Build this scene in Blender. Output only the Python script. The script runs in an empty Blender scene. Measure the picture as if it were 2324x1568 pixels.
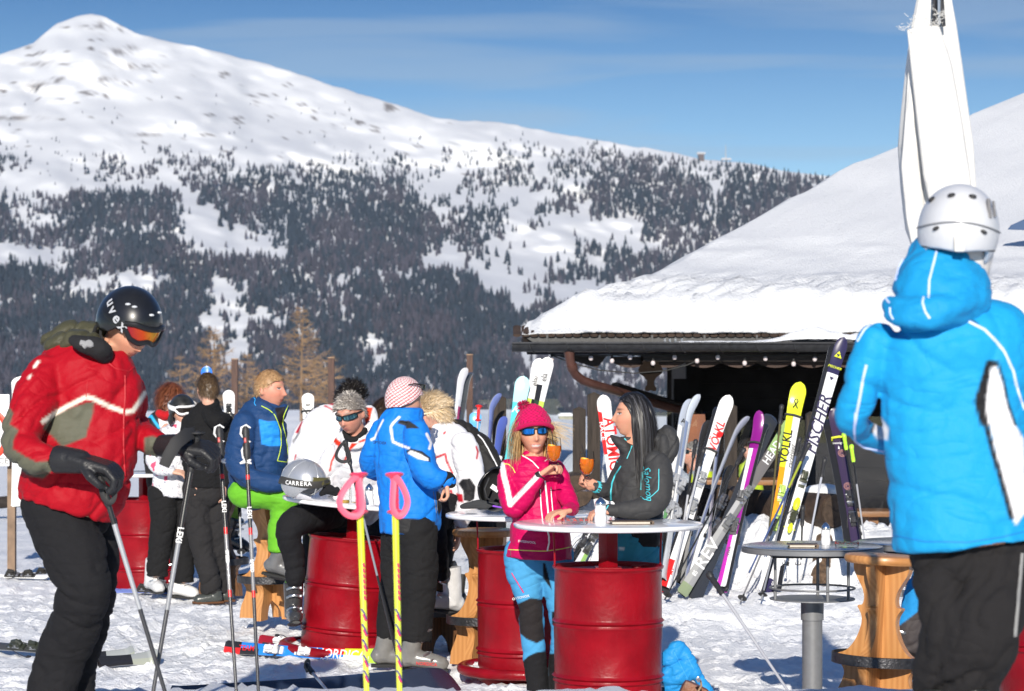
import bpy, bmesh, math, random
import numpy as np
from mathutils import Vector, Matrix, Euler
from mathutils.bvhtree import BVHTree
R = math.radians
C = bpy.context.scene.collection
sc = bpy.context.scene
random.seed(7); rng = np.random.default_rng(7)

# ---------------------------------------------------------------- camera, world, sun, exposure
F, U0, V0, CZ = 5487.0, 1162.0, 869.0, 1.78     # 85 mm lens measured on a 2324 px wide picture, horizon row, eye height
cam = bpy.data.cameras.new('camera'); cam_o = bpy.data.objects.new('camera', cam); C.objects.link(cam_o)
cam_o.location = (0, 0, CZ); cam_o.rotation_euler = (R(90), 0, 0)
cam.lens = 85; cam.sensor_width = 36; cam.shift_y = (V0-784)/2324
cam.clip_start = 0.5; cam.clip_end = 60000
cam.dof.use_dof = True; cam.dof.focus_distance = 13.6; cam.dof.aperture_fstop = 5.6
sc.camera = cam_o
SUN_EL, SUN_AZ = 21.5, 4.0      # the sun stands low behind the photographer, a little to the left
world = bpy.data.worlds.new('World'); sc.world = world; world.use_nodes = True
nt = world.node_tree; nt.nodes.clear()
wo = nt.nodes.new('ShaderNodeOutputWorld'); bg = nt.nodes.new('ShaderNodeBackground')
sky = nt.nodes.new('ShaderNodeTexSky'); sky.sky_type = 'NISHITA'; sky.sun_disc = False
sky.sun_elevation = R(SUN_EL); sky.sun_rotation = R(180+SUN_AZ)
sky.altitude = 2600; sky.air_density = 1.0; sky.dust_density = 0.15; sky.ozone_density = 3.0
tc = nt.nodes.new('ShaderNodeTexCoord')
mp = nt.nodes.new('ShaderNodeMapping'); mp.inputs['Scale'].default_value = (2.6, 2.6, 34); mp.inputs['Rotation'].default_value = (0, R(2.2), 0)
no = nt.nodes.new('ShaderNodeTexNoise'); no.inputs['Scale'].default_value = 2.1; no.inputs['Detail'].default_value = 6; no.inputs['Roughness'].default_value = .42; no.inputs['Distortion'].default_value = .5
mr = nt.nodes.new('ShaderNodeMapRange'); mr.inputs['From Min'].default_value = .47; mr.inputs['From Max'].default_value = .63; mr.inputs['To Max'].default_value = .36
gm = nt.nodes.new('ShaderNodeGamma'); gm.inputs['Gamma'].default_value = 1.2
mul = nt.nodes.new('ShaderNodeMix'); mul.data_type = 'RGBA'; mul.blend_type = 'MULTIPLY'; mul.inputs['Factor'].default_value = 1
mul.inputs['B'].default_value = (.68, .735, .715, 1)
mx = nt.nodes.new('ShaderNodeMix'); mx.data_type = 'RGBA'; mx.inputs['B'].default_value = (4.6, 5.8, 7.2, 1)
L = nt.links.new
L(tc.outputs['Generated'], mp.inputs['Vector']); L(mp.outputs[0], no.inputs['Vector']); L(no.outputs[0], mr.inputs[0])
L(sky.outputs[0], gm.inputs[0]); L(gm.outputs[0], mul.inputs['A']); L(mul.outputs['Result'], mx.inputs['A']); L(mr.outputs[0], mx.inputs['Factor'])
sx_ = nt.nodes.new('ShaderNodeSeparateXYZ'); L(tc.outputs['Generated'], sx_.inputs[0]); gr = nt.nodes.new('ShaderNodeMapRange'); gr.inputs['From Min'].default_value = .055; gr.inputs['From Max'].default_value = .17; L(sx_.outputs['Z'], gr.inputs[0])
gc = nt.nodes.new('ShaderNodeMix'); gc.data_type = 'RGBA'; gc.inputs['A'].default_value = (1.35, 1.22, 1.12, 1); gc.inputs['B'].default_value = (.20, .44, .62, 1); L(gr.outputs[0], gc.inputs['Factor']); g5 = nt.nodes.new('ShaderNodeMapRange'); g5.inputs['From Min'].default_value = .2; g5.inputs['From Max'].default_value = .5; L(sx_.outputs['Z'], g5.inputs[0]); g6 = nt.nodes.new('ShaderNodeMix'); g6.data_type = 'RGBA'; g6.inputs['B'].default_value = (.47, 1.06, 1.52, 1); L(gc.outputs['Result'], g6.inputs['A']); L(g5.outputs[0], g6.inputs['Factor']); gc = g6; m3 = nt.nodes.new('ShaderNodeMix'); m3.data_type = 'RGBA'; m3.blend_type = 'MULTIPLY'; m3.inputs['Factor'].default_value = 1; L(mul.outputs['Result'], m3.inputs['A']); L(gc.outputs['Result'], m3.inputs['B']); L(m3.outputs['Result'], mx.inputs['A'])
L(mx.outputs['Result'], bg.inputs[0]); L(bg.outputs[0], wo.inputs[0])
bg.inputs[1].default_value = 0.08
sun = bpy.data.lights.new('sun', 'SUN'); sun.energy = 5.0; sun.angle = R(.5); sun.color = (1, .93, .82)
sun_o = bpy.data.objects.new('sun', sun); C.objects.link(sun_o)
sun_o.rotation_euler = Euler((R(90-SUN_EL), 0, R(-SUN_AZ)), 'XYZ')
sc.view_settings.view_transform = 'Standard'; sc.view_settings.look = 'None'
sc.view_settings.exposure = 0.22; sc.view_settings.gamma = 1
sc.cycles.max_bounces = 8; sc.cycles.transparent_max_bounces = 12
sc.cycles.sample_clamp_indirect = 4; sc.cycles.use_denoising = True

# ---------------------------------------------------------------- helpers
def W(u, v, Z):                        # a point seen at (u, v) of the 2324 px wide picture, Z metres from the camera plane
    return Vector(((u-U0)/F*Z, Z, CZ+(V0-v)/F*Z))
def hx(c):
    if isinstance(c, str):
        r = [int(c[i:i+2], 16)/255 for i in (0, 2, 4)]
        return tuple(x/12.92 if x <= .04045 else ((x+.055)/1.055)**2.4 for x in r)
    return tuple(c[:3])
MATS = {}
def mat(name, col=(.5,.5,.5), rough=.5, metal=0, var=0, vs=8, bump=0, bs=60, coat=0, sheen=0, trans=0, ior=1.45, attr=False, emit=0, spec=.5, stretch=None, alpha=1, dist=0):
    if name in MATS: return MATS[name]
    m = bpy.data.materials.new(name); m.use_nodes = True; MATS[name] = m
    n = m.node_tree.nodes; l = m.node_tree.links.new; b = n['Principled BSDF']
    col = hx(col)
    b.inputs['Base Color'].default_value = (*col, 1); b.inputs['Roughness'].default_value = rough
    b.inputs['Metallic'].default_value = metal; b.inputs['Specular IOR Level'].default_value = spec
    b.inputs['Coat Weight'].default_value = coat; b.inputs['Sheen Weight'].default_value = sheen
    b.inputs['Transmission Weight'].default_value = trans; b.inputs['IOR'].default_value = ior; b.inputs['Alpha'].default_value = alpha
    if emit: b.inputs['Emission Color'].default_value = (*col, 1); b.inputs['Emission Strength'].default_value = emit
    src = None
    if attr:
        a = n.new('ShaderNodeAttribute'); a.attribute_name = 'Col'; src = a.outputs['Color']
    if var or bump:
        g = n.new('ShaderNodeTexCoord'); vec = g.outputs['Object']
        if stretch:
            mpp = n.new('ShaderNodeMapping'); mpp.inputs['Scale'].default_value = stretch; l(vec, mpp.inputs[0]); vec = mpp.outputs[0]
    if var:
        t = n.new('ShaderNodeTexNoise'); t.inputs['Scale'].default_value = vs; t.inputs['Detail'].default_value = 5; t.inputs['Distortion'].default_value = dist; l(vec, t.inputs[0])
        r = n.new('ShaderNodeMapRange'); r.inputs['From Min'].default_value = .3; r.inputs['From Max'].default_value = .7
        r.inputs['To Min'].default_value = 1-var; r.inputs['To Max'].default_value = 1+var; l(t.outputs[0], r.inputs[0])
        x = n.new('ShaderNodeVectorMath'); x.operation = 'SCALE'
        if src: l(src, x.inputs[0])
        else: x.inputs[0].default_value = col
        l(r.outputs[0], x.inputs['Scale']); src = x.outputs[0]
    if src: l(src, b.inputs['Base Color'])
    if bump:
        t = n.new('ShaderNodeTexNoise'); t.inputs['Scale'].default_value = bs; t.inputs['Detail'].default_value = 4; l(vec, t.inputs[0])
        bp = n.new('ShaderNodeBump'); bp.inputs['Strength'].default_value = bump; bp.inputs['Distance'].default_value = .3/bs*2; l(t.outputs[0], bp.inputs['Height']); l(bp.outputs[0], b.inputs['Normal'])
    return m
def tag(o, label=None, cat=None, group=None, kind=None):
    if label: o['label'] = label
    if cat: o['category'] = cat
    if group: o['group'] = group
    if kind: o['kind'] = kind
    return o
def thing(name, label, cat, loc=(0,0,0), rot=(0,0,0), group=None):
    o = bpy.data.objects.new(name, None); C.objects.link(o); o.empty_display_size = .1
    o.location = loc; o.rotation_euler = rot
    return tag(o, label, cat, group)
def mobj(name, me, m, parent=None, world=False):
    o = bpy.data.objects.new(name, me); C.objects.link(o)
    for x in (m if isinstance(m, (list, tuple)) else [m]): me.materials.append(x)
    if parent:
        o.parent = parent
        if world:      # the mesh was built in world coordinates
            root = parent
            T = Matrix.Identity(4)
            while root: T = root.matrix_basis @ T; root = root.parent
            me.transform(T.inverted())
    return o
def frame(t, up=None):
    t = t.normalized(); y = up or Vector((0, 1, 0))
    a = t.cross(y)
    if a.length < .15: a = t.cross(Vector((1, 0, 0)) if abs(t.x) < .8 else Vector((0, 0, 1)))
    a.normalize(); return a, a.cross(t).normalized()
class MB:
    def __init__(s): s.v = []; s.f = []; s.m = []; s.mi = 0
    def add(s, vs, fs):
        b = len(s.v); s.v += [tuple(x) for x in vs]; s.f += [tuple(b+i for i in f) for f in fs]; s.m += [s.mi]*len(fs); return s
    def mat(s, i): s.mi = i; return s
    def box(s, c, d, rot=None, bev=0):
        x, y, z = d[0]/2, d[1]/2, d[2]/2; c = Vector(c)
        if bev:
            bm = bmesh.new(); bmesh.ops.create_cube(bm, size=1)
            for v in bm.verts: v.co = Vector((v.co.x*d[0], v.co.y*d[1], v.co.z*d[2]))
            bmesh.ops.bevel(bm, geom=bm.edges[:], offset=bev, segments=2, affect='EDGES', profile=.6)
            vs = [v.co.copy() for v in bm.verts]; bm.verts.index_update(); fs = [[v.index for v in f.verts] for f in bm.faces]; bm.free()
        else:
            vs = [Vector(p) for p in ((-x,-y,-z),(x,-y,-z),(x,y,-z),(-x,y,-z),(-x,-y,z),(x,-y,z),(x,y,z),(-x,y,z))]
            fs = [(3,2,1,0),(4,5,6,7),(0,1,5,4),(1,2,6,5),(2,3,7,6),(3,0,4,7)]
        if rot is not None: vs = [rot @ p for p in vs]
        return s.add([p+c for p in vs], fs)
    def tube(s, pts, rad, seg=10, cap=True, flat=1, up=None, closed=False):
        P = [Vector(p) for p in pts]; n = len(P)
        if not isinstance(rad, (list, tuple)): rad = [rad]*n
        vs = []; fs = []; pa = None
        for i in range(n):
            if closed: t = P[(i+1)%n]-P[i-1]
            else: t = P[min(i+1, n-1)]-P[max(i-1, 0)]
            a, b = frame(t, up)
            if pa is not None and a.dot(pa) < 0 and seg % 2 == 0: a, b = -a, -b
            pa = a
            for k in range(seg):
                th = 2*math.pi*k/seg; vs.append(P[i]+a*math.cos(th)*rad[i]+b*math.sin(th)*rad[i]*flat)
        for i in range(n if closed else n-1):
            j = (i+1) % n
            for k in range(seg): fs.append((i*seg+k, i*seg+(k+1)%seg, j*seg+(k+1)%seg, j*seg+k))
        if cap and not closed: fs.append(tuple(range(seg))[::-1]); fs.append(tuple((n-1)*seg+k for k in range(seg)))
        return s.add(vs, fs)
    def cyl(s, a, b, r, r2=None, seg=16): return s.tube([a, b], [r, r if r2 is None else r2], seg)
    def lathe(s, prof, c=(0,0,0), seg=32, M=None):
        c = Vector(c); vs = []; fs = []; n = len(prof)
        for r, z in prof:
            for k in range(seg):
                th = 2*math.pi*k/seg; vs.append(Vector((r*math.cos(th), r*math.sin(th), z)))
        for i in range(n-1):
            for k in range(seg): fs.append((i*seg+k, i*seg+(k+1)%seg, (i+1)*seg+(k+1)%seg, (i+1)*seg+k))
        if prof[0][0] > 1e-5: fs.append(tuple(range(seg))[::-1])
        if prof[-1][0] > 1e-5: fs.append(tuple((n-1)*seg+k for k in range(seg)))
        if M is not None: vs = [M @ p for p in vs]
        return s.add([p+c for p in vs], fs)
    def prism(s, poly, y0, y1, M=None):      # polygon in XZ, thickness along Y
        n = len(poly); vs = [Vector((x, y0, z)) for x, z in poly]+[Vector((x, y1, z)) for x, z in poly]
        fs = [tuple(range(n)), tuple(range(n, 2*n))[::-1]]+[(i, i+n, (i+1)%n+n, (i+1)%n) for i in range(n)]
        if M is not None: vs = [M @ p for p in vs]
        return s.add(vs, fs)
    def ball(s, c, r, seg=16, M=None):
        if not isinstance(r, (tuple, list)): r = (r, r, r)
        vs = []; fs = []; h = seg//2; c = Vector(c)
        for i in range(h+1):
            a = math.pi*i/h
            for k in range(seg):
                b = 2*math.pi*k/seg; p = Vector((r[0]*math.sin(a)*math.cos(b), r[1]*math.sin(a)*math.sin(b), -r[2]*math.cos(a)))
                vs.append((M @ p if M is not None else p)+c)
        for i in range(h):
            for k in range(seg): fs.append((i*seg+k, i*seg+(k+1)%seg, (i+1)*seg+(k+1)%seg, (i+1)*seg+k))
        return s.add(vs, fs)
    def mesh(s, name='m', smooth=True, doubles=True):
        me = bpy.data.meshes.new(name); me.from_pydata(s.v, [], s.f)
        me.polygons.foreach_set('material_index', s.m)
        if doubles:
            bm = bmesh.new(); bm.from_mesh(me); bmesh.ops.remove_doubles(bm, verts=bm.verts, dist=1e-5)
            bmesh.ops.recalc_face_normals(bm, faces=bm.faces); bm.to_mesh(me); bm.free()
        if smooth:
            me.polygons.foreach_set('use_smooth', [True]*len(me.polygons))
            me.set_sharp_from_angle(angle=R(40))
        me.update(); return me
    def build(s, name, m, parent=None, world=False, smooth=True): return mobj(name, s.mesh(name, smooth), m, parent, world)
def dup(root, loc=None, rot=None, label=None, parent=None, scale=None):
    r = root.copy(); C.objects.link(r)
    if parent: r.parent = parent
    if loc is not None: r.location = loc
    if rot is not None: r.rotation_euler = rot
    if scale is not None: r.scale = scale
    if label: r['label'] = label
    for ch in root.children: dup(ch, parent=r)
    return r
# vectorised value noise
def _h(ix, iy, iz, s):
    n = (ix*374761393+iy*668265263+iz*2147483647+s*974634777) & 0xffffffff
    n = ((n ^ (n >> 13))*1274126177) & 0xffffffff
    return ((n ^ (n >> 16)) & 0xffff)/65535.0*2-1
def vnoise(x, y, z=None, seed=0):
    x = np.asarray(x, float); y = np.asarray(y, float); z = np.zeros_like(x) if z is None else np.asarray(z, float)
    xi, yi, zi = np.floor(x).astype(np.int64), np.floor(y).astype(np.int64), np.floor(z).astype(np.int64)
    fx, fy, fz = x-xi, y-yi, z-zi
    fx, fy, fz = [t*t*t*(t*(t*6-15)+10) for t in (fx, fy, fz)]
    o = 0
    for a in (0, 1):
        for b in (0, 1):
            for c in (0, 1):
                o = o+_h(xi+a, yi+b, zi+c, seed)*(fx if a else 1-fx)*(fy if b else 1-fy)*(fz if c else 1-fz)
    return o
def fbm(x, y, z=None, o=4, seed=0, g=.5):
    r = 0; a = 1; t = 0
    for i in range(o): r = r+a*vnoise(x*2**i, y*2**i, None if z is None else z*2**i, seed+i*17); t += a; a *= g
    return r/t
def sstep(a, b, x): t = np.clip((x-a)/(b-a), 0, 1); return t*t*(3-2*t)
def npmesh(name, V, Fq):
    me = bpy.data.meshes.new(name); me.vertices.add(len(V)); me.vertices.foreach_set('co', np.asarray(V, np.float32).ravel())
    Fq = np.asarray(Fq, np.int32); k = Fq.shape[1]
    me.loops.add(Fq.size); me.loops.foreach_set('vertex_index', Fq.ravel())
    me.polygons.add(len(Fq)); me.polygons.foreach_set('loop_start', np.arange(0, Fq.size, k, dtype=np.int32)); me.polygons.foreach_set('use_smooth', [True]*len(Fq))
    me.update(calc_edges=True); me.validate(); return me
def gridfaces(nr, nc):
    i = np.arange(nr*nc).reshape(nr, nc)
    return np.stack([i[:-1,:-1].ravel(), i[:-1,1:].ravel(), i[1:,1:].ravel(), i[1:,:-1].ravel()], 1)
def vcol(me, cols):
    a = me.color_attributes.new('Col', 'FLOAT_COLOR', 'POINT'); c = np.ones((len(me.vertices), 4), np.float32); c[:, :3] = cols; a.data.foreach_set('color', c.ravel())

# ---------------------------------------------------------------- mountain
snow = bpy.data.materials.new('snow'); snow.use_nodes = True
n = snow.node_tree.nodes; l = snow.node_tree.links.new; b = n['Principled BSDF']
b.inputs['Base Color'].default_value = (.89, .90, .92, 1); b.inputs['Roughness'].default_value = .75; b.inputs['Specular IOR Level'].default_value = .3
b.inputs['Subsurface Weight'].default_value = .0
g = n.new('ShaderNodeTexCoord'); t1 = n.new('ShaderNodeTexNoise'); t1.inputs['Scale'].default_value = 34; t1.inputs['Detail'].default_value = 7; t1.inputs['Roughness'].default_value = .65
bp = n.new('ShaderNodeBump'); bp.inputs['Strength'].default_value = .8; bp.inputs['Distance'].default_value = .03
l(g.outputs['Object'], t1.inputs[0]); l(t1.outputs[0], bp.inputs['Height']); l(bp.outputs[0], b.inputs['Normal'])
MATS['snow'] = snow
roofsnow = snow.copy(); roofsnow.name = 'dimmed_roof_snow'; roofsnow.node_tree.nodes['Principled BSDF'].inputs['Base Color'].default_value = (.70, .715, .745, 1)  # darker copy of the snow: weaker sun on the roof put into its colour
RU = [-2500,-600,0,35,75,100,130,165,205,235,270,310,375,440,560,640,760,880,990,1040,1130,1220,1350,1480,1600,1680,1760,1850,2000,2324,3500,5200]
RV = [420,260,122,112,98,75,52,40,30,34,55,76,92,105,135,155,195,232,268,272,277,293,318,338,362,368,384,395,420,450,600,700]
def ridge(u): return np.interp(u, RU, RV)
def mdepth(u, v):
    z = 2000+(930-v)*2.5; z = np.where(v > 930, 2000-(v-930)*13, z)
    k = np.clip((930-v)/300, .15, 1)
    return z+k*(230*fbm(u/420+v/500, v/240-u/900, seed=3, o=2)+75*fbm(u/150+v/200, v/75-u/260, seed=5, o=3)+10*fbm(u/40+v/60, v/16-u/50, seed=9, o=3))
us = np.arange(-2400, 5000, 11.0); nr = 230
t = np.linspace(0, 1, nr)[:, None]
uu = np.repeat(us[None], nr, 0); vv = ridge(uu)+t*(1010-ridge(uu))+(1-t)**8*3*fbm(uu/30, uu*0, seed=4)
zz = mdepth(uu, vv)
X = (uu-U0)/F*zz; Z = CZ+(V0-vv)/F*zz
bk = [(X[0]*k, zz[0]+d, Z[0]-h) for k, d, h in ((1.1, 500, 90), (1.3, 1800, 700))]
XX = np.vstack([bk[1][0], bk[0][0], X]); YY = np.vstack([bk[1][1], bk[0][1], zz]); ZZ = np.vstack([bk[1][2], bk[0][2], Z])
me = npmesh('mountain', np.stack([XX, YY, ZZ], -1).reshape(-1, 3), gridfaces(nr+2, len(us)))
ms = bpy.data.materials.new('mountain_snow'); ms.use_nodes = True; MATS['mountain_snow'] = ms
n = ms.node_tree.nodes; l = ms.node_tree.links.new; b = n['Principled BSDF']; b.inputs['Roughness'].default_value = .85; b.inputs['Specular IOR Level'].default_value = .1
a = n.new('ShaderNodeAttribute'); a.attribute_name = 'Col'; l(a.outputs[0], b.inputs['Base Color'])
# rock and dwarf shrub showing through the wind-blown snow of the upper slope
rk = fbm(uu/34, vv/9, seed=21, o=4)
band = np.exp(-((vv-190-(uu-400)*.12)/110)**2)*.9
rock = sstep(.56, .68, rk+.12*band-.2*(uu > 900)*(vv < ridge(uu)+60))*np.where(vv < 420, 1, 0)
for cu, cv, ru, rv in ((232, 62, 16, 13), (205, 60, 20, 6), (262, 116, 22, 5), (300, 108, 18, 4), (305, 150, 60, 6), (270, 120, 40, 5), (120, 145, 70, 5), (90, 195, 30, 9), (30, 268, 60, 5), (240, 180, 26, 7), (330, 305, 40, 4)):
    q = ((uu-cu)/ru)**2+((vv-cv)/rv)**2
    rock = np.maximum(rock, np.exp(-q)*sstep(-.25, .25, fbm(uu/12, vv/5, seed=31, o=3)))
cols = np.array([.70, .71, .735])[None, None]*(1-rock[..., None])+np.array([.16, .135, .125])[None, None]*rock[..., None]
cols = np.concatenate([cols[:1], cols[:1], cols])
vcol(me, cols.reshape(-1, 3))
tag(mobj('mountain', me, ms), kind='structure')

DEN = {300:"0:1 90:0 840:0 1120:1 1240:0", 330:"0:2 100:0 180:1 240:0 320:2 430:0 840:1 1060:0 1130:4 1230:1 1330:3 1400:0",
345:"0:2 60:1 200:1 340:5 400:1 420:2 560:0 800:1 860:2 940:2 1000:3 1060:4 1230:4 1400:2 1440:1 1660:0",
360:"0:5 70:0 165:5 290:0 360:5 400:1 415:6 530:1 780:2 830:1 890:4 960:3 1130:5 1400:7 1500:3 1660:1 1730:2",
390:"0:5 70:0 165:6 290:1 305:8 360:4 410:5 567:5 760:4 900:5 950:2 1060:4 1250:6 1400:9 1530:6 1600:4 1690:6 1840:3",
420:"0:0 140:1 400:6 530:7 700:8 940:1 1040:5 1240:4 1320:9 1600:8 1610:2 1640:8 1850:7",
448:"0:6 30:5 60:3 140:8 410:1 430:7 520:8 940:2 1100:1 1250:5 1333:9 1615:1 1640:9",
480:"0:9 30:3 130:9 410:0 482:8 960:5 1134:3 1190:6 1300:3 1340:9 1605:3 1640:8",
510:"0:9 30:2 130:7 170:8 410:0 495:8 980:6 1150:3 1290:0 1445:7 1600:8", 540:"0:9 200:7 410:0 550:3 650:9 1010:5 1134:1 1270:5 1320:1 1440:6",
570:"0:1 130:5 180:2 210:9 410:2 450:1 560:3 660:9 980:3 1050:6 1105:1 1320:4 1345:8 1410:2 1500:6", 600:"0:2 150:4 180:9 480:8 560:6 690:9 950:1 1105:0 1140:4 1180:2 1240:3 1370:8",
630:"0:9 200:2 330:1 360:7 560:7 700:5 900:6 970:7 1100:1 1140:3 1200:4 1240:6 1400:8", 660:"0:9 110:4 170:1 230:3 370:8 470:1 545:8 700:5 830:8 950:2 975:9 1095:2 1180:4 1240:0",
690:"0:2 15:9 170:3 200:9 400:3 440:7 470:2 545:6 700:5 830:9 1150:2 1210:5", 720:"0:9 450:2 540:5 590:2 640:7 850:9 960:8 1170:7", 750:"0:9 100:7 460:2 560:4 680:3 730:9 1160:5 1200:7",
780:"0:9 450:4 500:3 560:7 700:9 815:2 890:8 1190:2 1240:7", 810:"0:9 450:5 500:2 580:7 840:4 880:8 1180:3 1240:8", 840:"0:9 480:4 560:8 850:6 900:8 1190:4 1240:8 1300:3 1420:6", 880:"0:9 500:7 1300:5", 930:"0:9", 980:"0:9"}
dv = sorted(DEN); du = np.arange(-2400, 3600, 10.0)
tab = []
for v in dv:
    br = [(-2400, int(DEN[v].split()[0].split(':')[1]))]+[tuple(map(int, q.split(':'))) for q in DEN[v].split()]
    xs = np.array([q[0] for q in br]); ys = np.array([q[1] for q in br])
    row = ys[np.clip(np.searchsorted(xs, du, side='right')-1, 0, len(ys)-1)].astype(float)
    row = np.convolve(np.pad(row, 2, 'edge'), np.ones(5)/5, 'valid'); tab.append(row)
tab = np.array(tab)
def dens(u, v):
    i = np.clip(np.searchsorted(dv, v)-1, 0, len(dv)-2); d = np.array(dv, float)
    f = np.clip((v-d[i])/(d[i+1]-d[i]), 0, 1); j = np.clip(((u+2400)/10).astype(int), 0, len(du)-1)
    return tab[i, j]*(1-f)+tab[i+1, j]*f
NT = 140000
tu = rng.uniform(-1000, 2800, NT); tv = rng.uniform(300, 990, NT)
D = dens(tu, tv)/9; cl = fbm(tu/26, tv/16, seed=41, o=3)+.5*fbm(tu/9, tv/22, seed=43, o=2)
keep = (rng.random(NT) < D**1.2*.97) & (cl > .55-D*1.36) & (tv > ridge(tu)+8) & ((tv > 325) | (rng.random(NT) < .4))
tu, tv, cl = tu[keep], tv[keep], cl[keep]
sp_u = rng.uniform(-200, 1900, 900); sp_v = rng.uniform(200, 420, 900)      # lone dwarf trees above the tree line
k2 = (fbm(sp_u/60, sp_v/30, seed=47, o=2) > .02) & (sp_v > ridge(sp_u)+25) & (rng.random(900) < (sp_v-190)/230); sp_u, sp_v = sp_u[k2], sp_v[k2]
lone = np.r_[np.zeros(len(tu)), np.ones(len(sp_u))]
tu = np.r_[tu, sp_u]; tv = np.r_[tv, sp_v]
tz = mdepth(tu, tv); NT = len(tu); print('forest trees', NT)
larch = (fbm(tu/110, tv/50, seed=51, o=2)+.35*rng.standard_normal(NT) > .10)
hgt = np.where(lone > 0, rng.uniform(3, 6.5, NT), rng.uniform(6, 13.5, NT)*np.interp(tv, [330, 480, 700, 950], [.7, 1, 1.0, .8]))
sides = 5; tiers = 3
base = np.stack([(tu-U0)/F*tz, tz, CZ+(V0-tv)/F*tz], 1)
Vt = []; Ft = []; vb = 0; allc = []
rad = hgt*rng.uniform(.17, .27, NT)
pine = np.array([.024, .034, .048]); lar = np.array([.056, .052, .068])
tc_ = np.where(larch[:, None], lar, pine)*rng.uniform(.65, 1.35, (NT, 1))
for k in range(tiers):
    z0 = k*.28; z1 = [.55, .8, 1.0][k]; r = rad*[1, .78, .5][k]
    ang = rng.uniform(0, 6.28, NT)[:, None]+np.arange(sides)*2*math.pi/sides
    rr = r[:, None]*rng.uniform(.65, 1.3, (NT, sides))
    ring = np.stack([base[:, None, 0]+rr*np.cos(ang), base[:, None, 1]+rr*np.sin(ang), base[:, None, 2]+(hgt*z0)[:, None]+rng.uniform(-.06, .06, (NT, sides))*hgt[:, None]], -1)
    tip = base+np.stack([rng.normal(0, .02, NT)*hgt, 0*hgt, hgt*z1], 1)
    vt = np.concatenate([ring, tip[:, None]], 1).reshape(-1, 3)
    id0 = vb+np.arange(NT)[:, None]*(sides+1)
    for s in range(sides): Ft.append(np.concatenate([id0+s, id0+(s+1)%sides, id0+sides], 1))
    Vt.append(vt); vb += len(vt); allc.append(np.repeat(tc_, sides+1, 0))
me = npmesh('forest', np.concatenate(Vt), np.concatenate(Ft)); me.polygons.foreach_set('use_smooth', [False]*len(me.polygons)); vcol(me, np.concatenate(allc))
tag(mobj('forest', me, mat('far_tree', attr=True, rough=.9, spec=.1)), 'dark spruce and bare brown larch forest on the mountainside', 'forest', kind='stuff')

# ---------------------------------------------------------------- snow ground
def gz(x, y):
    x = np.asarray(x, float); y = np.asarray(y, float)
    z = .42*(1-sstep(10.6, 13.0, y))
    right = sstep(-.1, .6, x)
    z = z+(1-.9*sstep(1.4, 2.1, x)*sstep(19.8, 20.5, y))*right*(.20*sstep(16.8, 18.4, y)+.42*sstep(18.6, 19.5, y))*(1-.5*sstep(40, 90, y))*(1+.25*fbm(x*1.3, y*1.3, seed=61))
    z = z+.55*np.exp(-((x-.95)/1.0)**2-((y-22.6)/1.3)**2)*(1+.2*fbm(x*2, y*2, seed=62))
    z = z+.3*(1-right)*sstep(60, 125, y)+.16*sstep(26, 50, y)*vnoise(x/9, y/5.5, seed=66)+.10*sstep(30, 60, y)*vnoise(x/30, y/14, seed=67)-3.0*sstep(132, 170, y)-.09*np.maximum(y-160, 0)
    return z
def gzz(x, y): return float(gz(np.array([x]), np.array([y]))[0])
gx = np.r_[-160, -90, -50, -30, -20, -14, -9, -6.5, np.arange(-5, 5.5, .026), 6.5, 8, 10, 14, 20, 30, 50, 90, 160]
gy = np.r_[-12, 0, 5, 8, 10, 11, 11.6, np.arange(12, 21.5, .026), np.arange(21.5, 34, .12), np.arange(34, 132, .9), 136, 140, 150, 160, 170, 185, 200, 215, 230, 300, 420, 700, 1100]
GX, GY = np.meshgrid(gx, gy); GZ = gz(GX, GY)
fine = sstep(60, 25, GY)
lump = np.maximum(fbm(GX*7, GY*4.5, seed=71, o=3), -.15)
foot = -np.maximum(fbm(GX*3.1, GY*2.2, seed=73, o=2)-.18, 0)*.09
crumb = np.maximum(fbm(GX*15, GY*11, seed=75, o=3)-.1, 0)**1.0*.045
onbank = sstep(.3, 1.1, GX)*sstep(18.2, 18.8, GY)*(GY < 24)*(1-sstep(1.4, 2.1, GX)*sstep(19.8, 20.5, GY))
GZ = GZ+fine*(lump*.028*(1+1.8*onbank)+foot+crumb*(1+1.5*onbank)+.03*onbank*fbm(GX*2.2, GY*2.2, seed=77))
for k in range(260):      # boot prints and ski tracks trodden into the snow
    px_, py_ = rng.uniform(-4.2, 4.3), rng.uniform(12.6, 19.5); a_ = rng.uniform(0, math.pi); tr_ = k % 13 == 0; lx, ly = (1.1, .05) if tr_ else (.15, .055)
    sl = (np.abs(GX-px_) < lx*1.6) & (np.abs(GY-py_) < lx*1.6); dx_, dy_ = GX[sl]-px_, GY[sl]-py_; q1, q2 = (dx_*math.cos(a_)+dy_*math.sin(a_))/lx, (-dx_*math.sin(a_)+dy_*math.cos(a_))/ly
    r_ = q1**4+q2**4; GZ[sl] += -(.014 if tr_ else .028)*np.exp(-r_)+.010*np.exp(-(r_-1.8)**2)
me = npmesh('snow_ground', np.stack([GX, GY, GZ], -1).reshape(-1, 3), gridfaces(len(gy), len(gx)))
tag(mobj('snow_ground', me, snow), kind='structure')

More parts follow.
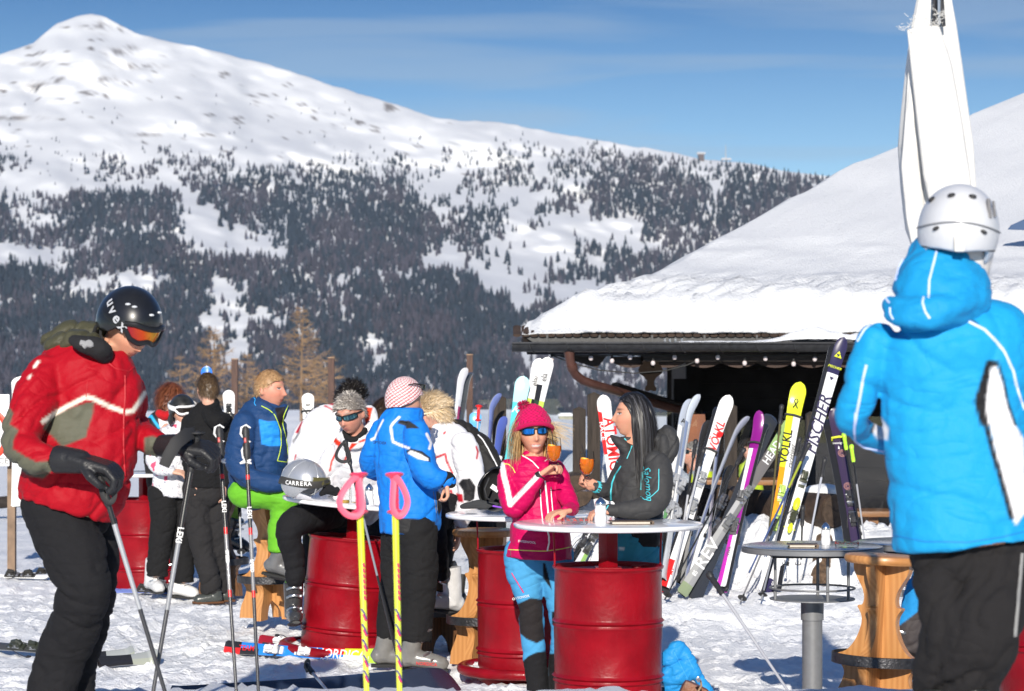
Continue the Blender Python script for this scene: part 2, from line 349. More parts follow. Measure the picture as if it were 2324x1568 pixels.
# ---------------------------------------------------------------- hut with its snow-laden roof
def ribbon_snow(name, rows, parent, m=snow):      # rows: list of arrays (n,3)
    V = np.stack(rows); return mobj(name, npmesh(name, V.reshape(-1, 3), gridfaces(V.shape[0], V.shape[1])), m, parent, True)
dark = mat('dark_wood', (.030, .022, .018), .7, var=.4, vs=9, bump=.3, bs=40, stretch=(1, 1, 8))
darkmetal = mat('dark_metal', (.035, .036, .04), .45, metal=.3, var=.3, vs=20)
brownwood = mat('brown_wood', (.075, .038, .028), .65, var=.35, vs=14, bump=.3, bs=50, stretch=(6, 6, .6))
copper = mat('brown_paint_metal', (.075, .032, .024), .38, var=.2, vs=10)
hut = thing('mountain_hut', 'low dark wooden mountain hut under a huge snow covered hipped roof', 'hut', (5, 24, 0))
EZ, EY, PT = 2.26, 24.0, math.tan(R(20))
SU = np.array([1180, 1200, 1292, 1400, 1560, 1700, 1860, 2030, 2324, 2700.]); SV = np.array([752, 722, 682, 642, 560, 488, 400, 325, 205, 90.])
ds = np.r_[0, .02, .05, .1, .18, np.arange(.3, 2.6, .09), np.arange(2.6, 13, .35)]
rows = []; NX = 420
for d in ds:
    y = EY+d; th = .03+.17*sstep(0, .28, d)
    z = EZ+d*PT
    v = V0-(z+.03+.09*sstep(0, .9, d)-CZ)*F/y; u = np.interp(-v, -SV, SU); xl = max((u-U0)/F*y, .1+d*.1)
    s = np.linspace(0, 1, NX)**1.25; x = xl+(20-xl)*s
    edge = 1-sstep(.5, 1.6, d)
    wav = .10*fbm(x*.35, x*0+y*.25, seed=81, o=3)+.035*fbm(x*1.2+y*1.5, y*3-x*1.2+0*x, seed=82)*sstep(.8, 2, d)
    lum = edge*(.08*fbm(x*3, x*0+d*5, seed=83)+.055*fbm(x*9, x*0+d*12, seed=84, o=3)+.02*fbm(x*24, x*0+d*24, seed=89, o=2)+.10*sstep(-.1, .35, fbm(x*.6, x*0, seed=85))*sstep(.02, .35, d))
    lw = np.clip((x-xl)/(.5-.2*sstep(0, 3, d)), .08, 1)**.8
    zz_ = z+th*lw*np.clip(.6+s*60, 0, 1)+(wav+lum)*lw*sstep(0, .1, d); yy = y-.03*edge*fbm(x*6, x*0+d*9, seed=86)-(.06*fbm(x*4, x*0+1, seed=87) if d < .2 else 0)
    rows.append(np.stack([x, yy+0*x, zz_], 1))
top = rows[-1].copy()
for k, (dy, dz) in enumerate(((2, -.5), (12, -4.3))):
    q = top.copy(); q[:, 1] += dy; q[:, 2] += dz; q[:, 0] = np.maximum(q[:, 0]-dy*.5*0, q[:, 0]); rows.append(q)
rows[0][:, 2] -= .0+.02*np.abs(fbm(rows[0][:, 0]*5, rows[0][:, 0]*0, seed=88, o=3)); rows[0][:, 1] -= .03
bot = rows[0].copy(); bot[:, 2] -= .012; bot[:, 1] += .06; rows.insert(0, bot)
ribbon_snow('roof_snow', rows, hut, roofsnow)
mb = MB()     # roof deck under the snow, left hip face included
pl = [rows[i][0] for i in range(1, len(rows)-2, 6)]
V = []
for p in pl: V += [(p[0]+.05, p[1], p[2]-.2), (20, p[1], p[2]-.2), (-.02+.12, p[1]+.0, EZ-.02)]
k = len(pl)
mb.add(V, [(3*i, 3*i+1, 3*i+4, 3*i+3) for i in range(k-1)]+[(3*i+2, 3*i, 3*i+3, 3*i+5) for i in range(k-1)])
mb.build('roof_deck', dark, hut, True)
tl = MB(); 
for i in range(176):
    x = .05+i*.085; tl.tube([(x, EY-.01, EZ-.01), (x, EY+.25, EZ+.085)], .040, 8, flat=.38)
tl.build('roof_tiles', mat('tile', (.045, .028, .02), .8, var=.5, vs=6, bump=.3), hut, True)
gd = MB(); gd.prism([(.12, EZ-.02), (15, EZ-.02), (15, EZ-.15), (.33, EZ-.15)], EY+.03, EY+.06)
for i in range(30): x = .35+i*.52; gd.box((x, EY+.0, EZ-.08), (.02, .03, .15))
gd.build('bird_guard', mat('guard', (.05, .05, .052), .5, var=.3, vs=60), hut, True)
gt = MB(); GZt = CZ+(V0-779)/F*23.7
pro = [(-.085*math.cos(a), -.085*math.sin(a)) for a in np.linspace(0, math.pi, 9)]
for sgn, off in ((1, 0),):
    vs = [(x, 23.72+py, GZt+pz) for x in (0.0, 15) for py, pz in pro]+[(x, 23.72+py*.9, GZt+pz*.9+.006) for x in (0.0, 15) for py, pz in pro]
    n9 = 9; fs = [(i, i+1, i+1+n9, i+n9) for i in range(n9-1)]+[(2*n9+i+1, 2*n9+i, 2*n9+i+n9, 2*n9+i+1+n9) for i in range(n9-1)]
    fs += [(0, n9, 3*n9, 2*n9), (n9-1, 2*n9-1+0, 4*n9-1, 3*n9-1), tuple(range(n9))]
    gt.add(vs, fs)
gt.tube([(0, 23.63, GZt), (15, 23.63, GZt)], .012, 8)
gt.build('gutter', darkmetal, hut, True)
for i in range(26):
    x = .16+i*.37; b2 = MB(); b2.tube([(x, 23.628, GZt+.01), (x+.02, 23.64, GZt-.05), (x+.06, 23.72, GZt-.09), (x+.07, 23.9, GZt-.07)], .008, 6); b2.build('gutter_bracket', darkmetal, hut, True)
gs = MB(); rows = []
xs = np.linspace(1.4, 3.6, 160)
for a in np.linspace(0, 1, 14):
    h = (.01+.015*(xs > 1.5)+.13*sstep(2.35, 2.9, xs)*(.75+.5*fbm(xs*3, xs*0, seed=91)))*sstep(1.4, 1.8, xs)
    y = 23.62+a*.34; z = GZt+.0+h*math.sin(math.pi*min(a+.03, .97))**.5*(1+.35*fbm(xs*7, xs*0+a*3, seed=92)); rows.append(np.stack([xs, y+0*xs-.02*fbm(xs*8, xs*0, seed=93), z], 1))
ribbon_snow('gutter_snow', rows, hut)
fb = MB(); fb.box((8, 23.98, 2.03), (13.4, .12, .07)); fb.box((8, 24.25, 2.0), (14, .5, .04)); fb.build('eave_beam', dark, hut, True)
sm = MB(); sm.prism([(.42, 2.06), (.95, 2.06), (.85, 1.93)], 24.05, 24.13); sm.build('corner_bracket', dark, hut, True)
va = MB(); poly = [(0.98, 2.04)]
x = 1.0
while x < 9:
    for k in range(9): poly.append((x+k*.36/8, 1.985-.055*math.sin(math.pi*k/8)**.8))
    x += .36
poly.append((x, 2.04)); va.prism(poly, 24.02, 24.04); va.build('scalloped_valance', mat('valance_wood', (.045, .024, .017), .7, var=.3, vs=12), hut, True)
# carved pendant, eave shade put into its near-black colour
pp = [(-.1, .06), (-.1, .0), (-.075, -.03), (-.1, -.05), (-.12, -.09), (-.11, -.13), (-.06, -.165), (-.035, -.2), (-.035, -.24), (-.055, -.27), (-.055, -.3), (-.03, -.305), (0, -.295)]
pp = pp+[(-a, b2) for a, b2 in pp[::-1][1:]]
px, _, pz = W(1476, 818, 24.0); pe = MB(); pe.prism([(a+px, b2+pz) for a, b2 in pp], 23.93, 23.99); pe.build('carved_pendant', mat('pendant', (.012, .008, .006), .9, spec=.1), hut, True)
wl = MB(); x0 = W(1568, 0, 26).x
for i in range(14): wl.box((x0+6, 26.0+.01*(i % 2), .2+i*.15), (12, .08, .147))
wl.box((x0+.02, 25.9, 1.15), (.16, .16, 2.3)); wl.box((x0-.12, 25.8, .95), (.16, .14, 1.75))
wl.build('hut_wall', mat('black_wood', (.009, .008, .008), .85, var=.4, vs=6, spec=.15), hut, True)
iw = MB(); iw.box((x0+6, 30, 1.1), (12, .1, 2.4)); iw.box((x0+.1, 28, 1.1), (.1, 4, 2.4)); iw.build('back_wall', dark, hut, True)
# brown orange panel edge seen behind the glass
op = MB(); q = [W(1540, 945, 24.6), W(1570, 945, 24.6), W(1592, 1010, 24.6), W(1560, 1060, 24.6)]
op.prism([(p.x, p.z) for p in [W(1552, 940, 24.6), W(1600, 940, 24.6), W(1612, 1075, 24.6), W(1560, 1075, 24.6)]], 24.6, 24.65); op.build('side_panel', mat('orange_panel', (.22, .07, .025), .6, var=.2), hut, True)
dp = MB(); pth = [W(1290, 786, 23.75), W(1293, 812, 23.75), W(1297, 834, 23.76), W(1306, 850, 23.8), W(1322, 863, 23.85), W(1345, 872, 23.95), W(1400, 888, 24.4), W(1480, 913, 25.1), W(1580, 940, 25.9)]
dp.tube(pth, [.06, .047, .045, .045, .045, .045, .045, .045, .045], 14); dp.tube([W(1297, 828, 23.75), W(1300, 838, 23.77)], .052, 14); dp.build('downpipe', copper, hut, True)
be = MB(); be.tube([W(1395, 880, 24.7), W(1585, 938, 26)], .06, 8); be.build('brace', dark, hut, True)
for (u, v) in ((1290, 694), (1306, 672), (1324, 702), (1378, 716), (1398, 712), (1868, 707), (1891, 707), (1906, 683), (1933, 683), (1962, 681), (1988, 679), (1905, 709), (1930, 708), (1955, 707), (1976, 706), (2310, 694), (2322, 692)):
    y = EY+.25
    for _ in range(40):
        p = W(u, v, y)
        if p.z < EZ+(y-EY)*PT+.17: break
        y += .06
        if y > 27: break
    y = min(y, 25.6); p = W(u, v, y); h = .075 if u < 1330 else .055
    m_ = MB(); m_.tube([p+Vector((-.035, -.05, -h)), p+Vector((0, 0, .01)), p+Vector((.045, .05, -h*.8))], .009 if u < 1330 else .012, 6); m_.build('snow_guard', darkmetal, hut, True)
for u in (1444, 1455, 1468, 1482):
    L_ = random.uniform(.06, .17); p = W(u*1.0+65, 768, 23.95); ic = MB(); ic.tube([p, p+Vector((.004, 0, -L_*.5)), p+Vector((0, 0, -L_))], [.013, .008, .001], 8)
    ic.build('icicle', mat('ice', (.9, .95, 1), .08, trans=.9, ior=1.31), hut, True)
# string lights
sl = thing('string_lights', 'string of round frosted bulbs on a black cable hanging under the gutter', 'lights', W(1252, 808, 23.9))
cb = MB(); cp = [W(1252, 806, 23.9), W(1300, 825, 23.9), W(1360, 840, 23.9), (W(1440, 847, 23.9)), W(1510, 841, 23.9), W(1560, 828, 23.9), W(1582, 818, 23.9)]
cb.tube(cp, .006, 6); cb.tube([W(u, 805+(3 if i % 2 else 0), 23.9) for i, u in enumerate(range(1252, 1960, 24))], .006, 6); cb.build('cable', mat('black_rubber', (.02, .02, .02), .6), sl, True)
for u, v in ((1252, 815), (1341, 813), (1389, 819), (1430, 811), (1482, 824), (1531, 811), (1582, 819), (1629, 811), (1690, 824), (1737, 814), (1801, 826), (1849, 815), (1905, 822)):
    p = W(u, v, 23.88); m_ = MB(); m_.lathe([(.004, -.024), (.014, -.021), (.022, -.008), (.023, .003), (.018, .017), (.012, .024)], p, 14); bo = m_.build('bulb', mat('bulb', (.62, .55, .56), .25), sl, True)
    m_ = MB(); m_.cyl(p+Vector((0, 0, .022)), p+Vector((0, 0, .055)), .014, .012, 10); m_.build('socket', MATS['black_rubber'], bo, True)

# ---------------------------------------------------------------- windbreak: posts and panes, logs
fence = []
postm = mat('weathered_wood', (.036, .027, .021), .8, var=.4, vs=10, bump=.5, bs=40, stretch=(5, 5, .5))
PL = ['dark square wooden post of the windbreak beside the blue ski', 'short dark wooden post left of the tall post behind the glasses', 'tall dark wooden post behind the left edge of the red and white ski', 'wooden windbreak post behind the white ski with red lettering', 'wooden windbreak post right of the tallest ski', 'wooden post of the windbreak hidden behind the blue jacket skier']
for i, (ua, ub, vt) in enumerate(((1117, 1149, 903), (1300, 1329, 929), (1333, 1362, 896), (1644, 1672, 922), (1829, 1850, 940), (2040, 2066, 925))):
    Zp = 21.3; a = W(ua, vt, Zp); c = W(ub, vt, Zp); w = c.x-a.x; g0 = gzz(a.x, Zp)
    m_ = MB(); m_.box(((a.x+c.x)/2, Zp, (a.z+g0-.3)/2), (w, .1, a.z-g0+.3), bev=.006); m_.add([(a.x, Zp-.05, a.z), (c.x, Zp-.05, a.z), (c.x, Zp+.05, a.z), (a.x, Zp+.05, a.z), ((a.x+c.x)/2, Zp-.05, a.z+.025), ((a.x+c.x)/2, Zp+.05, a.z+.025)], [(0, 1, 4), (2, 3, 5), (1, 2, 5, 4), (3, 0, 4, 5)])
    o = m_.build('wooden_post', postm); tag(o, PL[i], 'post', 'posts of the glass windbreak')
glass = bpy.data.materials.new('pane_glass'); glass.use_nodes = True; gn = glass.node_tree; gn.nodes.clear()
go = gn.nodes.new('ShaderNodeOutputMaterial'); gx_ = gn.nodes.new('ShaderNodeMixShader'); gt_ = gn.nodes.new('ShaderNodeBsdfTransparent'); gg = gn.nodes.new('ShaderNodeBsdfGlossy'); gg.inputs['Roughness'].default_value = 0
fr = gn.nodes.new('ShaderNodeFresnel'); fr.inputs[0].default_value = 1.45; gt_.inputs[0].default_value = (.96, .975, .98, 1)
gn.links.new(fr.outputs[0], gx_.inputs[0]); gn.links.new(gt_.outputs[0], gx_.inputs[1]); gn.links.new(gg.outputs[0], gx_.inputs[2]); gn.links.new(gx_.outputs[0], go.inputs[0]); MATS['pane_glass'] = glass
for i, (ua, ub, vt) in enumerate(((1030, 1117, 907), (1149, 1300, 905), (1362, 1644, 935), (1672, 1829, 953), (1850, 2040, 945))):
    a = W(ua, vt, 21.32); c = W(ub, vt, 21.32); m_ = MB(); m_.box(((a.x+c.x)/2, 21.32, (a.z+.45)/2), (c.x-a.x-.004, .008, a.z-.45))
    tag(m_.build('glass_pane', glass), ['narrow clear glass pane left of the blue ski', 'clear glass pane behind the woman in the pink hat', 'wide clear glass pane behind the black haired woman', 'clear glass pane behind the purple ski', 'clear glass pane right of the tallest ski'][i], 'glass pane', 'panes of the glass windbreak')
logm = mat('log_bark', (.045, .028, .019), .75, var=.45, vs=9, bump=.6, bs=25); endm = mat('log_end', (.055, .036, .024), .85, var=.45, vs=18, bump=.5, bs=30)
LL = ['dark log end in the snow behind the pink jacket', 'round log at the left of the log row, half behind white skis', 'second log of the row, right of the curved skis', 'log end under the big grey ski', 'log just left of the yellow ski', 'large cracked log lying by the tallest ski, snow on top']
for i, (u, v, r, Zl, dx) in enumerate(((1310, 1115, 37, 20.6, .0), (1597, 1140, 33, 19.9, -.25), (1638, 1140, 35, 19.85, -.2), (1706, 1147, 38, 19.8, -.25), (1742, 1150, 36, 19.9, -.25), (1893, 1160, 39, 19.2, -.62))):
    p = W(u, v, Zl); rr = r/F*Zl; lg = thing('log', LL[i], 'log', (p.x, p.y, p.z-rr), group='logs lying along the snow bank')
    q = p+Vector((dx, .9, .0)); m_ = MB(); m_.tube([p+Vector((0, .012, 0)), p+(q-p)*.4, q], [rr, rr*1.02, rr], 26, up=Vector((0, 0, 1))); m_.build('bark', logm, lg, True)
    t = (q-p).normalized(); a, b2 = frame(t, Vector((0, 0, 1))); e = MB(); vs = [p+Vector((0, 0, 0))]; fs = []
    for k in range(28): th = k/28*6.283; w_ = rr*.96*(1 if k != 5 else .9); vs.append(p+a*math.cos(th)*w_+b2*math.sin(th)*w_)
    fs = [(0, k+1, (k+1) % 28+1) for k in range(28)]; e.add(vs, fs); n0 = len(e.v)
    e.add([x-t*.018 for x in vs], [(0, (k+1) % 28+1, k+1) for k in range(28)]); e.add([x for y in zip(vs[1:], [x-t*.018 for x in vs[1:]]) for x in y], [(2*k, 2*((k+1) % 28), 2*((k+1) % 28)+1, 2*k+1) for k in range(28)])
    eo = e.build('cut_end', endm, lg, True)
    for k in range(3):
        th = random.uniform(0, 6.28); cr = MB(); cr.tube([p-t*.0175, p-t*.0185+a*math.cos(th)*rr*.5+b2*math.sin(th)*rr*.5, p-t*.0175+a*math.cos(th+.15)*rr*.93+b2*math.sin(th+.15)*rr*.93], [.004, .003, .001], 5); cr.build('crack', dark, eo, True)
def heap(name, label, c, r, seed, parent=None):
    m_ = MB(); m_.ball(c, r, 28); me = m_.mesh(name); co = np.array([v.co[:] for v in me.vertices]); dd = co-np.array(c)
    co = np.array(c)+dd*(1+.28*fbm(co[:, 0]*9+seed, co[:, 1]*9, co[:, 2]*9, seed=seed)[:, None]); me.vertices.foreach_set('co', co.ravel()); o = mobj(name, me, snow); return tag(o, label, 'snow', None)
heap('snow_heap', 'small cap of snow lying on the large cracked log', tuple(W(1868, 1116, 19.6)), (.17, .2, .06), 5)
heap('snow_heap', 'lump of snow behind the grey table at the foot of the dark ski', tuple(W(1985, 1240, 19.2)), (.28, .3, .12), 8)
# trestle legs of the log rail
for i, (pa, pb) in enumerate((((1872, 1225, 19.2), (1850, 1352, 18.6)), ((1935, 1215, 19.3), (1958, 1310, 18.9)))):
    a, b2 = W(*pa), W(*pb); b2.z -= .1; m_ = MB(); m_.tube([a, (a+b2)/2+Vector((.01, 0, 0)), b2], [.075, .085, .095], 16)
    tag(m_.build('wooden_prop', mat('prop_wood', (.12, .075, .045), .75, var=.5, vs=8, bump=.6, bs=20, stretch=(4, 4, .6))), ['thick gnarled wooden prop standing in the snow behind the grey table', 'wooden prop leaning right under the large log'][i], 'wooden prop')
tb = thing('picnic_table', 'brown wooden picnic table seen through the glass behind the skis', 'table', W(1720, 1130, 24))
m_ = MB(); m_.box(tuple(W(1712, 1092, 24)), (1.0, .7, .05), bev=.005); m_.build('tabletop', mat('varnished_pine', (.27, .12, .045), .45, var=.25, vs=6, stretch=(1, 6, 6)), tb, True)
for q in (1640, 1780):
    m_ = MB(); p = W(q, 1130, 24); m_.box((p.x, p.y, p.z-.12), (.1, .5, .6)); m_.build('leg', MATS['varnished_pine'], tb, True)
tb = thing('picnic_table', 'orange brown table end beyond the windbreak left of the blue jacket skier', 'table', W(2000, 1210, 22))
m_ = MB(); m_.box(tuple(W(1985, 1163, 22.2)), (.62, .6, .05), bev=.005); m_.build('tabletop', MATS['varnished_pine'], tb, True)
m_ = MB(); p = W(1975, 1200, 22.2); m_.box((p.x, p.y, p.z-.1), (.09, .4, .45)); m_.build('leg', MATS['varnished_pine'], tb, True)
# brown posts beyond the terrace
for i, (u, vt, lab) in enumerate(((533, 816, 'leftmost of the three tall brown posts, beside the white ski'), (752, 813, 'tall brown post above the grey haired man with sunglasses'), (1066, 806, 'tall brown post behind the skis left of the pink hat'))):
    p = W(u, vt, 30); m_ = MB(); m_.box((p.x, 30, p.z/2), (.078, .078, p.z+.6), bev=.004); o = thing('marker_post', lab, 'post', (p.x, 30, 0), group='tall brown posts behind the terrace')
    m_.build('shaft', brownwood, o, True); m_ = MB(); m_.box((p.x, 30, p.z+.308), (.084, .084, .012), bev=.003); 
    o2 = m_.build('cap', mat('post_end', (.33, .22, .14), .8, var=.3, vs=40), o, True)
    o.location.z = -.3
# low kerb beam on the left
m_ = MB(); a, b2 = W(-120, 1158, 31), W(75, 1134, 31.5); m_.tube([a, (a+b2)/2+Vector((0, 0, .02)), b2, W(330, 1140, 32)], [.075, .08, .075, .07], 12); tag(m_.build('kerb_log', dark), 'dark log edging the terrace at the far left', 'log')
# small field hut, summit station, mast
fh = thing('field_barn', 'tiny pale barn far off on the snowfield behind the pink hat', 'barn', W(1284, 956, 118))
a, b2 = W(1268, 957, 118), W(1300, 943, 118); m_ = MB(); m_.box(((a.x+b2.x)/2, 118, (a.z+b2.z)/2), (b2.x-a.x, 2, b2.z-a.z)); m_.build('wall', mat('barn_wall', (.30, .29, .22), .8, var=.2), fh, True)
m_ = MB(); m_.prism([(a.x-.1, b2.z), (b2.x+.1, b2.z), (b2.x-.1, b2.z+.12), (a.x+.1, b2.z+.12)], 116.9, 119.1); m_.build('roof', snow, fh, True)
zr = float(mdepth(np.array([1590.]), np.array([362.]))[0]); st = thing('summit_station', 'small dark tower building on the skyline of the mountain', 'building', W(1591, 362, zr))
m_ = MB(); p = W(1591, 356, zr-8); m_.box(tuple(p), (8.5, 8, 12)); m_.build('tower', mat('station', (.10, .075, .07), .7), st, True)
m_ = MB(); p = W(1591, 348, zr-8); m_.box(tuple(p), (12, 9, 2.5)); m_.build('platform', mat('station_light', (.45, .45, .47), .7), st, True)
ma = thing('radio_mast', 'thin radio mast on the skyline right of the summit building', 'mast', W(1647, 362, zr)); m_ = MB(); m_.tube([W(1647, 364, zr-8), W(1647, 328, zr-8)], [.9, .35], 6); m_.build('pole', mat('mast', (.35, .36, .38), .5), ma, True)
m_ = MB(); m_.box(tuple(W(1648, 361, zr-8)), (14, 6, 2.5)); m_.build('base_cabin', MATS['station_light'], ma, True)

# ---------------------------------------------------------------- bare larches
larchm = mat('larch_bark', (.20, .135, .085), .85, var=.3, vs=3); twig = mat('larch_twig', (.30, .19, .10), .85, var=.35, vs=1.5)
def larch_tree(u, vtop, vbase, Zt, wpx, label, dens_=1.0):
    b0 = W(u, vbase, Zt); tp = W(u+wpx*.03, vtop, Zt); H = tp.z-b0.z; t = thing('larch_tree', label, 'tree', b0, group='bare golden larches behind the terrace')
    m_ = MB(); m_.tube([b0+Vector((0, 0, -2)), b0+Vector((0, 0, H*.3)), b0+Vector((.03*H*.2, 0, H*.65)), tp], [H*.018, H*.013, H*.007, H*.0015], 8); m_.build('trunk', larchm, t, True)
    c = MB(); hw = wpx/F*Zt/2
    for k in range(int(95*dens_)):
        f = random.uniform(.12, .97); z = b0.z+H*f; L_ = hw*(1-f)**.75*random.uniform(.6, 1.15)+.1; a = random.uniform(0, 6.28)
        d = Vector((math.cos(a), math.sin(a)*.8, 0)); p = [Vector((b0.x, b0.y, z))]; up = random.uniform(-.25, .25)
        for q in range(1, 6): p.append(p[0]+d*L_*q/5+Vector((0, 0, L_*(-.22*q/5+.42*(q/5)**2+up*q/5)))+Vector([random.gauss(0, .02*L_) for _ in range(3)]))
        c.tube(p, [.016*L_**.5+.004, .012, .010, .008, .006, .003], 3, cap=False)
        for q in range(int(15*L_+4)):
            i = random.randint(1, 4); s = p[i].lerp(p[i+1], random.random()) if i < 5 else p[i]; l2 = random.uniform(.1, .38)*L_**.5
            e = s+d*l2*.6+Vector((random.gauss(0, .35)*l2, random.gauss(0, .3)*l2, random.uniform(-.75, .55)*l2)); mid = s.lerp(e, .5)+Vector((0, 0, -.05*l2))
            c.tube([s, mid, e], [.007, .006, .003], 3, cap=False)
    c.build('crown', twig, t, True, smooth=False)
larch_tree(484, 738, 945, 105, 175, 'broad bare golden larch behind the man in the black fleece')
larch_tree(684, 692, 945, 100, 165, 'tallest bare golden larch, above the man in the navy jacket', 1.3)
larch_tree(560, 800, 945, 112, 130, 'small bare larch between the two larger larches', .7)
larch_tree(752, 800, 945, 115, 110, 'small bare larch just right of the tallest larch', .6)
larch_tree(408, 800, 945, 118, 90, 'small bare larch left of the broad larch', .5)

# ---------------------------------------------------------------- folded parasol
white_cloth = mat('parasol_cloth', (.70, .69, .665), .7, var=.05, vs=3, bump=.12, bs=14, sheen=.2)
pr = thing('parasol', 'tall closed white parasol with a frayed top behind the grey ski helmet', 'parasol', (W(2128, 0, 9).x, 9, .4)); px = pr.location.x
vsn = np.linspace(-60, 562, 60); rows = []; s9 = F/9
lft = np.interp(vsn, [-60, 0, 60, 150, 260, 330, 420, 480, 520, 562], [2088, 2080, 2068, 2056, 2044, 2039, 2044, 2050, 2056, 2072])
rgt = np.interp(vsn, [-60, 0, 60, 150, 260, 330, 430, 480, 520, 562], [2148, 2160, 2171, 2184, 2199, 2208, 2214, 2212, 2206, 2190])
na = 96
for i, v in enumerate(vsn):
    cx, hw = (lft[i]+rgt[i])/2, (rgt[i]-lft[i])/2; th = np.linspace(0, 2*math.pi, na+1)
    pl_ = 1+(.05+.12*min(1, max(0, (v-40)/300)))*np.sin(th*9+.6*math.sin(v/120)+.004*v)*(np.abs(np.sin(th*4.5+1))**.3)
    x = (cx+hw*np.cos(th)*np.where(np.abs(np.cos(th)) > .9, 1, pl_)-U0)/s9; y = 9+.75*hw/s9*np.sin(th)*pl_; z = CZ+(V0-v)/s9+0*th; rows.append(np.stack([x, y, z], 1))
ribbon_snow('canopy', rows, pr, white_cloth)
def sheet(name, prof, m, parent, thick=.003, nu=16):      # prof rows: (u_left, u_right, v, depth, bulge)
    P = np.array(prof, float); t = np.linspace(0, 1, 40); k = np.linspace(0, 1, len(P)); G = [np.interp(t, k, P[:, j]) for j in range(5)]; rows = []
    for i in range(40):
        a = np.linspace(0, 1, nu); Zd = G[3][i]-G[4][i]*np.sin(math.pi*a)+.006*fbm(a*4+G[2][i]/90, a*0+G[2][i]/45, seed=99); u = G[0][i]+(G[1][i]-G[0][i])*a
        v = G[2][i]+(-10+0*a)*(a-.5)*np.clip(1-i/20, 0, 1); rows.append(np.stack([(u-U0)/F*Zd, Zd, CZ+(V0-v)/F*Zd], 1))
    o = ribbon_snow(name, rows, parent, m); md = o.modifiers.new('s', 'SOLIDIFY'); md.thickness = thick; return o
sheet('front_flap', [(2059, 2130, 62, 8.86, .02), (2068, 2160, 150, 8.84, .03), (2082, 2184, 280, 8.82, .035), (2096, 2202, 400, 8.81, .035), (2112, 2208, 470, 8.84, .02), (2128, 2206, 530, 8.88, .01)], white_cloth, pr)
sheet('side_fold', [(2064, 2076, 130, 8.93, .01), (2056, 2082, 250, 8.90, .02), (2046, 2090, 380, 8.885, .02), (2058, 2100, 500, 8.9, .02), (2070, 2100, 556, 8.92, .01)], white_cloth, pr)
m_ = MB(); x = W(2127, 0, 8.9).x
for dx in (-.018, 0, .018): m_.cyl((x+dx, 8.87, W(0, 62, 8.9).z), (x+dx*.5, 8.89, W(0, -50, 8.9).z), .008, .008, 8)
m_.build('ribs', mat('parasol_rib', (.05, .05, .055), .4, metal=.6), pr, True)
m_ = MB(); m_.cyl((x, 8.86, W(0, 60, 8.9).z), (x, 8.86, W(0, -40, 8.9).z), .006, .006, 8); m_.build('centre_tube', mat('alu', (.6, .6, .62), .3, metal=.9), pr, True)
fz = MB()
for k in range(90):
    u, v = random.choice(((2066, 50), (2062, 62), (2108, 52), (2085, 44), (2125, 50), (2112, 30), (2140, 30))); p = W(u+random.gauss(0, 8), v+random.gauss(0, 6), 8.85); q = p+Vector((random.uniform(-.035, .02), random.uniform(-.02, .01), random.uniform(-.02, .02))); fz.tube([p, p.lerp(q, .5)+Vector((0, 0, random.uniform(-.008, .008))), q], .0009, 3, cap=False)
fz.build('frayed_threads', white_cloth, pr, True)
m_ = MB(); m_.cyl((W(2128, 0, 9).x, 9, .35), (W(2128, 0, 9).x, 9, 3.4), .024, .024, 14); m_.build('pole', MATS['alu'], pr, True)
# dark blue board standing in for shade on the roof snow, right edge
sg = thing('roof_shade_board', 'small dark blue wedge board standing in for shade on the roof snow', 'sign', W(2310, 515, 26)); m_ = MB(); m_.prism([(p.x, p.z) for p in [W(2286, 521, 26), W(2294, 511, 26), W(2345, 488, 26), W(2345, 523, 26)]], 25.97, 26.0); m_.build('board', mat('navy_shade_board', (.03, .07, .16), .6), sg, True)
# sign and white board at the far left edge
sn = thing('notice_board', 'white notice board with a red ring cut by the left edge', 'sign', W(-60, 1110, 22))
def text(body, size, loc, m, parent=None, name='lettering', rot=None, ext=.0006, shear=0, align='CENTER', bold=0, sx=1):
    cu = bpy.data.curves.new(name, 'FONT'); cu.body = body; cu.size = size; cu.extrude = ext; cu.align_x = align; cu.align_y = 'CENTER'; cu.shear = shear; cu.offset = bold*size; cu.resolution_u = 3
    o = bpy.data.objects.new('tmp', cu); me = bpy.data.meshes.new_from_object(o); bpy.data.objects.remove(o)
    if sx != 1: me.transform(Matrix.Diagonal((sx, 1, 1, 1)))
    B = Matrix(((1, 0, 0, 0), (0, 0, -1, 0), (0, 1, 0, 0), (0, 0, 0, 1)))      # text plane faces -Y, reads to +X
    T = Matrix.Translation(loc) @ (rot.to_4x4() if rot is not None else Matrix.Identity(4)) @ B
    me.transform(T); return mobj(name, me, m, parent)
def totext(o): return o
m_ = MB(); a, b2 = W(-130, 1058, 22), W(22, 895, 22); m_.box(((a.x+b2.x)/2, 22, (a.z+b2.z)/2), (b2.x-a.x, .02, b2.z-a.z), bev=.008); wp = mat('white_plastic', (.8, .8, .8), .35); m_.build('panel', wp, sn, True)
c = W(-42, 985, 21.98); m_ = MB(); m_.tube([c+Vector((math.cos(t_)*.235, 0, math.sin(t_)*.235)) for t_ in np.linspace(0, 6.283, 41)[:-1]], .026, 6, closed=True, flat=.2); m_.build('red_ring', mat('sign_red', (.7, .05, .02), .4), sn, True)
tx = text('CE', .075, W(8, 1046, 21.985), mat('sign_grey', (.2, .2, .2), .5), None); tx.parent = sn; tx.data.transform(Matrix.Translation(-sn.location))
m_ = MB(); p = W(14, 1060, 22.1); m_.box((W(27, 0, 22.1).x, 22.1, p.z/2-.1), (.07, .07, p.z+.4)); m_.build('post', mat('sign_post', (.22, .15, .1), .8, var=.3), sn, True)

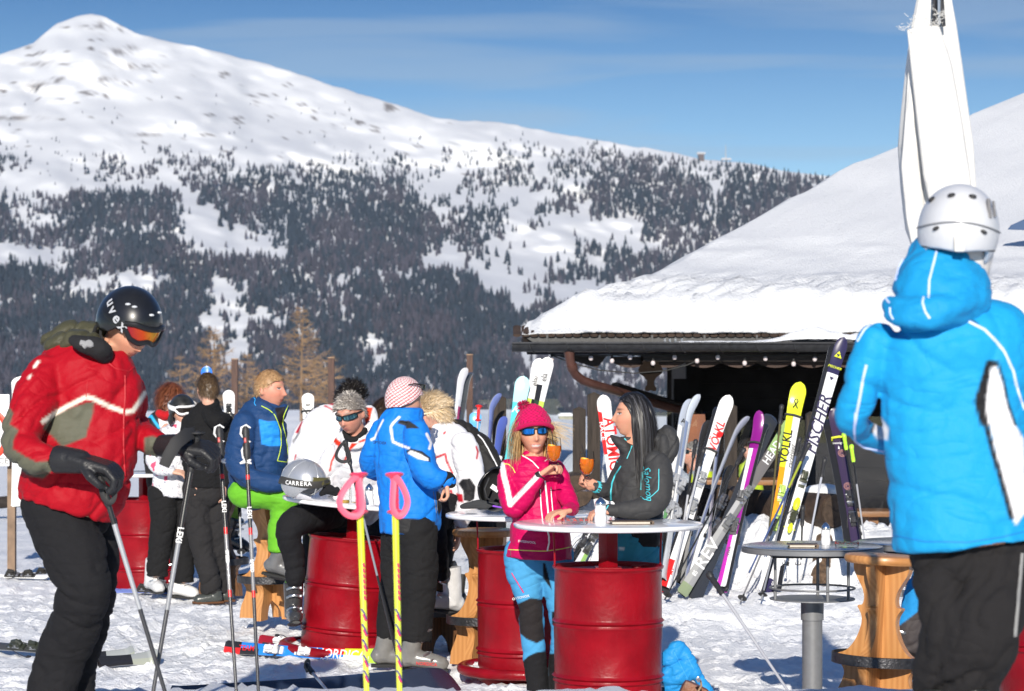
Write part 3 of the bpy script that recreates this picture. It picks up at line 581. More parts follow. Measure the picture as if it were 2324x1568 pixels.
# ---------------------------------------------------------------- barrels and tables
def T3(ax, ay, o): ax = Vector(ax).normalized(); ay = Vector(ay); ay = (ay-ax*ay.dot(ax)).normalized(); az = ax.cross(ay); return Matrix(((ax.x, ay.x, az.x, o[0]), (ax.y, ay.y, az.y, o[1]), (ax.z, ay.z, az.z, o[2]), (0, 0, 0, 1)))
def letters(body, size, o, ax, ay, m, parent, name='lettering', bold=.01, shear=0, sx=1, ext=.0005, world=False):
    cu = bpy.data.curves.new(name, 'FONT'); cu.body = body; cu.size = size; cu.extrude = ext; cu.align_x = 'CENTER'; cu.align_y = 'CENTER'; cu.shear = shear; cu.offset = bold*size; cu.resolution_u = 2
    t = bpy.data.objects.new('tmp', cu); me = bpy.data.meshes.new_from_object(t); bpy.data.objects.remove(t)
    me.transform(T3(ax, ay, o) @ Matrix.Diagonal((sx, 1, 1, 1))); return mobj(name, me, m, parent, world)
red = mat('barrel_red', (.235, .003, .009), .36, var=.24, vs=5, coat=.1, spec=.25, bump=.14, bs=11)
reddark = mat('barrel_lid', (.16, .006, .010), .5, var=.2, vs=20)
whitetop = mat('white_table_lacquer', (.86, .86, .87), .22, var=.04, vs=6, coat=.5)
def barrel_table(label, X, Y, g, rim=.80, ribs=(.507, .213), zt=1.03, r=.29, rt=.51, tilt=0, ring=.40, tx=0, rods=((-.27, -.08), (.27, .08)), post=0, top=True, snowring=True):
    t = thing('barrel_table', label, 'barrel table', (X, Y, g), (0, tilt, 0), group='white tables on red barrels')
    pr = [(r-.004, -.12), (r, -.1)]
    for z in sorted(ribs): pr += [(r, z-.036), (r+.008, z-.026), (r+.001, z-.014), (r+.001, z-.010), (r+.013, z), (r+.001, z+.012), (r, z+.02)]
    pr += [(r, rim-.03), (r+.002, rim-.018), (r+.009, rim-.012), (r+.010, rim-.002), (r+.004, rim+.002), (r-.006, rim), (r-.008, rim-.02), (r-.012, rim-.024)]
    for i in range(len(pr)): pr[i] = (pr[i][0]+.0025*math.sin(i*2.3), pr[i][1]) if pr[i][0] == r else pr[i]
    m_ = MB(); m_.lathe(pr, seg=64); m_.build('barrel', red, t)
    m_ = MB(); m_.lathe([(r-.012, rim-.024), (r-.05, rim-.022), (.0, rim-.02)], seg=40); m_.lathe([(.03, rim-.02), (.03, rim-.008), (.0, rim-.008)], (.16, .1, 0), 16); m_.build('lid', reddark, t)
    if top:
        m_ = MB(); m_.box((post, 0, (rim+zt)/2-.02), (.075, .075, zt-rim+.02), Matrix.Rotation(R(38), 3, 'Z'), bev=.004); m_.box((post, 0, rim-.014), (.14, .14, .01)); m_.build('post', red, t)
        for a, b in rods:
            m_ = MB(); s = math.hypot(a, b); k = (r+.002)/s; m_.tube([(a*k, b*k, rim-.01), (a*k*1.0, b*k, rim+.05), (a*k*1.02, b*k, zt-.04), (a*k*.9, b*k, zt-.03)], .0055, 8); m_.build('rod', red, t)
        m_ = MB(); m_.lathe([(0, zt-.028), (rt-.012, zt-.028), (rt-.003, zt-.022), (rt, zt-.012), (rt-.003, zt-.003), (rt-.012, zt), (0, zt)], (tx, 0, 0), 72); m_.build('tabletop', whitetop, t)
    if ring:
        m_ = MB(); m_.tube([(math.cos(a)*ring, math.sin(a)*ring, .03) for a in np.linspace(0, 6.2832, 49)[:-1]], .032, 10, closed=True, up=Vector((0, 0, 1))); m_.lathe([(ring-.02, .02), (r, -.02)], seg=40); m_.build('base_ring', red, t)
        if snowring:
            xs, ys = np.meshgrid(np.linspace(0, 6.2832, 90), np.linspace(r-.01, ring-.012, 10)); z = .03+.03*fbm(np.cos(xs)*5, np.sin(xs)*5, ys*9, seed=7)+.02*fbm(np.cos(xs)*14, np.sin(xs)*14, ys*30, seed=8)
            me = npmesh('packed_snow', np.stack([ys*np.cos(xs), ys*np.sin(xs), z], -1).reshape(-1, 3), gridfaces(10, 90)); mobj('packed_snow', me, snow, t)
    return t
def XY(u, s): return (u-U0)/s, F/s
x, y = XY(1380, 422); barrel_table('nearest white round table on a red barrel between the pink and black jackets', x, y, 0, tx=.0, rods=((-.29, -.05), (.28, .06)))
x, y = XY(780, 345); barrel_table('white round table on a tilted red barrel with a silver helmet on top', x, y, 0, rim=.77, ribs=(.47, .18), zt=1.005, rt=.49, tilt=R(5.0), r=.29, rods=((-.28, -.04), (.25, .12)))
x, y = XY(1193, 376); barrel_table('white round table on a red barrel behind the pink jacket, base ring full of snow', x, y, 0.03, rim=.75, ribs=(.44, .15), zt=.965, rt=.485, rods=((-.285, -.05), (.25, .12)), ring=.385)
x, y = XY(328, 260); barrel_table('farthest red barrel table, behind the man in the red jacket', x, y, 0, rim=.77, ribs=(.47, .18), zt=1.0, rt=.49, ring=0)
x, y = XY(2415, 505); barrel_table('red barrel cut by the right edge behind the black trousers', x, y, gzz(0, y), rim=.8, zt=1.03, rt=.3, ring=0, top=False)

# grey metal bar table
grey = mat('hammered_grey_metal', (.20, .205, .215), .42, metal=.25, bump=.12, bs=160, var=.06, vs=30)
brushed = mat('polished_grey_top', (.30, .305, .32), .20, metal=.6, var=.05, vs=3)
x, y = XY(1843.5, 424); gt_ = thing('bar_table', 'grey metal bar table with a lower shelf disc in front of the leaning skis', 'bar table', (x, y, 0), group='grey metal bar tables')
m_ = MB(); m_.lathe([(.0, .905), (.375, .905), (.375, .909), (.35, .914), (.0, .914)], seg=72); m_.build('tabletop', brushed, gt_)
m_ = MB(); m_.lathe([(.372, .874), (.378, .878), (.3785, .900), (.372, .9045), (.36, .905), (.36, .874), (.372, .874)], seg=72); m_.build('rim', grey, gt_)
m_ = MB(); m_.box((0, 0, .862), (.46, .36, .016)); m_.build('mounting_plate', mat('dark_plate', (.03, .031, .034), .5, metal=.4), gt_)
for a in (197, 285, 325, 75): m_ = MB(); m_.cyl((.215*math.cos(R(a)), .215*math.sin(R(a)), .628), (.215*math.cos(R(a)), .215*math.sin(R(a)), .856), .0085, seg=12); m_.build('strut', grey, gt_)
m_ = MB(); m_.tube([(math.cos(a)*.226, math.sin(a)*.226, .683) for a in np.linspace(0, 6.2832, 65)[:-1]], .0055, 8, closed=True, up=Vector((0, 0, 1))); m_.build('rail', grey, gt_)
m_ = MB(); m_.lathe([(0, .622), (.228, .622), (.228, .628), (0, .628)], seg=64); m_.build('shelf', grey, gt_)
m_ = MB(); m_.lathe([(.061, .512), (.0615, .621)], seg=40); m_.lathe([(.054, -.1), (.054, .513), (.061, .513)], seg=40); m_.lathe([(.2, -.01), (.2, .01), (.05, .015)], seg=40); m_.build('pole', grey, gt_)
for a in (228, 250): m_ = MB(); c = Vector((.2*math.cos(R(a))-.03, .2*math.sin(R(a)), .845)); m_.tube([c+Vector(p) for p in ((-.014, 0, -.012), (-.014, 0, -.022), (0, 0, -.026), (.014, 0, -.022), (.014, 0, -.012))], .0025, 6); m_.cyl(c, c+Vector((0, 0, -.026)), .0025, seg=6); m_.build('coat_hook', grey, gt_)
x, y = XY(2095, 414); g2 = dup(gt_, (x, y, 0), (0, 0, R(30)), 'second grey metal bar table, half hidden by the blue jacket skier')

# ---------------------------------------------------------------- carved wooden stools
pine = bpy.data.materials.new('larch_wood'); pine.use_nodes = True; MATS['larch_wood'] = pine
def woodmat(m, c1, c2):
    n = m.node_tree.nodes; l = m.node_tree.links.new; b = n['Principled BSDF']; b.inputs['Roughness'].default_value = .42; b.inputs['Coat Weight'].default_value = .15
    g = n.new('ShaderNodeTexCoord'); mpp = n.new('ShaderNodeMapping'); mpp.inputs['Scale'].default_value = (14, 14, 1.3); no_ = n.new('ShaderNodeTexNoise'); no_.inputs['Scale'].default_value = 2.2; no_.inputs['Detail'].default_value = 3; no_.inputs['Distortion'].default_value = 1.2
    w = n.new('ShaderNodeTexWave'); w.wave_type = 'RINGS'; w.inputs['Scale'].default_value = 1.1; w.inputs['Distortion'].default_value = 4; w.inputs['Detail'].default_value = 2; w.inputs['Detail Scale'].default_value = .7
    r = n.new('ShaderNodeValToRGB'); r.color_ramp.elements[0].color = (*c1, 1); r.color_ramp.elements[1].color = (*c2, 1); r.color_ramp.elements[0].position = .15; r.color_ramp.elements[1].position = .75
    ad = n.new('ShaderNodeMath'); ad.operation = 'ADD'; mu = n.new('ShaderNodeMath'); mu.operation = 'MULTIPLY'; mu.inputs[1].default_value = .45
    l(g.outputs['Object'], mpp.inputs[0]); l(mpp.outputs[0], w.inputs[0]); l(mpp.outputs[0], no_.inputs[0]); l(w.outputs['Fac'], mu.inputs[0]); l(mu.outputs[0], ad.inputs[0])
    m2 = n.new('ShaderNodeMath'); m2.operation = 'MULTIPLY'; m2.inputs[1].default_value = .6; l(no_.outputs[0], m2.inputs[0]); l(m2.outputs[0], ad.inputs[1]); l(ad.outputs[0], r.inputs[0]); l(r.outputs[0], b.inputs['Base Color'])
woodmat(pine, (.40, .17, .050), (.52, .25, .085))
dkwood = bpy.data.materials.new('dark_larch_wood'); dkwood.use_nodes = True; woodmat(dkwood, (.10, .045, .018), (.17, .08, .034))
iron = mat('hammered_iron', (.06, .06, .065), .42, metal=.7, bump=.5, bs=70, var=.25, vs=30)
PROF = [(.225, 0), (.215, .10), (.185, .19), (.175, .26), (.205, .32), (.225, .345), (.222, .37), (.17, .40), (.13, .46), (.105, .53), (.092, .60), (.098, .655), (.118, .70), (.112, .712), (.092, .72), (.085, .77), (.098, .83), (.125, .89), (.148, .95), (.15, 1.0)]
def cr_prof(P, n=4):
    out = []
    for i in range(len(P)-1):
        p0, p1, p2, p3 = P[max(i-1, 0)], P[i], P[i+1], P[min(i+2, len(P)-1)]
        for k in range(n):
            t = k/n; out.append(tuple(.5*((2*p1[j])+(-p0[j]+p2[j])*t+(2*p0[j]-5*p1[j]+4*p2[j]-p3[j])*t*t+(-p0[j]+3*p1[j]-3*p2[j]+p3[j])*t**3) for j in (0, 1)))
    return out+[P[-1]]
def stool(label, u, s, z0, H, rot=0, tilt=(0, 0), m=None, group=None, rs=.195, band=True):
    m = m or pine; X, Y = XY(u, s); t = thing('wooden_stool', label, 'stool', (X, Y, z0), (R(tilt[0]), R(tilt[1]), R(rot)), group='carved wooden bar stools')
    p = [(a, b*(H-.045)) for a, b in cr_prof(PROF, 3)]
    arch = [(.10*math.cos(a)*1.0, .13*math.sin(a)) for a in np.linspace(math.pi, 0, 9)]
    poly = p+[(-a, b) for a, b in p[::-1]]+arch[0:]
    for k in range(2):
        M = Matrix.Rotation(R(90*k+45), 3, 'Z'); m_ = MB()
        if k == 0: m_.prism(poly, -.024, .024, M); m_.build('board', m, t)
        else:
            for sg in (1, -1):
                half = [(max(a, .0245), b) for a, b in p]+[(.0245, p[-1][1]), (.0245, .13)]+[q for q in arch if q[0] > .0245][:]
                m_ = MB(); m_.prism([(a*sg, b) for a, b in half], -.024, .024, M); m_.build('board', m, t)
    m_ = MB(); m_.lathe([(0, H-.045), (rs-.012, H-.045), (rs, H-.034), (rs+.002, H-.02), (rs-.004, H-.006), (rs-.02, H), (0, H)], seg=48); m_.build('seat', m, t)
    if band:
        rb = .229; zb = .36*(H-.045); m_ = MB(); m_.lathe([(rb, zb-.027), (rb+.006, zb-.025), (rb+.006, zb+.025), (rb, zb+.027), (rb, zb-.027)], seg=40); bd = m_.build('iron_band', iron, t)
        for k in range(4): a = R(45+90*k); m_ = MB(); m_.ball(((rb+.006)*math.cos(a), (rb+.006)*math.sin(a), zb), .008, 8); m_.build('rivet', iron, bd)
    return t
stool('orange brown carved stool with an iron band at the lower right', 1988, 453, .13, .79, 12, (0, 3))
stool('light wooden stool behind the white table, left of the pink jacket', 1097, 360, .0, .86, 20)
stool('pale wooden stool carrying the man in green trousers', 613, 318, .10, .84, 28)
stool('shaded wooden stool under the blonde woman in the white jacket', 1000, 345, 0, .84, 5, m=dkwood)  # shade cast by the people is put into the darker wood colour
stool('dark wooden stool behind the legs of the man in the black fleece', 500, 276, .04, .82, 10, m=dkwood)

# ---------------------------------------------------------------- things on the tables
glassm = bpy.data.materials.new('clear_glass'); glassm.use_nodes = True; gn = glassm.node_tree; gn.nodes.clear(); go = gn.nodes.new('ShaderNodeOutputMaterial'); g1_ = gn.nodes.new('ShaderNodeMixShader'); g2_ = gn.nodes.new('ShaderNodeBsdfTransparent'); g3_ = gn.nodes.new('ShaderNodeBsdfGlossy'); g3_.inputs['Roughness'].default_value = .03; g4_ = gn.nodes.new('ShaderNodeLayerWeight'); g4_.inputs[0].default_value = .06; g2_.inputs[0].default_value = (.975, .985, .99, 1)
gn.links.new(g4_.outputs['Fresnel'], g1_.inputs[0]); gn.links.new(g2_.outputs[0], g1_.inputs[1]); gn.links.new(g3_.outputs[0], g1_.inputs[2]); gn.links.new(g1_.outputs[0], go.inputs[0]); MATS['clear_glass'] = glassm
chrome = mat('chrome', (.75, .76, .78), .12, metal=1)
sugar = mat('sugar', (.85, .84, .82), .8, bump=.2, bs=300)
def shaker(label, u, Z, z, h=.14, k=1.0):
    X = (u-U0)/F*Z; t = thing('sugar_shaker', label, 'shaker', (X, Z, z), group='sugar shakers')
    m_ = MB(); pr = [(0, .0), (.027, 0), (.03, .01), (.03, .035), (.026, .05), (.029, .065), (.026, .085), (.025, .098), (0, .098)]
    m_.lathe([(a*k, b*h/.14) for a, b in pr], seg=40); m_.v = [(x*(1+.035*(j % 2)), y*(1+.035*(j % 2)), z) for j, (x, y, z) in enumerate(m_.v)]; bd = m_.build('jar', mat('sugar_jar', (.80, .80, .81), .12, coat=.8), t)
    m_ = MB(); m_.lathe([(.026*k, .094*h/.14), (.0275*k, .1*h/.14), (.026*k, .112*h/.14), (.015*k, .128*h/.14), (.004, .138*h/.14), (0, .14*h/.14)], seg=24); m_.build('spout_lid', chrome, t)
    return t
shaker('sugar shaker with a chrome cap on the nearest white table', 1363, 12.95, 1.03, .14, 1.1)
shaker('sugar shaker on the tilted white table behind the pink ski pole grip', 838, 15.7, .98, .15)
shaker('small sugar shaker on the grey metal table', 1874, 12.95, .914, .12, .85)
def ashtray(label, u, Z, z, r=.066):
    X = (u-U0)/F*Z; t = thing('ashtray', label, 'ashtray', (X, Z, z), group='round glass ashtrays')
    m_ = MB(); m_.lathe([(0, .0), (r, .0), (r+.003, .006), (r+.003, .03), (r, .034), (r-.008, .034), (r-.014, .01), (0, .008)], seg=40); m_.build('dish', glassm, t)
    m_ = MB()
    for k in range(12):
        a = k/12*6.283; c = Vector(((r+.0035)*math.cos(a), (r+.0035)*math.sin(a), .019)); d = Vector((-math.sin(a), math.cos(a), 0)); m_.tube([c-d*.009, c+d*.002+Vector((0, 0, .006)), c+d*.01], .0018, 5)
    m_.build('red_print', mat('print_red', (.65, .05, .03), .4), t); return t
ashtray('glass ashtray with red print on the nearest white table', 1304, 12.85, 1.03)
ashtray('glass ashtray with red print on the grey metal table', 1922, 12.75, .914, .058)
def wallet(label, u, Z, z, w, rz):
    X = (u-U0)/F*Z; t = thing('menu_wallet', label, 'menu folder', (X, Z, z), (0, 0, R(rz)), group='brown leather menu folders')
    lm = mat('old_leather', (.10, .068, .045), .5, var=.35, vs=20, bump=.3, bs=60)
    m_ = MB(); m_.box((0, 0, .002), (w, .13, .004), bev=.0015); m_.tube([(w/2, -.065, .010), (w/2, .065, .010)], .0095, 10, flat=.8); m_.build('cover', lm, t)
    m_ = MB(); m_.box((-.004, 0, .0165), (w+.008, .13, .004), bev=.0015); m_.build('cover_top', lm, t)
    m_ = MB(); m_.box((-.006, -.002, .0092), (w-.02, .122, .0095)); m_.build('pages', mat('paper', (.55, .5, .42), .8, bump=.5, bs=200, stretch=(.1, .1, 8)), t)
wallet('worn brown menu folder on the nearest white table', 1432, 12.85, 1.03, .22, 4)
wallet('brown menu folder on the grey metal table', 1822, 12.75, .914, .15, -4)
def tumbler(label, u, Z, z, h, r=.032, fill=None, frac=.2):
    X = (u-U0)/F*Z; t = thing('drinking_glass', label, 'glass', (X, Z, z), group='drinking glasses on the tilted table'); m_ = MB()
    m_.lathe([(0, 0), (r*.85, 0), (r, h), (r-.0015, h), (r*.82-.001, .006), (0, .006)], seg=28); m_.build('glass_wall', glassm, t)
    if fill: m_ = MB(); m_.lathe([(0, .0065), (r*.81, .0065), (r*.84, h*frac), (0, h*frac)], seg=24); m_.build('drink', fill, t)
tumbler('tall empty beer glass on the tilted white table', 806, 15.75, .985, .17, .032, mat('beer', (.6, .38, .08), .1, trans=.7, ior=1.33), .12)
tumbler('short glass with a little amber drink by the black strap', 784, 15.6, .99, .12, .03, MATS['beer'], .3)

# ---------------------------------------------------------------- skis
def ski(label, tip, tail, w=.105, roll=0, bands=((1, (.8, .8, .8)),), curve=.07, bind=(.36, .52), bcol=(.03, .03, .03), group='skis leaning on the log rail', texts=(), pair=0, name='ski', waist=.66, strap=None, sole=(.02, .02, .022), twist=0, bend=0, cat='ski'):
    w = w*(.87 if w < .2 and cat == 'ski' else 1)
    A, B = W(*tail), W(*tip); ax = (B-A); L_ = ax.length; ax.normalize(); n0 = Vector((0, -1, 0)); n0 = (n0-ax*n0.dot(ax)).normalized(); n0 = Matrix.Rotation(R(roll), 3, ax) @ n0; side = ax.cross(-n0).normalized()
    # local: x = side (to the right seen from the front), y = -normal, z = along
    side = (-n0).cross(ax).normalized()*1
    M = Matrix(((side.x, -n0.x, ax.x, A.x), (side.y, -n0.y, ax.y, A.y), (side.z, -n0.z, ax.z, A.z), (0, 0, 0, 1)))
    t = thing(name, label, cat, group=group); t.matrix_basis = M
    def hw(f):
        b_ = w/2*(waist+(1-waist)*abs((f-.45)/.5)**2.0*(1 if f > .45 else .7)); e = 1
        if f > .955: e = math.sqrt(max(0, 1-((f-.955)/.045)**2))
        if f < .012: e = .75+.25*f/.012
        return max(b_*e, .0006)
    def yo(f): return (-curve*((f-.88)/.12)**2 if f > .88 else 0)+bend*math.sin(math.pi*f)-(.012*((.05-f)/.05)**2 if f < .05 else 0)
    ts = np.unique(np.r_[np.linspace(0, .012, 3), np.linspace(.012, .88, 40), np.linspace(.88, 1, 22), [b[0] for b in bands]]); names = {}
    ml = []
    def mi(c):
        c = tuple(c) if not isinstance(c, str) else c
        if c not in names: names[c] = len(ml); ml.append(mat('ski_%s' % (c if isinstance(c, str) else '_'.join('%.2f' % q for q in c)), c, .25, coat=.35))
        return names[c]
    edge = mi('8a8d92'); so = mi(sole); m_ = MB(); th = .011
    for i in range(len(ts)-1):
        f0, f1 = ts[i], ts[i+1]; c = next(b[1] for b in bands if (f0+f1)/2 <= b[0]+1e-9)
        q = []
        for f in (f0, f1): z = f*L_; h = hw(f); y = yo(f); q.append([(-h, y+.003, z), (-h*.9, y, z), (0, y-.002, z), (h*.9, y, z), (h, y+.003, z), (h, y+th, z), (-h, y+th, z)])
        two = c if isinstance(c, list) else [c, c]
        for k, mm in ((0, two[0]), (1, two[0]), (2, two[1]), (3, two[1]), (4, None), (5, 'S'), (6, None)):
            m_.mi = edge if mm is None else so if mm == 'S' else mi(mm); j = (k+1) % 7; m_.add([q[0][k], q[0][j], q[1][j], q[1][k]], [(0, 1, 2, 3)])
    q = []; body = m_.build('ski_body', ml, t)
    if pair:
        m2 = body.copy(); C.objects.link(m2); m2.parent = t; m2.matrix_basis = Matrix.Translation((pair, .028, -.02)) @ Matrix.Rotation(math.pi, 4, 'Z'); m2.name = 'ski_body'
    if bind:
        bm_ = mat('binding_%d' % (sum(bcol)*1000), bcol, .35, coat=.2); sil = mat('binding_metal', (.5, .51, .53), .3, metal=.9); dk = mat('binding_dark', (.03, .03, .033), .4)
        for f, kind in ((bind[0], 'heel'), (bind[1], 'toe')):
            z = f*L_; y = yo(f); b_ = MB(); sg = -1 if kind == 'heel' else 1
            b_.box((0, y-.010, z), (.05, .016, .15), bev=.004); b_.box((0, y-.032, z+sg*.02), (.048, .04, .065), Matrix.Rotation(R(12*sg), 3, 'X'), bev=.009); b_.tube([(0, y-.03, z+sg*.045), (0, y-.06, z+sg*.03), (0, y-.052, z-sg*.015)], [.019, .016, .012], 8)
            b_.box((0, y-.03, z-sg*.025), (.062, .026, .02), bev=.006)
            bo = b_.build(kind+'_piece', bm_, t); b_ = MB(); b_.box((0, y-.020, z-sg*.005), (.056, .008, .1), bev=.002); b_.cyl((-.029, y-.035, z+sg*.02), (.029, y-.035, z+sg*.02), .009, seg=10); b_.build('metal_plate', sil, bo)
            if kind == 'heel':
                b_ = MB()
                for s2 in (-1, 1): b_.tube([(s2*.03, y-.012, z+.03), (s2*.046, y+.0, z-.02), (s2*.052, y+.03, z-.09), (s2*.04, y+.035, z-.11)], .003, 6); b_.box((s2*.046, y+.036, z-.115), (.022, .012, .035), bev=.004)
                b_.build('brake', dk, bo)
    for (body_, size, f, col, kw) in texts:
        kw = dict(kw); dx = kw.pop('dx', 0); vert = kw.pop('vert', True); flip = kw.pop('flip', False)
        axx = (0, 0, -1 if flip else 1) if vert else (1, 0, 0); ayy = ((1 if flip else -1), 0, 0) if vert else (0, 0, 1)
        letters(body_, size, (dx, yo(f)-.0035, f*L_), axx, ayy, mat('ink_'+str(col), col, .4), t, **kw)
    if strap is not None:
        f, col = strap; b_ = MB(); h = hw(f)+.008; pts = [(-h, -.012, 0), (0, -.016, .004), (h, -.012, 0), (h, .05, 0), (0, .055, 0), (-h, .05, 0)]
        b_.tube([Vector(p)+Vector((0, yo(f), f*L_)) for p in pts], .010, 8, closed=True, flat=.9, up=Vector((0, 0, 1))); b_.build('ski_strap', mat('strap_'+str(sum(col))[:5], col, .6), t)
    return t
Wt = (.80, .80, .80); BK = (.02, .02, .022); NV = (.03, .025, .07); YL = (.72, .78, .03); RD = (.62, .02, .02); SV = (.45, .47, .5)
def tri(t, pts, m, f0=0, y=-.0042):     # flat emblem pieces on the ski top, local x,z
    m_ = MB()
    for p in pts: m_.prism([(a, b) for a, b in p], y-.0006, y)
    return m_.build('emblem', m, t)
G = 19.0; G1 = 18.3
s_ = ski('tallest ski, white with a navy tip and large navy FISCHER lettering', (1912, 770, 19.25), (1748, 1352, 18.25), w=.118, bands=((.06, NV), (.86, Wt), (1, NV)), curve=.05, bind=(.30, .44), pair=-.03, waist=.72,
    texts=(('FISCHER', .135, .655, NV, dict(shear=.25, sx=1.05, bold=.012)), ('FISCHER', .03, .885, YL, dict(vert=False, shear=.25)), ('RC4', .026, .268, NV, dict(vert=False)), ('WORLDCUP', .017, .252, YL, dict(vert=False)), ('FISCHER', .04, .045, Wt, dict(shear=.2))), bcol=(.05, .055, .03))
Lz = (W(1912, 770, 19.25)-W(1748, 1352, 18.25)).length; ym = mat('ink_'+str(YL), YL, .4); zc = .935*Lz
tri(s_, [[(-.03, zc-.03), (0, zc-.03), (-.015, zc)], [(0, zc-.03), (.03, zc-.03), (.015, zc)], [(-.015, zc+.002), (.015, zc+.002), (0, zc+.03)]], ym, y=-.0175)
nm = mat('ink_'+str(NV), NV, .4); zc = .85*Lz; wm = mat('ink_white', Wt, .4)
tri(s_, [[(-.045, zc), (-.01, zc), (-.028, zc-.05)], [(.045, zc), (.01, zc), (.028, zc-.05)]], wm, y=-.003); tri(s_, [[(-.02, zc-.01), (.02, zc-.01), (0, zc-.045)]], nm, y=-.0035)
for q_ in ((-.03, .34, (.028, .03, .06)), (-.05, .245, (.02, .022, .045))): m_ = MB(); m_.ball((0, q_[0], q_[1]*Lz), q_[2], 12); m_.build('neon_binding_cap', ym, s_)
s_ = ski('yellow tipped ski with yellow and black lettering and an orange lower half', (1811, 880, 19.2), (1737, 1345, 18.3), w=.145, bands=((.3, Wt), (.42, [(.75, .32, .02), (.78, .55, .02)]), (.60, [(.8, .30, .01), Wt]), (.86, [YL, Wt]), (1, YL)), curve=.10, bind=(.33, .47), bcol=(.45, .62, .15), pair=.0, waist=.70, strap=(.855, BK),
    texts=(('VÖLKL', .10, .70, BK, dict(dx=-.02, bold=.02)), ('racetiger', .06, .66, (.08, .08, .08), dict(dx=.035, shear=.15))))
Lz = (W(1811, 880, 19.2)-W(1737, 1345, 18.3)).length; zc = .925*Lz; bmk = mat('ink_black', BK, .4)
def diamond(t, zc, a, b, w_, y):
    m_ = MB(); P = [(0, zc+b), (a, zc), (0, zc-b), (-a, zc)]
    for i in range(4):
        p, q = P[i], P[(i+1) % 4]; m_.tube([(p[0], y, p[1]), (q[0], y, q[1])], w_, 4, flat=.3)
    m_.tube([(0, y, zc-b), (-a*1.2, y, zc-b*2.2)], w_, 4, flat=.3); m_.tube([(0, y, zc-b), (a*1.2, y, zc-b*2.2)], w_, 4, flat=.3); m_.build('emblem', bmk, t)
diamond(s_, zc, .016, .028, .004, -.024)
ski('wide ski showing its plain dark grey base', (1756, 934, 19.15), (1575, 1363, 18.0), w=.15, bands=((1, (.035, .038, .045)),), curve=-.05, bind=None, waist=.66, sole=Wt)
ski('grey patterned ski with white HEAD lettering under the dark ski', (1800, 952, 19.2), (1546, 1350, 17.9), w=.125, bands=((.06, (.25, .3, .18)), (.35, [(.38, .38, .37), (.30, .30, .30)]), (.62, [(.42, .42, .42), (.2, .2, .2)]), (.8, (.16, .15, .15)), (1, (.28, .42, .16))), curve=.05, bind=(.40, .56), bcol=(.16, .165, .17), texts=(('REV', .13, .22, Wt, dict(sx=1.4, flip=False)), ('HEAD', .085, .80, Wt, dict(sx=1.2)), ('85', .05, .115, Wt, dict())))
ski('slim purple ski with a white patch, leaning between the curved and the dark ski', (1727, 942, 19.0), (1636, 1332, 18.2), w=.10, bands=((.3, [(.5, .03, .42), Wt]), (.5, (.30, .02, .30)), (.8, [Wt, (.35, .02, .3)]), (1, (.22, .01, .20))), roll=-25, bind=(.34, .5), bcol=(.10, .10, .105), strap=(.83, BK), pair=.02, texts=(('VIVA', .04, .2, (.1, .1, .1), dict()),))
ski('thin silver blue ski seen edge on, curving away at the tip', (1688, 944, 19.0), (1556, 1318, 18.2), w=.10, roll=66, bands=((.5, (.25, .3, .5)), (1, (.42, .45, .55))), curve=.05, bind=None, bend=.03)
ski('second thin silver ski seen edge on beside the white ski with red letters', (1640, 941, 19.1), (1608, 1300, 18.3), w=.10, roll=66, bands=((.5, (.45, .42, .5)), (1, (.3, .35, .55))), curve=.05, bind=None, bend=.02)
s_ = ski('white ski with jagged red and black letters at its tip', (1650, 908, 19.1), (1512, 1334, 18.1), w=.128, bands=((.14, [RD, Wt]), (.34, Wt), (.36, BK), (1, Wt)), curve=.08, bind=(.42, .56), bcol=(.3, .31, .32), pair=-.02, strap=(.72, BK), texts=(('VÖLKL', .095, .80, RD, dict(dx=.012, bold=.02, shear=.2)), ('AC', .07, .09, RD, dict())))
tri(s_, [[(.01, 1.42), (.05, 1.46), (.052, 1.5), (.0, 1.48)]], mat('ink_'+str(RD), RD, .4), y=-.004)
ski('pair of pale blue and silver skis left of the seated man in hi-vis', (1572, 899, 19.0), (1506, 1315, 18.1), w=.095, roll=48, bands=((.3, (.5, .52, .55)), (.6, [Wt, (.35, .4, .5)]), (.85, [(.2, .25, .38), Wt]), (1, (.55, .6, .68))), curve=.07, bind=(.36, .5), bcol=(.35, .36, .38))
ski('silver ski with a dark emblem just left of the pale blue pair', (1558, 912, 19.05), (1492, 1300, 18.1), w=.10, roll=30, bands=((.3, BK), (.55, [(.12, .3, .12), Wt]), (.85, [Wt, (.25, .3, .42)]), (1, (.40, .45, .55))), curve=.06, bind=(.38, .52), bcol=(.32, .33, .35), texts=(('A', .07, .88, BK, dict(vert=False)),))
s_ = ski('red and white ski with large red ATOMIC lettering behind the black haired woman', (1369, 903, 20.4), (1418, 1290, 19.5), w=.135, bands=((.30, Wt), (1, Wt)), curve=.05, bind=(.28, .42), waist=.78, texts=(('ATOMIC', .135, .72, RD, dict(dx=.022, flip=True, sx=1.0, bold=.02)),))
Lz = (W(1369, 903, 20.4)-W(1418, 1290, 19.5)).length
tri(s_, [[(-.06, Lz*.95), (-.028, Lz*.965), (-.022, Lz*.66), (-.052, Lz*.66)]], mat('ink_'+str(RD), RD, .4), y=-.0042); letters('RACE', .05, (-.042, -.0062, Lz*.80), (0, 0, -1), (1, 0, 0), wm, s_, sx=1.5)
s_ = ski('dark purple ski with pink circle pattern and a neon strap at the right', (1893, 934, 19.2), (1948, 1250, 18.3), w=.12, bands=((1, (.045, .03, .07)),), curve=.05, bind=(.22, .36), bcol=(.04, .04, .045), pair=-.05, waist=.72, strap=(.80, YL), texts=(('rossignol', .03, .765, Wt, dict(vert=False)),))
pk = mat('pink_print', (.55, .28, .25), .4)
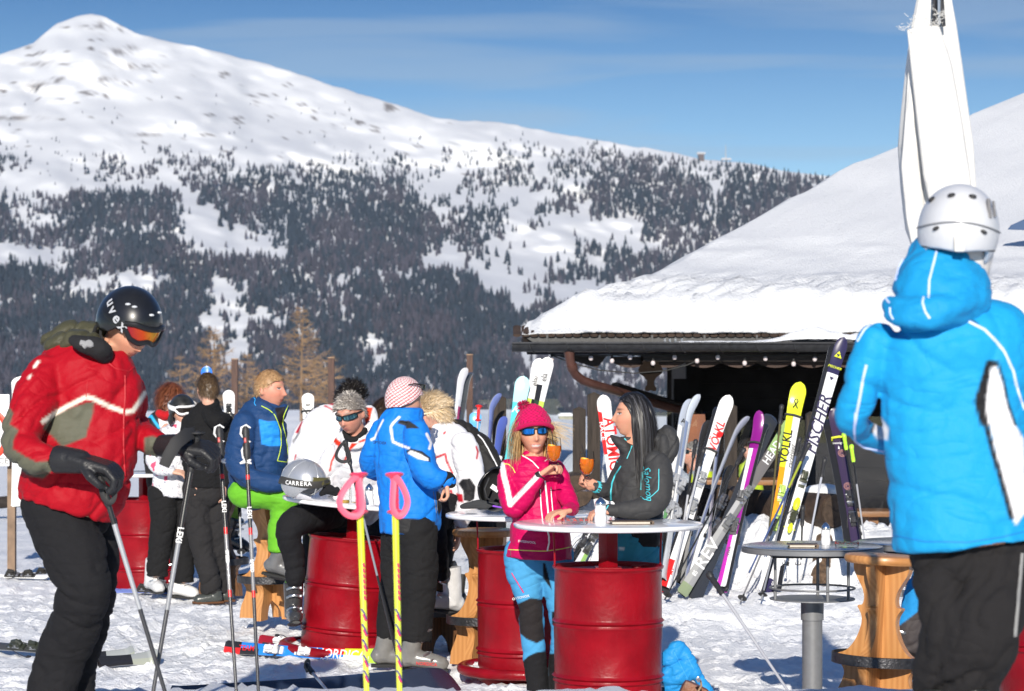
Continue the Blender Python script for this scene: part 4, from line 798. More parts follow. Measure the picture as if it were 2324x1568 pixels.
for zc in (.95, .62):
    for r_ in (.012, .022, .03): m_ = MB(); m_.tube([(.005+r_*math.cos(a), -.0045, zc+r_*1.2*math.sin(a)) for a in np.linspace(0, 6.28, 17)[:-1]], .0018, 4, closed=True, up=Vector((0, 1, 0))); m_.build('circle_print', pk, s_)
tri(s_, [[(-.02, 1.00), (.004, .985), (-.012, 1.03)]], wm, y=-.001)
ski('black ski with a grey stripe half hidden left of the curved silver skis', (1604, 960, 19.2), (1542, 1325, 18.2), w=.10, roll=20, bands=((.5, [(.03, .03, .03), (.3, .3, .3)]), (1, BK)), curve=.05, bind=(.4, .56), bcol=(.05, .05, .055))
ski('dark red ski crowded in behind the pale blue pair', (1546, 985, 19.2), (1500, 1322, 18.3), w=.10, roll=10, bands=((.4, (.3, .02, .02)), (1, (.12, .02, .02))), curve=.05, bind=(.42, .6), bcol=(.03, .03, .03))
ski('black and yellow ski low behind the dark based ski', (1655, 1060, 19.1), (1590, 1330, 18.4), w=.09, roll=30, bands=((.3, (.6, .6, .05)), (1, BK)), curve=.04, bind=(.5, .7), bcol=(.08, .08, .09))
ski('white and black ski behind the lower end of the tallest ski', (1800, 1110, 18.9), (1762, 1340, 18.2), w=.10, roll=-20, bands=((.5, [Wt, BK]), (1, BK)), curve=.03, bind=(.4, .68), bcol=(.05, .05, .05))
ski('narrow green and black ski beside the orange lower half of the yellow tipped ski', (1790, 985, 19.25), (1752, 1330, 18.5), w=.09, roll=-40, bands=((.6, BK), (1, (.25, .42, .05))), curve=.04, bind=(.36, .55), bcol=(.10, .10, .10))
GB = 'skis standing by the windbreak'
ski('turquoise ski fading to white at the tip behind the pink hat', (1187, 864, 20.5), (1128, 1210, 19.6), w=.145, bands=((.3, (.08, .5, .52)), (.6, [(.1, .55, .58), (.05, .42, .48)]), (.85, (.1, .62, .66)), (1, (.45, .82, .85))), curve=.07, bind=None, group=GB, texts=(('K2', .10, .80, Wt, dict(vert=False, shear=.4)),))
ski('white, black and green ski with elan lettering, right of its twin', (1243, 818, 20.6), (1168, 1180, 19.8), w=.13, bands=((.5, BK), (.74, [(.03, .05, .03), (.5, .75, .1)]), (.84, [BK, Wt]), (1, Wt)), curve=.06, bind=None, group=GB, texts=(('elan', .075, .90, BK, dict()), ('SLX', .11, .60, (.7, .7, .72), dict(bold=0))))
ski('white, black and green ski with elan lettering, left of its twin', (1224, 821, 20.66), (1150, 1182, 19.86), w=.13, bands=((.5, BK), (.70, [BK, (.03, .05, .03)]), (.76, [(.5, .75, .1), BK]), (1, Wt)), curve=.06, bind=None, group=GB, texts=(('elan', .075, .88, BK, dict()),))
ski('blue and white ski seen half from the side between two dark posts', (1119, 897, 20.9), (1098, 1200, 20.2), w=.10, roll=62, bands=((.5, (.1, .14, .42)), (.8, (.16, .2, .5)), (1, (.2, .26, .58))), curve=.08, bind=None, group=GB)
ski('short blue ski with white bindings left of the turquoise ski', (1140, 950, 20.8), (1100, 1220, 20.1), w=.10, roll=35, bands=((.45, RD), (1, (.08, .12, .42))), curve=.05, bind=(.4, .62), bcol=(.75, .75, .76), group=GB)
ski('slim white ski leaning at the third brown post', (1050, 838, 22), (1015, 1120, 21.5), w=.10, roll=40, bands=((.7, [Wt, (.4, .05, .15)]), (1, (.72, .72, .76))), curve=.06, bind=None, group=GB)
ski('black based ski leaning against the third brown post', (1060, 838, 22.1), (1023, 1125, 21.5), w=.10, roll=-35, bands=((1, (.06, .065, .07)),), curve=-.06, bind=None, group=GB)
ski('light blue and white ski behind the red pole grip', (1080, 938, 21), (1062, 1150, 20.6), w=.12, bands=((.6, Wt), (1, (.12, .42, .8))), curve=.03, bind=None, group=GB)
ski('white snow dusted ski tail behind the man in the black fleece', (519, 887, 23), (527, 1180, 22.6), w=.13, bands=((.82, BK), (1, Wt)), curve=.03, bind=(.78, .84), group=GB, bcol=(.02, .02, .02))
s_ = ski('white ski with a black cross pattern between the navy and white jackets', (699, 894, 23), (700, 1180, 22.6), w=.135, bands=((.8, [BK, Wt]), (1, Wt)), curve=.03, bind=None, group=GB, strap=(.86, (.02, .02, .021)))
m_ = MB(); Lz = 286/F*23*.99
for a, b in ((-1, 1), (1, -1)): m_.tube([(a*.05, -.004, Lz*.93), (0, -.004, Lz*.87), (b*.05, -.004, Lz*.80)], [.004, .010, .004], 5, flat=.3)
m_.ball((0, -.003, Lz*.955), (.022, .003, .014), 12); m_.build('black_print', bmk, s_)
ski('bright blue ski tip sticking up above the man in the black fleece', (469, 833, 23.5), (474, 1150, 23), w=.125, bands=((.9, (.02, .16, .72)), (1, (.03, .2, .8))), curve=.03, bind=None, group=GB)
s_ = ski('large white snowboard standing behind the shoulder of the red jacket', (48, 857, 19), (46, 1150, 18.6), w=.15, bands=((1, (.72, .72, .70)),), curve=.03, bind=None, group=None, name='snowboard', waist=.9, cat='snowboard')
ski('black, white and green ski leaning under the nearest white table', (1372, 1172, 19.4), (1304, 1298, 18.6), w=.11, bands=((.4, [Wt, (.35, .6, .15)]), (.8, [BK, Wt]), (1, BK)), curve=.0, bind=(.4, .62), bcol=(.05, .05, .05))
ski('black ski beside the black, white and green ski under the table', (1352, 1176, 19.5), (1290, 1290, 18.8), w=.10, bands=((1, BK),), curve=.0, bind=(.5, .72), bcol=(.04, .04, .045))
ski('red edged ski showing between the barrel and the black haired woman', (1500, 1180, 18.9), (1520, 1330, 18.3), w=.07, bands=((.4, RD), (1, (.6, .5, .03))), curve=.0, bind=None)
# things lying on the snow
GF = 'skis lying on the snow'
def flatski(label, u1, v1, u2, v2, w, bands, roll=-62, **k):
    def gp(u, v):
        y = (CZ)*F/(v-V0)
        for _ in range(8): y = (CZ-gzz((u-U0)/F*y, y)-.045)*F/(v-V0)
        return (u, v, y)
    return ski(label, gp(u1, v1), gp(u2, v2), w=w, roll=roll, bands=bands, group=GF, **k)
s_ = flatski('blue ski with NORDICA lettering lying on the snow before the tilted barrel', 868, 1492, 512, 1468, .125, ((.10, [BK, RD]), (.22, [(.02, .2, .65), BK]), (.62, (.02, .22, .7)), (.76, [RD, (.02, .2, .65)]), (.92, [YL, Wt]), (1, (.45, .75, .05))), roll=-22, curve=.03, bind=(.32, .52), bcol=(.75, .75, .75), texts=(('NORDICA', .085, .74, Wt, dict(flip=False)), ('DOBERMANN', .03, .70, Wt, dict(dx=.04)), ('TEAM', .05, .14, RD, dict())))
flatski('red ski with white bindings lying half behind the blue one', 872, 1480, 590, 1452, .10, ((1, (.28, .01, .02)),), roll=-18, curve=.03, bind=(.2, .5), bcol=(.75, .75, .75))
flatski('black ski with black and green bindings at the lower left edge', -60, 1460, 150, 1478, .10, ((1, (.05, .052, .055)),), roll=50, curve=.0, bind=(.52, .30), bcol=(.035, .04, .03))
flatski('grey ski tip with a green line on the snow left of the crossed poles', 302, 1486, 150, 1492, .12, ((.6, BK), (1, [(.3, .32, .32), (.34, .36, .3)])), roll=-30, curve=.06, bind=None)
flatski('second grey ski tip with a green line, nearer the crossed poles', 352, 1492, 220, 1502, .12, ((.6, BK), (1, [(.3, .32, .32), (.34, .36, .3)])), roll=-30, curve=.06, bind=None)
for k, (u, v, lab) in enumerate(((30, 1306, 'leftmost of the small far skis with black bindings on the snow'), (100, 1302, 'small far ski with black bindings just left of the black trousers'), (330, 1340, 'blue and white ski with a black binding by the white ski boots'))):
    flatski(lab, u+85, v+2, u-70, v, .09, ((1, Wt if k < 2 else (.15, .2, .5)),), roll=-60, curve=.03, bind=(.45, .66), bcol=(.03, .028, .025))
s_ = flatski('dark navy snowboard lying base up at the bottom of the picture', 1052, 1549, 400, 1598, .30, ((1, (.018, .028, .055)),), roll=-52, curve=-.05, bind=None, name='snowboard', waist=.86, sole=(.018, .028, .055), cat='snowboard')
s_['group'] = 'snowboards'
flatski('red and black ski tail with a binding at the bottom edge', 470, 1572, 700, 1582, .10, ((1, (.3, .03, .02)),), roll=-40, bind=(.75, .55), bcol=(.04, .03, .03))

# ---------------------------------------------------------------- ski poles
gripk = mat('grip_black', (.025, .025, .027), .5, bump=.2, bs=120); strapk = mat('strap_black', (.02, .02, .022), .7)
def pole(label, top, bot, style='black', shaft=((1, (.05, .05, .055)),), r=.008, loop=0, basket=False, gl=.155, group='ski poles', texts=(), side=-1, gripmat=None, shaftrough=.3, loopdir=-1):
    A, B = W(*top), W(*bot); ax = (B-A).normalized(); L_ = (B-A).length; n = Vector((0, -1, 0)); n = (n-ax*n.dot(ax)).normalized(); sd = ax.cross(n)
    if sd.x < 0: sd = -sd
    M = Matrix(((sd.x, -n.x, -ax.x, A.x), (sd.y, -n.y, -ax.y, A.y), (sd.z, -n.z, -ax.z, A.z), (0, 0, 0, 1)))
    if M.to_3x3().determinant() < 0: M = Matrix(((-sd.x, -n.x, -ax.x, A.x), (-sd.y, -n.y, -ax.y, A.y), (-sd.z, -n.z, -ax.z, A.z), (0, 0, 0, 1)))
    t = thing('ski_pole', label, 'ski pole', group=group); t.matrix_basis = M
    gm_ = gripmat or gripk
    m_ = MB()
    if style == 'leki':
        m_.tube([(0, 0, 0), (0, 0, -.02), (0, 0, -.05), (.003, 0, -.062), (0, 0, -.075), (0, 0, -.12), (0, 0, -.15)], [.012, .017, .015, .012, .016, .0165, .011], 12); m_.build('grip', gripk, t)
        wg = mat('white_grip', (.78, .78, .78), .3); m_ = MB(); m_.tube([(.022, -.004, -.008), (.004, -.004, .004), (-.016, -.004, -.004), (-.021, -.004, -.03), (-.008, -.004, -.05), (.018, -.004, -.066), (-.006, -.004, -.076), (-.019, -.004, -.10), (-.015, -.004, -.13), (.002, -.004, -.147), (.018, -.004, -.157)], [.003, .006, .0055, .0045, .005, .003, .005, .0045, .005, .007, .003], 8); m_.tube([(-.03, 0, -.152), (0, 0, -.142), (.012, 0, -.15)], [.004, .012, .013], 8); m_.build('white_frame', wg, t)
        m_ = MB(); m_.box((-.002, -.017, -.06), (.010, .004, .022), bev=.002); m_.build('red_badge', mat('badge_red', (.4, .02, .02), .4), t)
    elif style == 'pink':
        m_.lathe([(.0, 0), (.030, -.001), (.031, -.006), (.015, -.017), (.012, -.028), (.0125, -.05), (.014, -.058), (.0125, -.066), (.014, -.074), (.0125, -.082), (.014, -.09), (.0125, -.098), (.014, -.106), (.0125, -.114), (.015, -.122), (.027, -.126), (.028, -.131), (.013, -.137), (.010, -.142), (0, -.142)][::-1], seg=24); m_.build('grip', gm_, t)
    else:
        m_.tube([(-.004, -.012, .004), (0, -.004, -.003), (0, 0, -.02), (0, .003, -.035), (0, 0, -.052), (0, .003, -.07), (0, 0, -.088), (0, .003, -.105), (0, 0, -.125), (0, 0, -.15), (0, 0, -.165)], [.012, .020, .018, .014, .0165, .0135, .016, .0135, .0165, .015, .009], 14); m_.build('grip', gm_, t)
    z0 = -gl; Ls = L_-gl; a = 0
    for i, (f, c) in enumerate(shaft):
        m_ = MB(); m_.cyl((0, 0, -gl-Ls*a+.004), (0, 0, -gl-Ls*f), r*(1-.25*a), r*(1-.25*f), 12); m_.build('shaft', mat('shaft_'+'_'.join('%.2f' % q for q in c)+str(shaftrough), c, shaftrough, metal=.3 if sum(c) > .8 and shaftrough < .4 else 0, coat=.3), t); a = f
    if loop:
        sm_ = (mat('strap_pink', (.80, .10, .17), .55) if style == 'pink' else strapk); m_ = MB(); d = loopdir; k = loop
        P = [(0, -.02, -.012), (d*.022*k, -.028, -.03), (d*.05*k, -.034, -.075), (d*.055*k, -.03, -.11), (d*.035*k, -.028, -.14), (d*.008, -.028, -.145), (-d*.008*k, -.026, -.12), (-d*.006*k, -.022, -.07), (0, -.018, -.02)]
        P2 = [Vector(p) for p in P]; out = []
        for i in range(len(P2)-1):
            a_, b_, c_, d_ = P2[max(i-1, 0)], P2[i], P2[i+1], P2[min(i+2, len(P2)-1)]
            for q in range(5): tt = q/5; out.append(.5*((2*b_)+(c_-a_)*tt+(2*a_-5*b_+4*c_-d_)*tt*tt+(3*b_-a_-3*c_+d_)*tt**3))
        out.append(P2[-1]); m_.tube(out, .0105, 8, flat=.16, up=Vector((.25, 1, .15))); m_.build('wrist_strap', sm_, t)
    if basket:
        m_ = MB(); zb = -L_+.05; m_.lathe([(.006, zb+.008), (.03, zb+.001), (.036, zb-.002), (.03, zb-.003), (.006, zb-.002)], seg=20); m_.cyl((0, 0, zb-.005), (0, 0, zb+.03), .009, .008, 10); m_.build('basket', gripk, t)
    for (bd, sz, d_, c, kw) in texts: letters(bd, sz, (0, -r-.0008, -d_), (0, 0, -1), (1, 0, 0), mat('ink_'+str(c), c, .4), t, **kw)
    return t
LK = [(.05, (.02, .02, .02)), (.07, (.6, .02, .02)), (.28, (.02, .02, .022)), (.31, (.6, .02, .02)), (.55, (.2, .2, .21)), (.58, (.6, .02, .02)), (1, (.03, .03, .035))]
pole('black ski pole with white frame grip and red bands, left of its twin', (497, 968, 10.05), (537, 1580, 9.8), 'leki', LK, .0088, texts=(('LEKI', .026, .34, Wt, dict()), ('SPEED', .02, .55, Wt, dict())))
pole('black ski pole with white frame grip and red bands, right of its twin', (557, 968, 10.0), (587, 1580, 9.8), 'leki', LK, .0088, texts=(('LEKI', .026, .36, Wt, dict()), ('SPEED', .02, .58, Wt, dict())))
pink = mat('pink_grip', (.80, .035, .11), .35, sheen=.2)
NE = [(.24, (.75, .85, .03)), (.30, (.75, .85, .03)), (.62, (.72, .82, .05)), (1, (.78, .86, .05))]
for k, (u0, u1, ld) in enumerate(((814, 834, -1), (895, 908, 1))):
    t = pole(['neon yellow ski pole with pink grip, the left one of the blurred pair', 'neon yellow ski pole with pink grip, the right one of the blurred pair'][k], (u0, 1074, 8.0), (u1, 1620, 7.85), 'pink', NE, .0115, loop=1.15 if k == 0 else .75, gl=.135, gripmat=pink, shaftrough=.45, loopdir=-1 if k == 0 else 1, group='blurred neon ski poles')
    pm = mat('pole_pink', (.75, .03, .12), .4); bl = mat('pole_navy', (.08, .05, .25), .4); lg_ = mat('pole_silver', (.45, .5, .6), .35)
    for j in range(7): m_ = MB(); z = -.30-j*.018; m_.tube([(.004, -.0105, z), (.007, -.009, z-.014)], .004, 5); m_.build('pink_print', pm, t)
    for j in range(5): m_ = MB(); z = -.45-j*.05; m_.tube([(-.006, -.0095, z), (.002, -.0115, z-.015), (.007, -.009, z-.035)], .0035, 5); m_.build('navy_print', bl, t); m_ = MB(); m_.tube([(-.002, -.0112, z-.018), (.006, -.0095, z-.04)], .0042, 5); m_.build('pink_print', pm, t)
t = pole('black ski pole leaning against the tilted white table', (783, 1003, 14.9), (921, 1575, 14.1), 'black', [(.25, BK), (.5, (.3, .31, .33)), (1, BK)], .008, loop=1.25, loopdir=-1, group=None)
pole('dark ski pole lying with its grip up at the bottom of the picture', (697, 1512, 13.2), (770, 1600, 12.4), 'black', [(1, (.15, .19, .27))], .009, loop=.8, loopdir=1, group=None)
pole('silver ski pole stuck slantwise in the snow right of the nearest barrel', (1609, 1302, 12.3), (1810, 1600, 11.6), 'black', [(.5, (.6, .6, .62)), (1, (.55, .55, .58))], .0085, group=None)
GR = 'ski poles among the leaning skis'
pole('black gripped pole just left of the yellow tipped ski', (1774, 921, 18.9), (1741, 1250, 18.3), 'black', [(1, (.10, .085, .03))], .008, group=GR)
pole('ski pole with a crooked silver grip left of the dark based ski', (1689, 1020, 18.7), (1509, 1360, 17.8), 'black', [(1, BK)], .008, basket=True, group=GR)
pole('silver pole standing before the large cracked log', (1872, 1042, 18.4), (1832, 1250, 18.0), 'black', [(1, (.55, .56, .6))], .009, group=GR)
pole('pole with a neon green grip beside the purple ski', (1932, 1012, 18.7), (1962, 1225, 18.1), 'black', [(.3, BK), (1, (.5, .5, .52))], .008, gripmat=mat('neon_grip', (.45, .8, .05), .4), group=GR)
pole('second neon green gripped pole half behind the purple ski', (1915, 985, 18.9), (1955, 1230, 18.2), 'black', [(1, BK)], .008, gripmat=MATS['neon_grip'], group=GR)
pole('black pole with small yellow letters crossing the tallest ski', (1815, 995, 18.6), (1728, 1362, 17.9), 'black', [(.5, (.10, .12, .2)), (1, (.3, .31, .33))], .009, basket=True, group=GR)
pole('black pole with a bare grip crossing just under the yellow tipped ski', (1836, 1008, 18.5), (1700, 1300, 18.0), 'black', [(.25, (.45, .5, .05)), (1, (.05, .08, .2))], .009, group=GR)
pole('thin pole with its black basket on the snow left of the grey table', (1760, 1180, 18.3), (1680, 1368, 17.8), 'black', [(1, (.16, .16, .17))], .008, basket=True, group=GR)
pole('dark pole hanging straight down beside the large cracked log', (1822, 1150, 18.4), (1818, 1270, 18.2), 'black', [(1, BK)], .008, group=GR, gl=.15)
pole('black pole in front of the white ski with red letters', (1597, 1020, 18.7), (1520, 1335, 18.0), 'black', [(1, (.6, .6, .62))], .009, group=GR)
pole('black pole left of the white ski with red letters', (1579, 1000, 18.8), (1531, 1330, 18.1), 'black', [(.3, BK), (1, (.6, .6, .62))], .009, group=GR)
pole('pole with a red grip above the blue ski by the third brown post', (1087, 921, 20.6), (1070, 1150, 20.3), 'pink', [(1, (.5, .5, .52))], .009, gripmat=mat('red_grip', (.8, .02, .02), .35), group=GR, gl=.135)
pole('white poles behind the stool of the man in green trousers', (543, 1140, 20), (548, 1262, 19.6), 'black', [(1, (.7, .72, .74))], .009, group=None, gl=.1, basket=True)['label'] = 'white ski pole behind the stool of the man in green trousers'


# ---------------------------------------------------------------- people
def remesh(mb, vox, smooth=3, fac=.5):
    me = mb.mesh('t', True, False); o = bpy.data.objects.new('tmp', me); C.objects.link(o)
    m = o.modifiers.new('r', 'REMESH'); m.mode = 'VOXEL'; m.voxel_size = vox; m.use_smooth_shade = True
    if smooth: k = o.modifiers.new('s', 'SMOOTH'); k.iterations = smooth; k.factor = fac
    dg = bpy.context.evaluated_depsgraph_get(); r = bpy.data.meshes.new_from_object(o.evaluated_get(dg)); bpy.data.objects.remove(o); return r
def conv(o_, x, y): return (o_[0]+o_[2]*x, o_[1]+o_[2]*y)
# magnifier frames the outlines were measured in: origin and pixel size in the 2324 px picture
QA, QB, QC, QD, QE = (0, 624.1, .32556), (0, 1078, .31273), (272.3, 794.3, .25325), (272.3, 1134.8, .27638), (499.3, 794.3, .25325)
QF, QG, QH, QI, QJ = (624.1, 1134.8, .27638), (766, 822.7, .25329), (1021.3, 879.4, .2533), (992.9, 1163.1, .2584), (1276.6, 851.1, .27135)
QK, QL = (1872.3, 397.2, .36188), (1872.3, 936.2, .40324)
def P(q, *pts): return [conv(q, *p) for p in pts]
def inpoly(u, v, poly):
    r = np.zeros(len(u), bool); n = len(poly); j = n-1
    for i in range(n):
        a, b = poly[i], poly[j]; c = ((a[1] > v) != (b[1] > v)) & (u < (b[0]-a[0])*(v-a[1])/((b[1]-a[1]) or 1e-9)+a[0]); r ^= c; j = i
    return r
def dline(u, v, pts):
    d = np.full(len(u), 1e9)
    for (a, b), (c, e) in zip(pts[:-1], pts[1:]):
        L2 = (c-a)**2+(e-b)**2 or 1e-9; t = np.clip(((u-a)*(c-a)+(v-b)*(e-b))/L2, 0, 1); d = np.minimum(d, np.hypot(u-a-t*(c-a), v-b-t*(e-b)))
    return d
def crom(Q, n=4):
    out = []
    for i in range(len(Q)-1):
        p0, p1, p2, p3 = Q[max(i-1, 0)], Q[i], Q[i+1], Q[min(i+2, len(Q)-1)]
        for k in range(n):
            t = k/n; out.append([.5*((2*p1[j])+(-p0[j]+p2[j])*t+(2*p0[j]-5*p1[j]+4*p2[j]-p3[j])*t*t+(-p0[j]+3*p1[j]-3*p2[j]+p3[j])*t**3) for j in range(len(p1))])
    return out+[list(Q[-1])]
skinm = mat('skin', attr=True, rough=.5, spec=.4, bump=.08, bs=260)
skinm.node_tree.nodes['Principled BSDF'].inputs['Subsurface Weight'].default_value = .12; skinm.node_tree.nodes['Principled BSDF'].inputs['Subsurface Radius'].default_value = (.012, .005, .003); skinm.node_tree.nodes['Principled BSDF'].inputs['Subsurface Scale'].default_value = 1
def clothmat(name, rough=.62, sheen=.15, bump=.25, bs=28, crease=.32):
    m = mat(name, attr=True, rough=rough+.08, sheen=sheen*.2, bump=bump, bs=bs, spec=.22); n = m.node_tree.nodes; l = m.node_tree.links.new
    g = n.new('ShaderNodeTexCoord'); mp_ = n.new('ShaderNodeMapping'); mp_.inputs['Scale'].default_value = (3.2, 3.2, 7); mp_.inputs['Rotation'].default_value = (0, R(28), 0)
    t = n.new('ShaderNodeTexNoise'); t.inputs['Scale'].default_value = 1.5; t.inputs['Detail'].default_value = 1; t.inputs['Distortion'].default_value = .6; l(g.outputs['Object'], mp_.inputs[0]); l(mp_.outputs[0], t.inputs[0])
    a = n.new('ShaderNodeMath'); a.operation = 'SUBTRACT'; a.inputs[1].default_value = .5; l(t.outputs[0], a.inputs[0]); b_ = n.new('ShaderNodeMath'); b_.operation = 'ABSOLUTE'; l(a.outputs[0], b_.inputs[0])
    p = n.new('ShaderNodeMath'); p.operation = 'POWER'; p.inputs[1].default_value = .6; l(b_.outputs[0], p.inputs[0])
    bp = n.new('ShaderNodeBump'); bp.inputs['Strength'].default_value = crease; bp.inputs['Distance'].default_value = .03; l(p.outputs[0], bp.inputs['Height'])
    old = n['Principled BSDF'].inputs['Normal'].links[0].from_node; l(bp.outputs[0], old.inputs['Normal']); return m
cl_shell = clothmat('ski_shell_cloth', .55, .1, .22, 24); cl_knit = clothmat('knit', .85, .4, .5, 160); cl_soft = clothmat('soft_cloth', .8, .04, .25, 40); cl_down = clothmat('down_cloth', .42, .1, .35, 30)
hairm = mat('hair_strands', attr=True, rough=.42, spec=.5)
class Fig:
    def __init__(s, label, u, v, Z, group=None, skin=(.60, .31, .205)):
        s.Z = Z; s.s = F/Z; b = W(u, v, Z); s.root = thing('person', label, 'person', b, group=group); s.skin = skin; s.limbs = []
    def pt(s, u, v, d=0): return W(u, v, s.Z+d)
    def tube(s, mb, pts, flat=.8, k=1.0, caps=(1, 1), seg=18):
        Q = []
        for p in pts:
            d = p[3] if len(p) > 3 else 0; c = s.pt(p[0], p[1], d); Q.append([c.x, c.y, c.z, p[2]/F*(s.Z+d)*k, p[4] if len(p) > 4 else flat])
        Q = crom(Q, 4); n = len(Q); V = []; Fs = []
        C3 = [Vector(q[:3]) for q in Q]; R3 = [max(q[3], .004) for q in Q]; FL = [q[4] for q in Q]
        def ends(i, j, sg):
            t = (C3[i]-C3[j]).normalized(); r = R3[i]*min(FL[i], 1); return [(C3[i]+t*r*a, R3[i]*b, FL[i]) for a, b in ((.4, .9), (.72, .68), (.92, .36))]
        L_ = list(zip(C3, R3, FL)); T = [(C3[min(i+1, n-1)]-C3[max(i-1, 0)]).normalized() for i in range(n)]
        pre = ends(0, 1, 1)[::-1] if caps[0] else []; post = ends(n-1, n-2, 1) if caps[1] else []
        A = pre+L_+post; T = [T[0]]*len(pre)+T+[T[-1]]*len(post); pa = None
        for (c, r, f), t in zip(A, T):
            a, b = frame(t)
            if pa is not None and a.dot(pa) < 0: a, b = -a, -b
            pa = a
            for k_ in range(seg): th = 2*math.pi*k_/seg; V.append(c+a*math.cos(th)*r+b*math.sin(th)*r*f)
        for i in range(len(A)-1):
            for k_ in range(seg): Fs.append((i*seg+k_, i*seg+(k_+1) % seg, (i+1)*seg+(k_+1) % seg, (i+1)*seg+k_))
        Fs.append(tuple(range(seg))[::-1]); Fs.append(tuple((len(A)-1)*seg+k_ for k_ in range(seg))); mb.add(V, Fs)
    def cloth(s, name, tubes, base, m=cl_shell, vox=.011, amp=1.0, paints=(), fold=(5, 5, 9), ang=25, smooth=6, balls=(), seed=1, fn=None, quilt=0):
        mb = MB()
        for t in tubes:
            kw = {}
            if isinstance(t, dict): kw = {k: v for k, v in t.items() if k != 'p'}; t = t['p']
            s.tube(mb, t, **kw)
        for b in balls: mb.ball(s.pt(*b[0]), tuple(q/s.s for q in b[1]), 20)
        me = remesh(mb, vox, smooth); n = len(me.vertices); co = np.empty(n*3, np.float32); me.vertices.foreach_get('co', co); co = co.reshape(-1, 3).astype(float)
        no = np.empty(n*3, np.float32); me.vertices.foreach_get('normal', no); no = no.reshape(-1, 3).astype(float)
        a = R(ang); x = co[:, 0]*math.cos(a)+co[:, 2]*math.sin(a); z = -co[:, 0]*math.sin(a)+co[:, 2]*math.cos(a); y = co[:, 1]
        wx = .05*fbm(x*4, y*4, z*4, o=2, seed=seed+5)
        f1 = vnoise((x+wx)*fold[0]*.55, y*fold[1]*.55, (z+wx)*fold[2]*1.15, seed=seed); f1 = .6-1.5*np.exp(-np.abs(f1)/.13)
        f2 = vnoise((x+.5*z-wx)*fold[0]*1.2, y*fold[1]*1.2, (z-.4*x+2*wx)*fold[2]*2.3, seed=seed+9); f2 = .5-1.3*np.exp(-np.abs(f2)/.16)
        h = amp*(.0075*f1+.0042*f2+.004*fbm(x*22, y*22, z*30, o=2, seed=seed+3))
        if quilt: ph = np.abs(np.sin((co[:, 2]+.15*co[:, 0]+.01*vnoise(co[:, 0]*9, co[:, 2]*9))*math.pi/quilt)); h = h+.008*np.sqrt(ph)
        co = co+no*h[:, None]; me.vertices.foreach_set('co', co.astype(np.float32).ravel())
        u = U0+co[:, 0]*F/co[:, 1]; v = V0-(co[:, 2]-CZ)*F/co[:, 1]; front = no[:, 1] < .15
        if fn: col = fn(co, u, v)
        else: col = np.repeat(np.array([base], float), n, 0)
        for p in paints:
            sw = vox*s.s*.8
            if p[0] == 'line': k = np.clip((p[2]/2-dline(u, v, p[1]))/sw+.5, 0, 1); c = p[3]; al = p[4] if len(p) > 4 else 0
            elif p[0] == 'below': k = np.clip((v-p[1])/sw+.5, 0, 1); c = p[2]; al = 1
            else: k = np.clip(np.where(inpoly(u, v, p[0]), 1, -1)*dline(u, v, list(p[0])+[p[0][0]])/sw+.5, 0, 1); c = p[1]; al = p[2] if len(p) > 2 else 0
            if not al: k = k*front
            col = col*(1-k[:, None])+np.array(c, float)[None]*k[:, None]
        vcol(me, col); me.update()
        return mobj(name, me, m, s.root, True)
    # ---- head frame: X to the figure's left-hand image side, -Y is where the face looks, Z up, metres
    def head(s, u, v, hpx, yaw, pitch=0, roll=0, d=0):
        k = hpx/F*(s.Z+d)/.236; s.k = k
        s.HM = Matrix.Translation(s.pt(u, v, d)) @ Matrix.Rotation(R(roll), 4, 'Y') @ Matrix.Rotation(R(yaw), 4, 'Z') @ Matrix.Rotation(R(pitch), 4, 'X') @ Matrix.Diagonal((k, k, k, 1))
    def h(s, x, y, z): return s.HM @ Vector((x, y, z))
    def headmesh(s, mb, fem=False, jaw=1.0):
        n1, n2 = 72, 54; th = np.linspace(0, 2*math.pi, n1, endpoint=False)[None]; ph = np.linspace(0, math.pi, n2)[:, None]
        x = np.sin(ph)*np.sin(th); y = -np.sin(ph)*np.cos(th); z = np.cos(ph)+0*th
        X, Y, Z_ = x*.0765, y*.096, z*.118
        lo = sstep(.1, -1.0, z); X = X*(1-(.30 if fem else .20*jaw)*lo); Y = np.where(Y > 0, Y*(1-.35*lo), Y*(1+.02*lo)); Y = Y-.012*lo
        fr_ = sstep(0, -.05, Y)
        X = X*(1-.06*fr_*np.exp(-((Z_-.03)/.03)**2)) 
        g = lambda a, b, cx, cz, sx, sz: np.exp(-((a-cx)/sx)**2-((b-cz)/sz)**2)
        nose = np.interp(-Z_, [-.03, -.02, .028, .036, .046, .05], [0, .15, 1, .95, .12, 0])
        Y = Y-fr_*(.024*np.exp(-(X/.0105)**2)*nose+.008*np.exp(-(X/.019)**2)*g(X*0, Z_, 0, -.034, 1, .012))
        for sx in (-1, 1): Y = Y+fr_*(.010*g(X, Z_, sx*.030, .008, .017, .012)-.006*g(X, Z_, sx*.028, .030, .022, .009)-.006*g(X, Z_, sx*.042, -.03, .02, .02))
        Y = Y-fr_*(.0065*g(X, Z_, 0, -.060, .024, .006)+.007*g(X, Z_, 0, -.073, .021, .006)-.004*g(X, Z_, 0, -.066, .024, .0028)+.007*g(X, Z_, 0, -.103, .02, .013)-.004*g(X, Z_, 0, -.086, .02, .006))
        V = [s.h(a, b, c) for a, b, c in zip(X.ravel(), Y.ravel(), Z_.ravel())]
        Fs = [(i*n1+k, (i+1)*n1+k, (i+1)*n1+(k+1) % n1, i*n1+(k+1) % n1) for i in range(n2-1) for k in range(n1)]; mb.add(V, Fs)
        for sx in (-1, 1): 
            mb.ball(s.h(sx*.078, .012, -.008), (.010*s.k, .018*s.k, .031*s.k), 14, s.HM.to_3x3().normalized() @ Matrix.Rotation(R(sx*-22), 3, 'Z'))
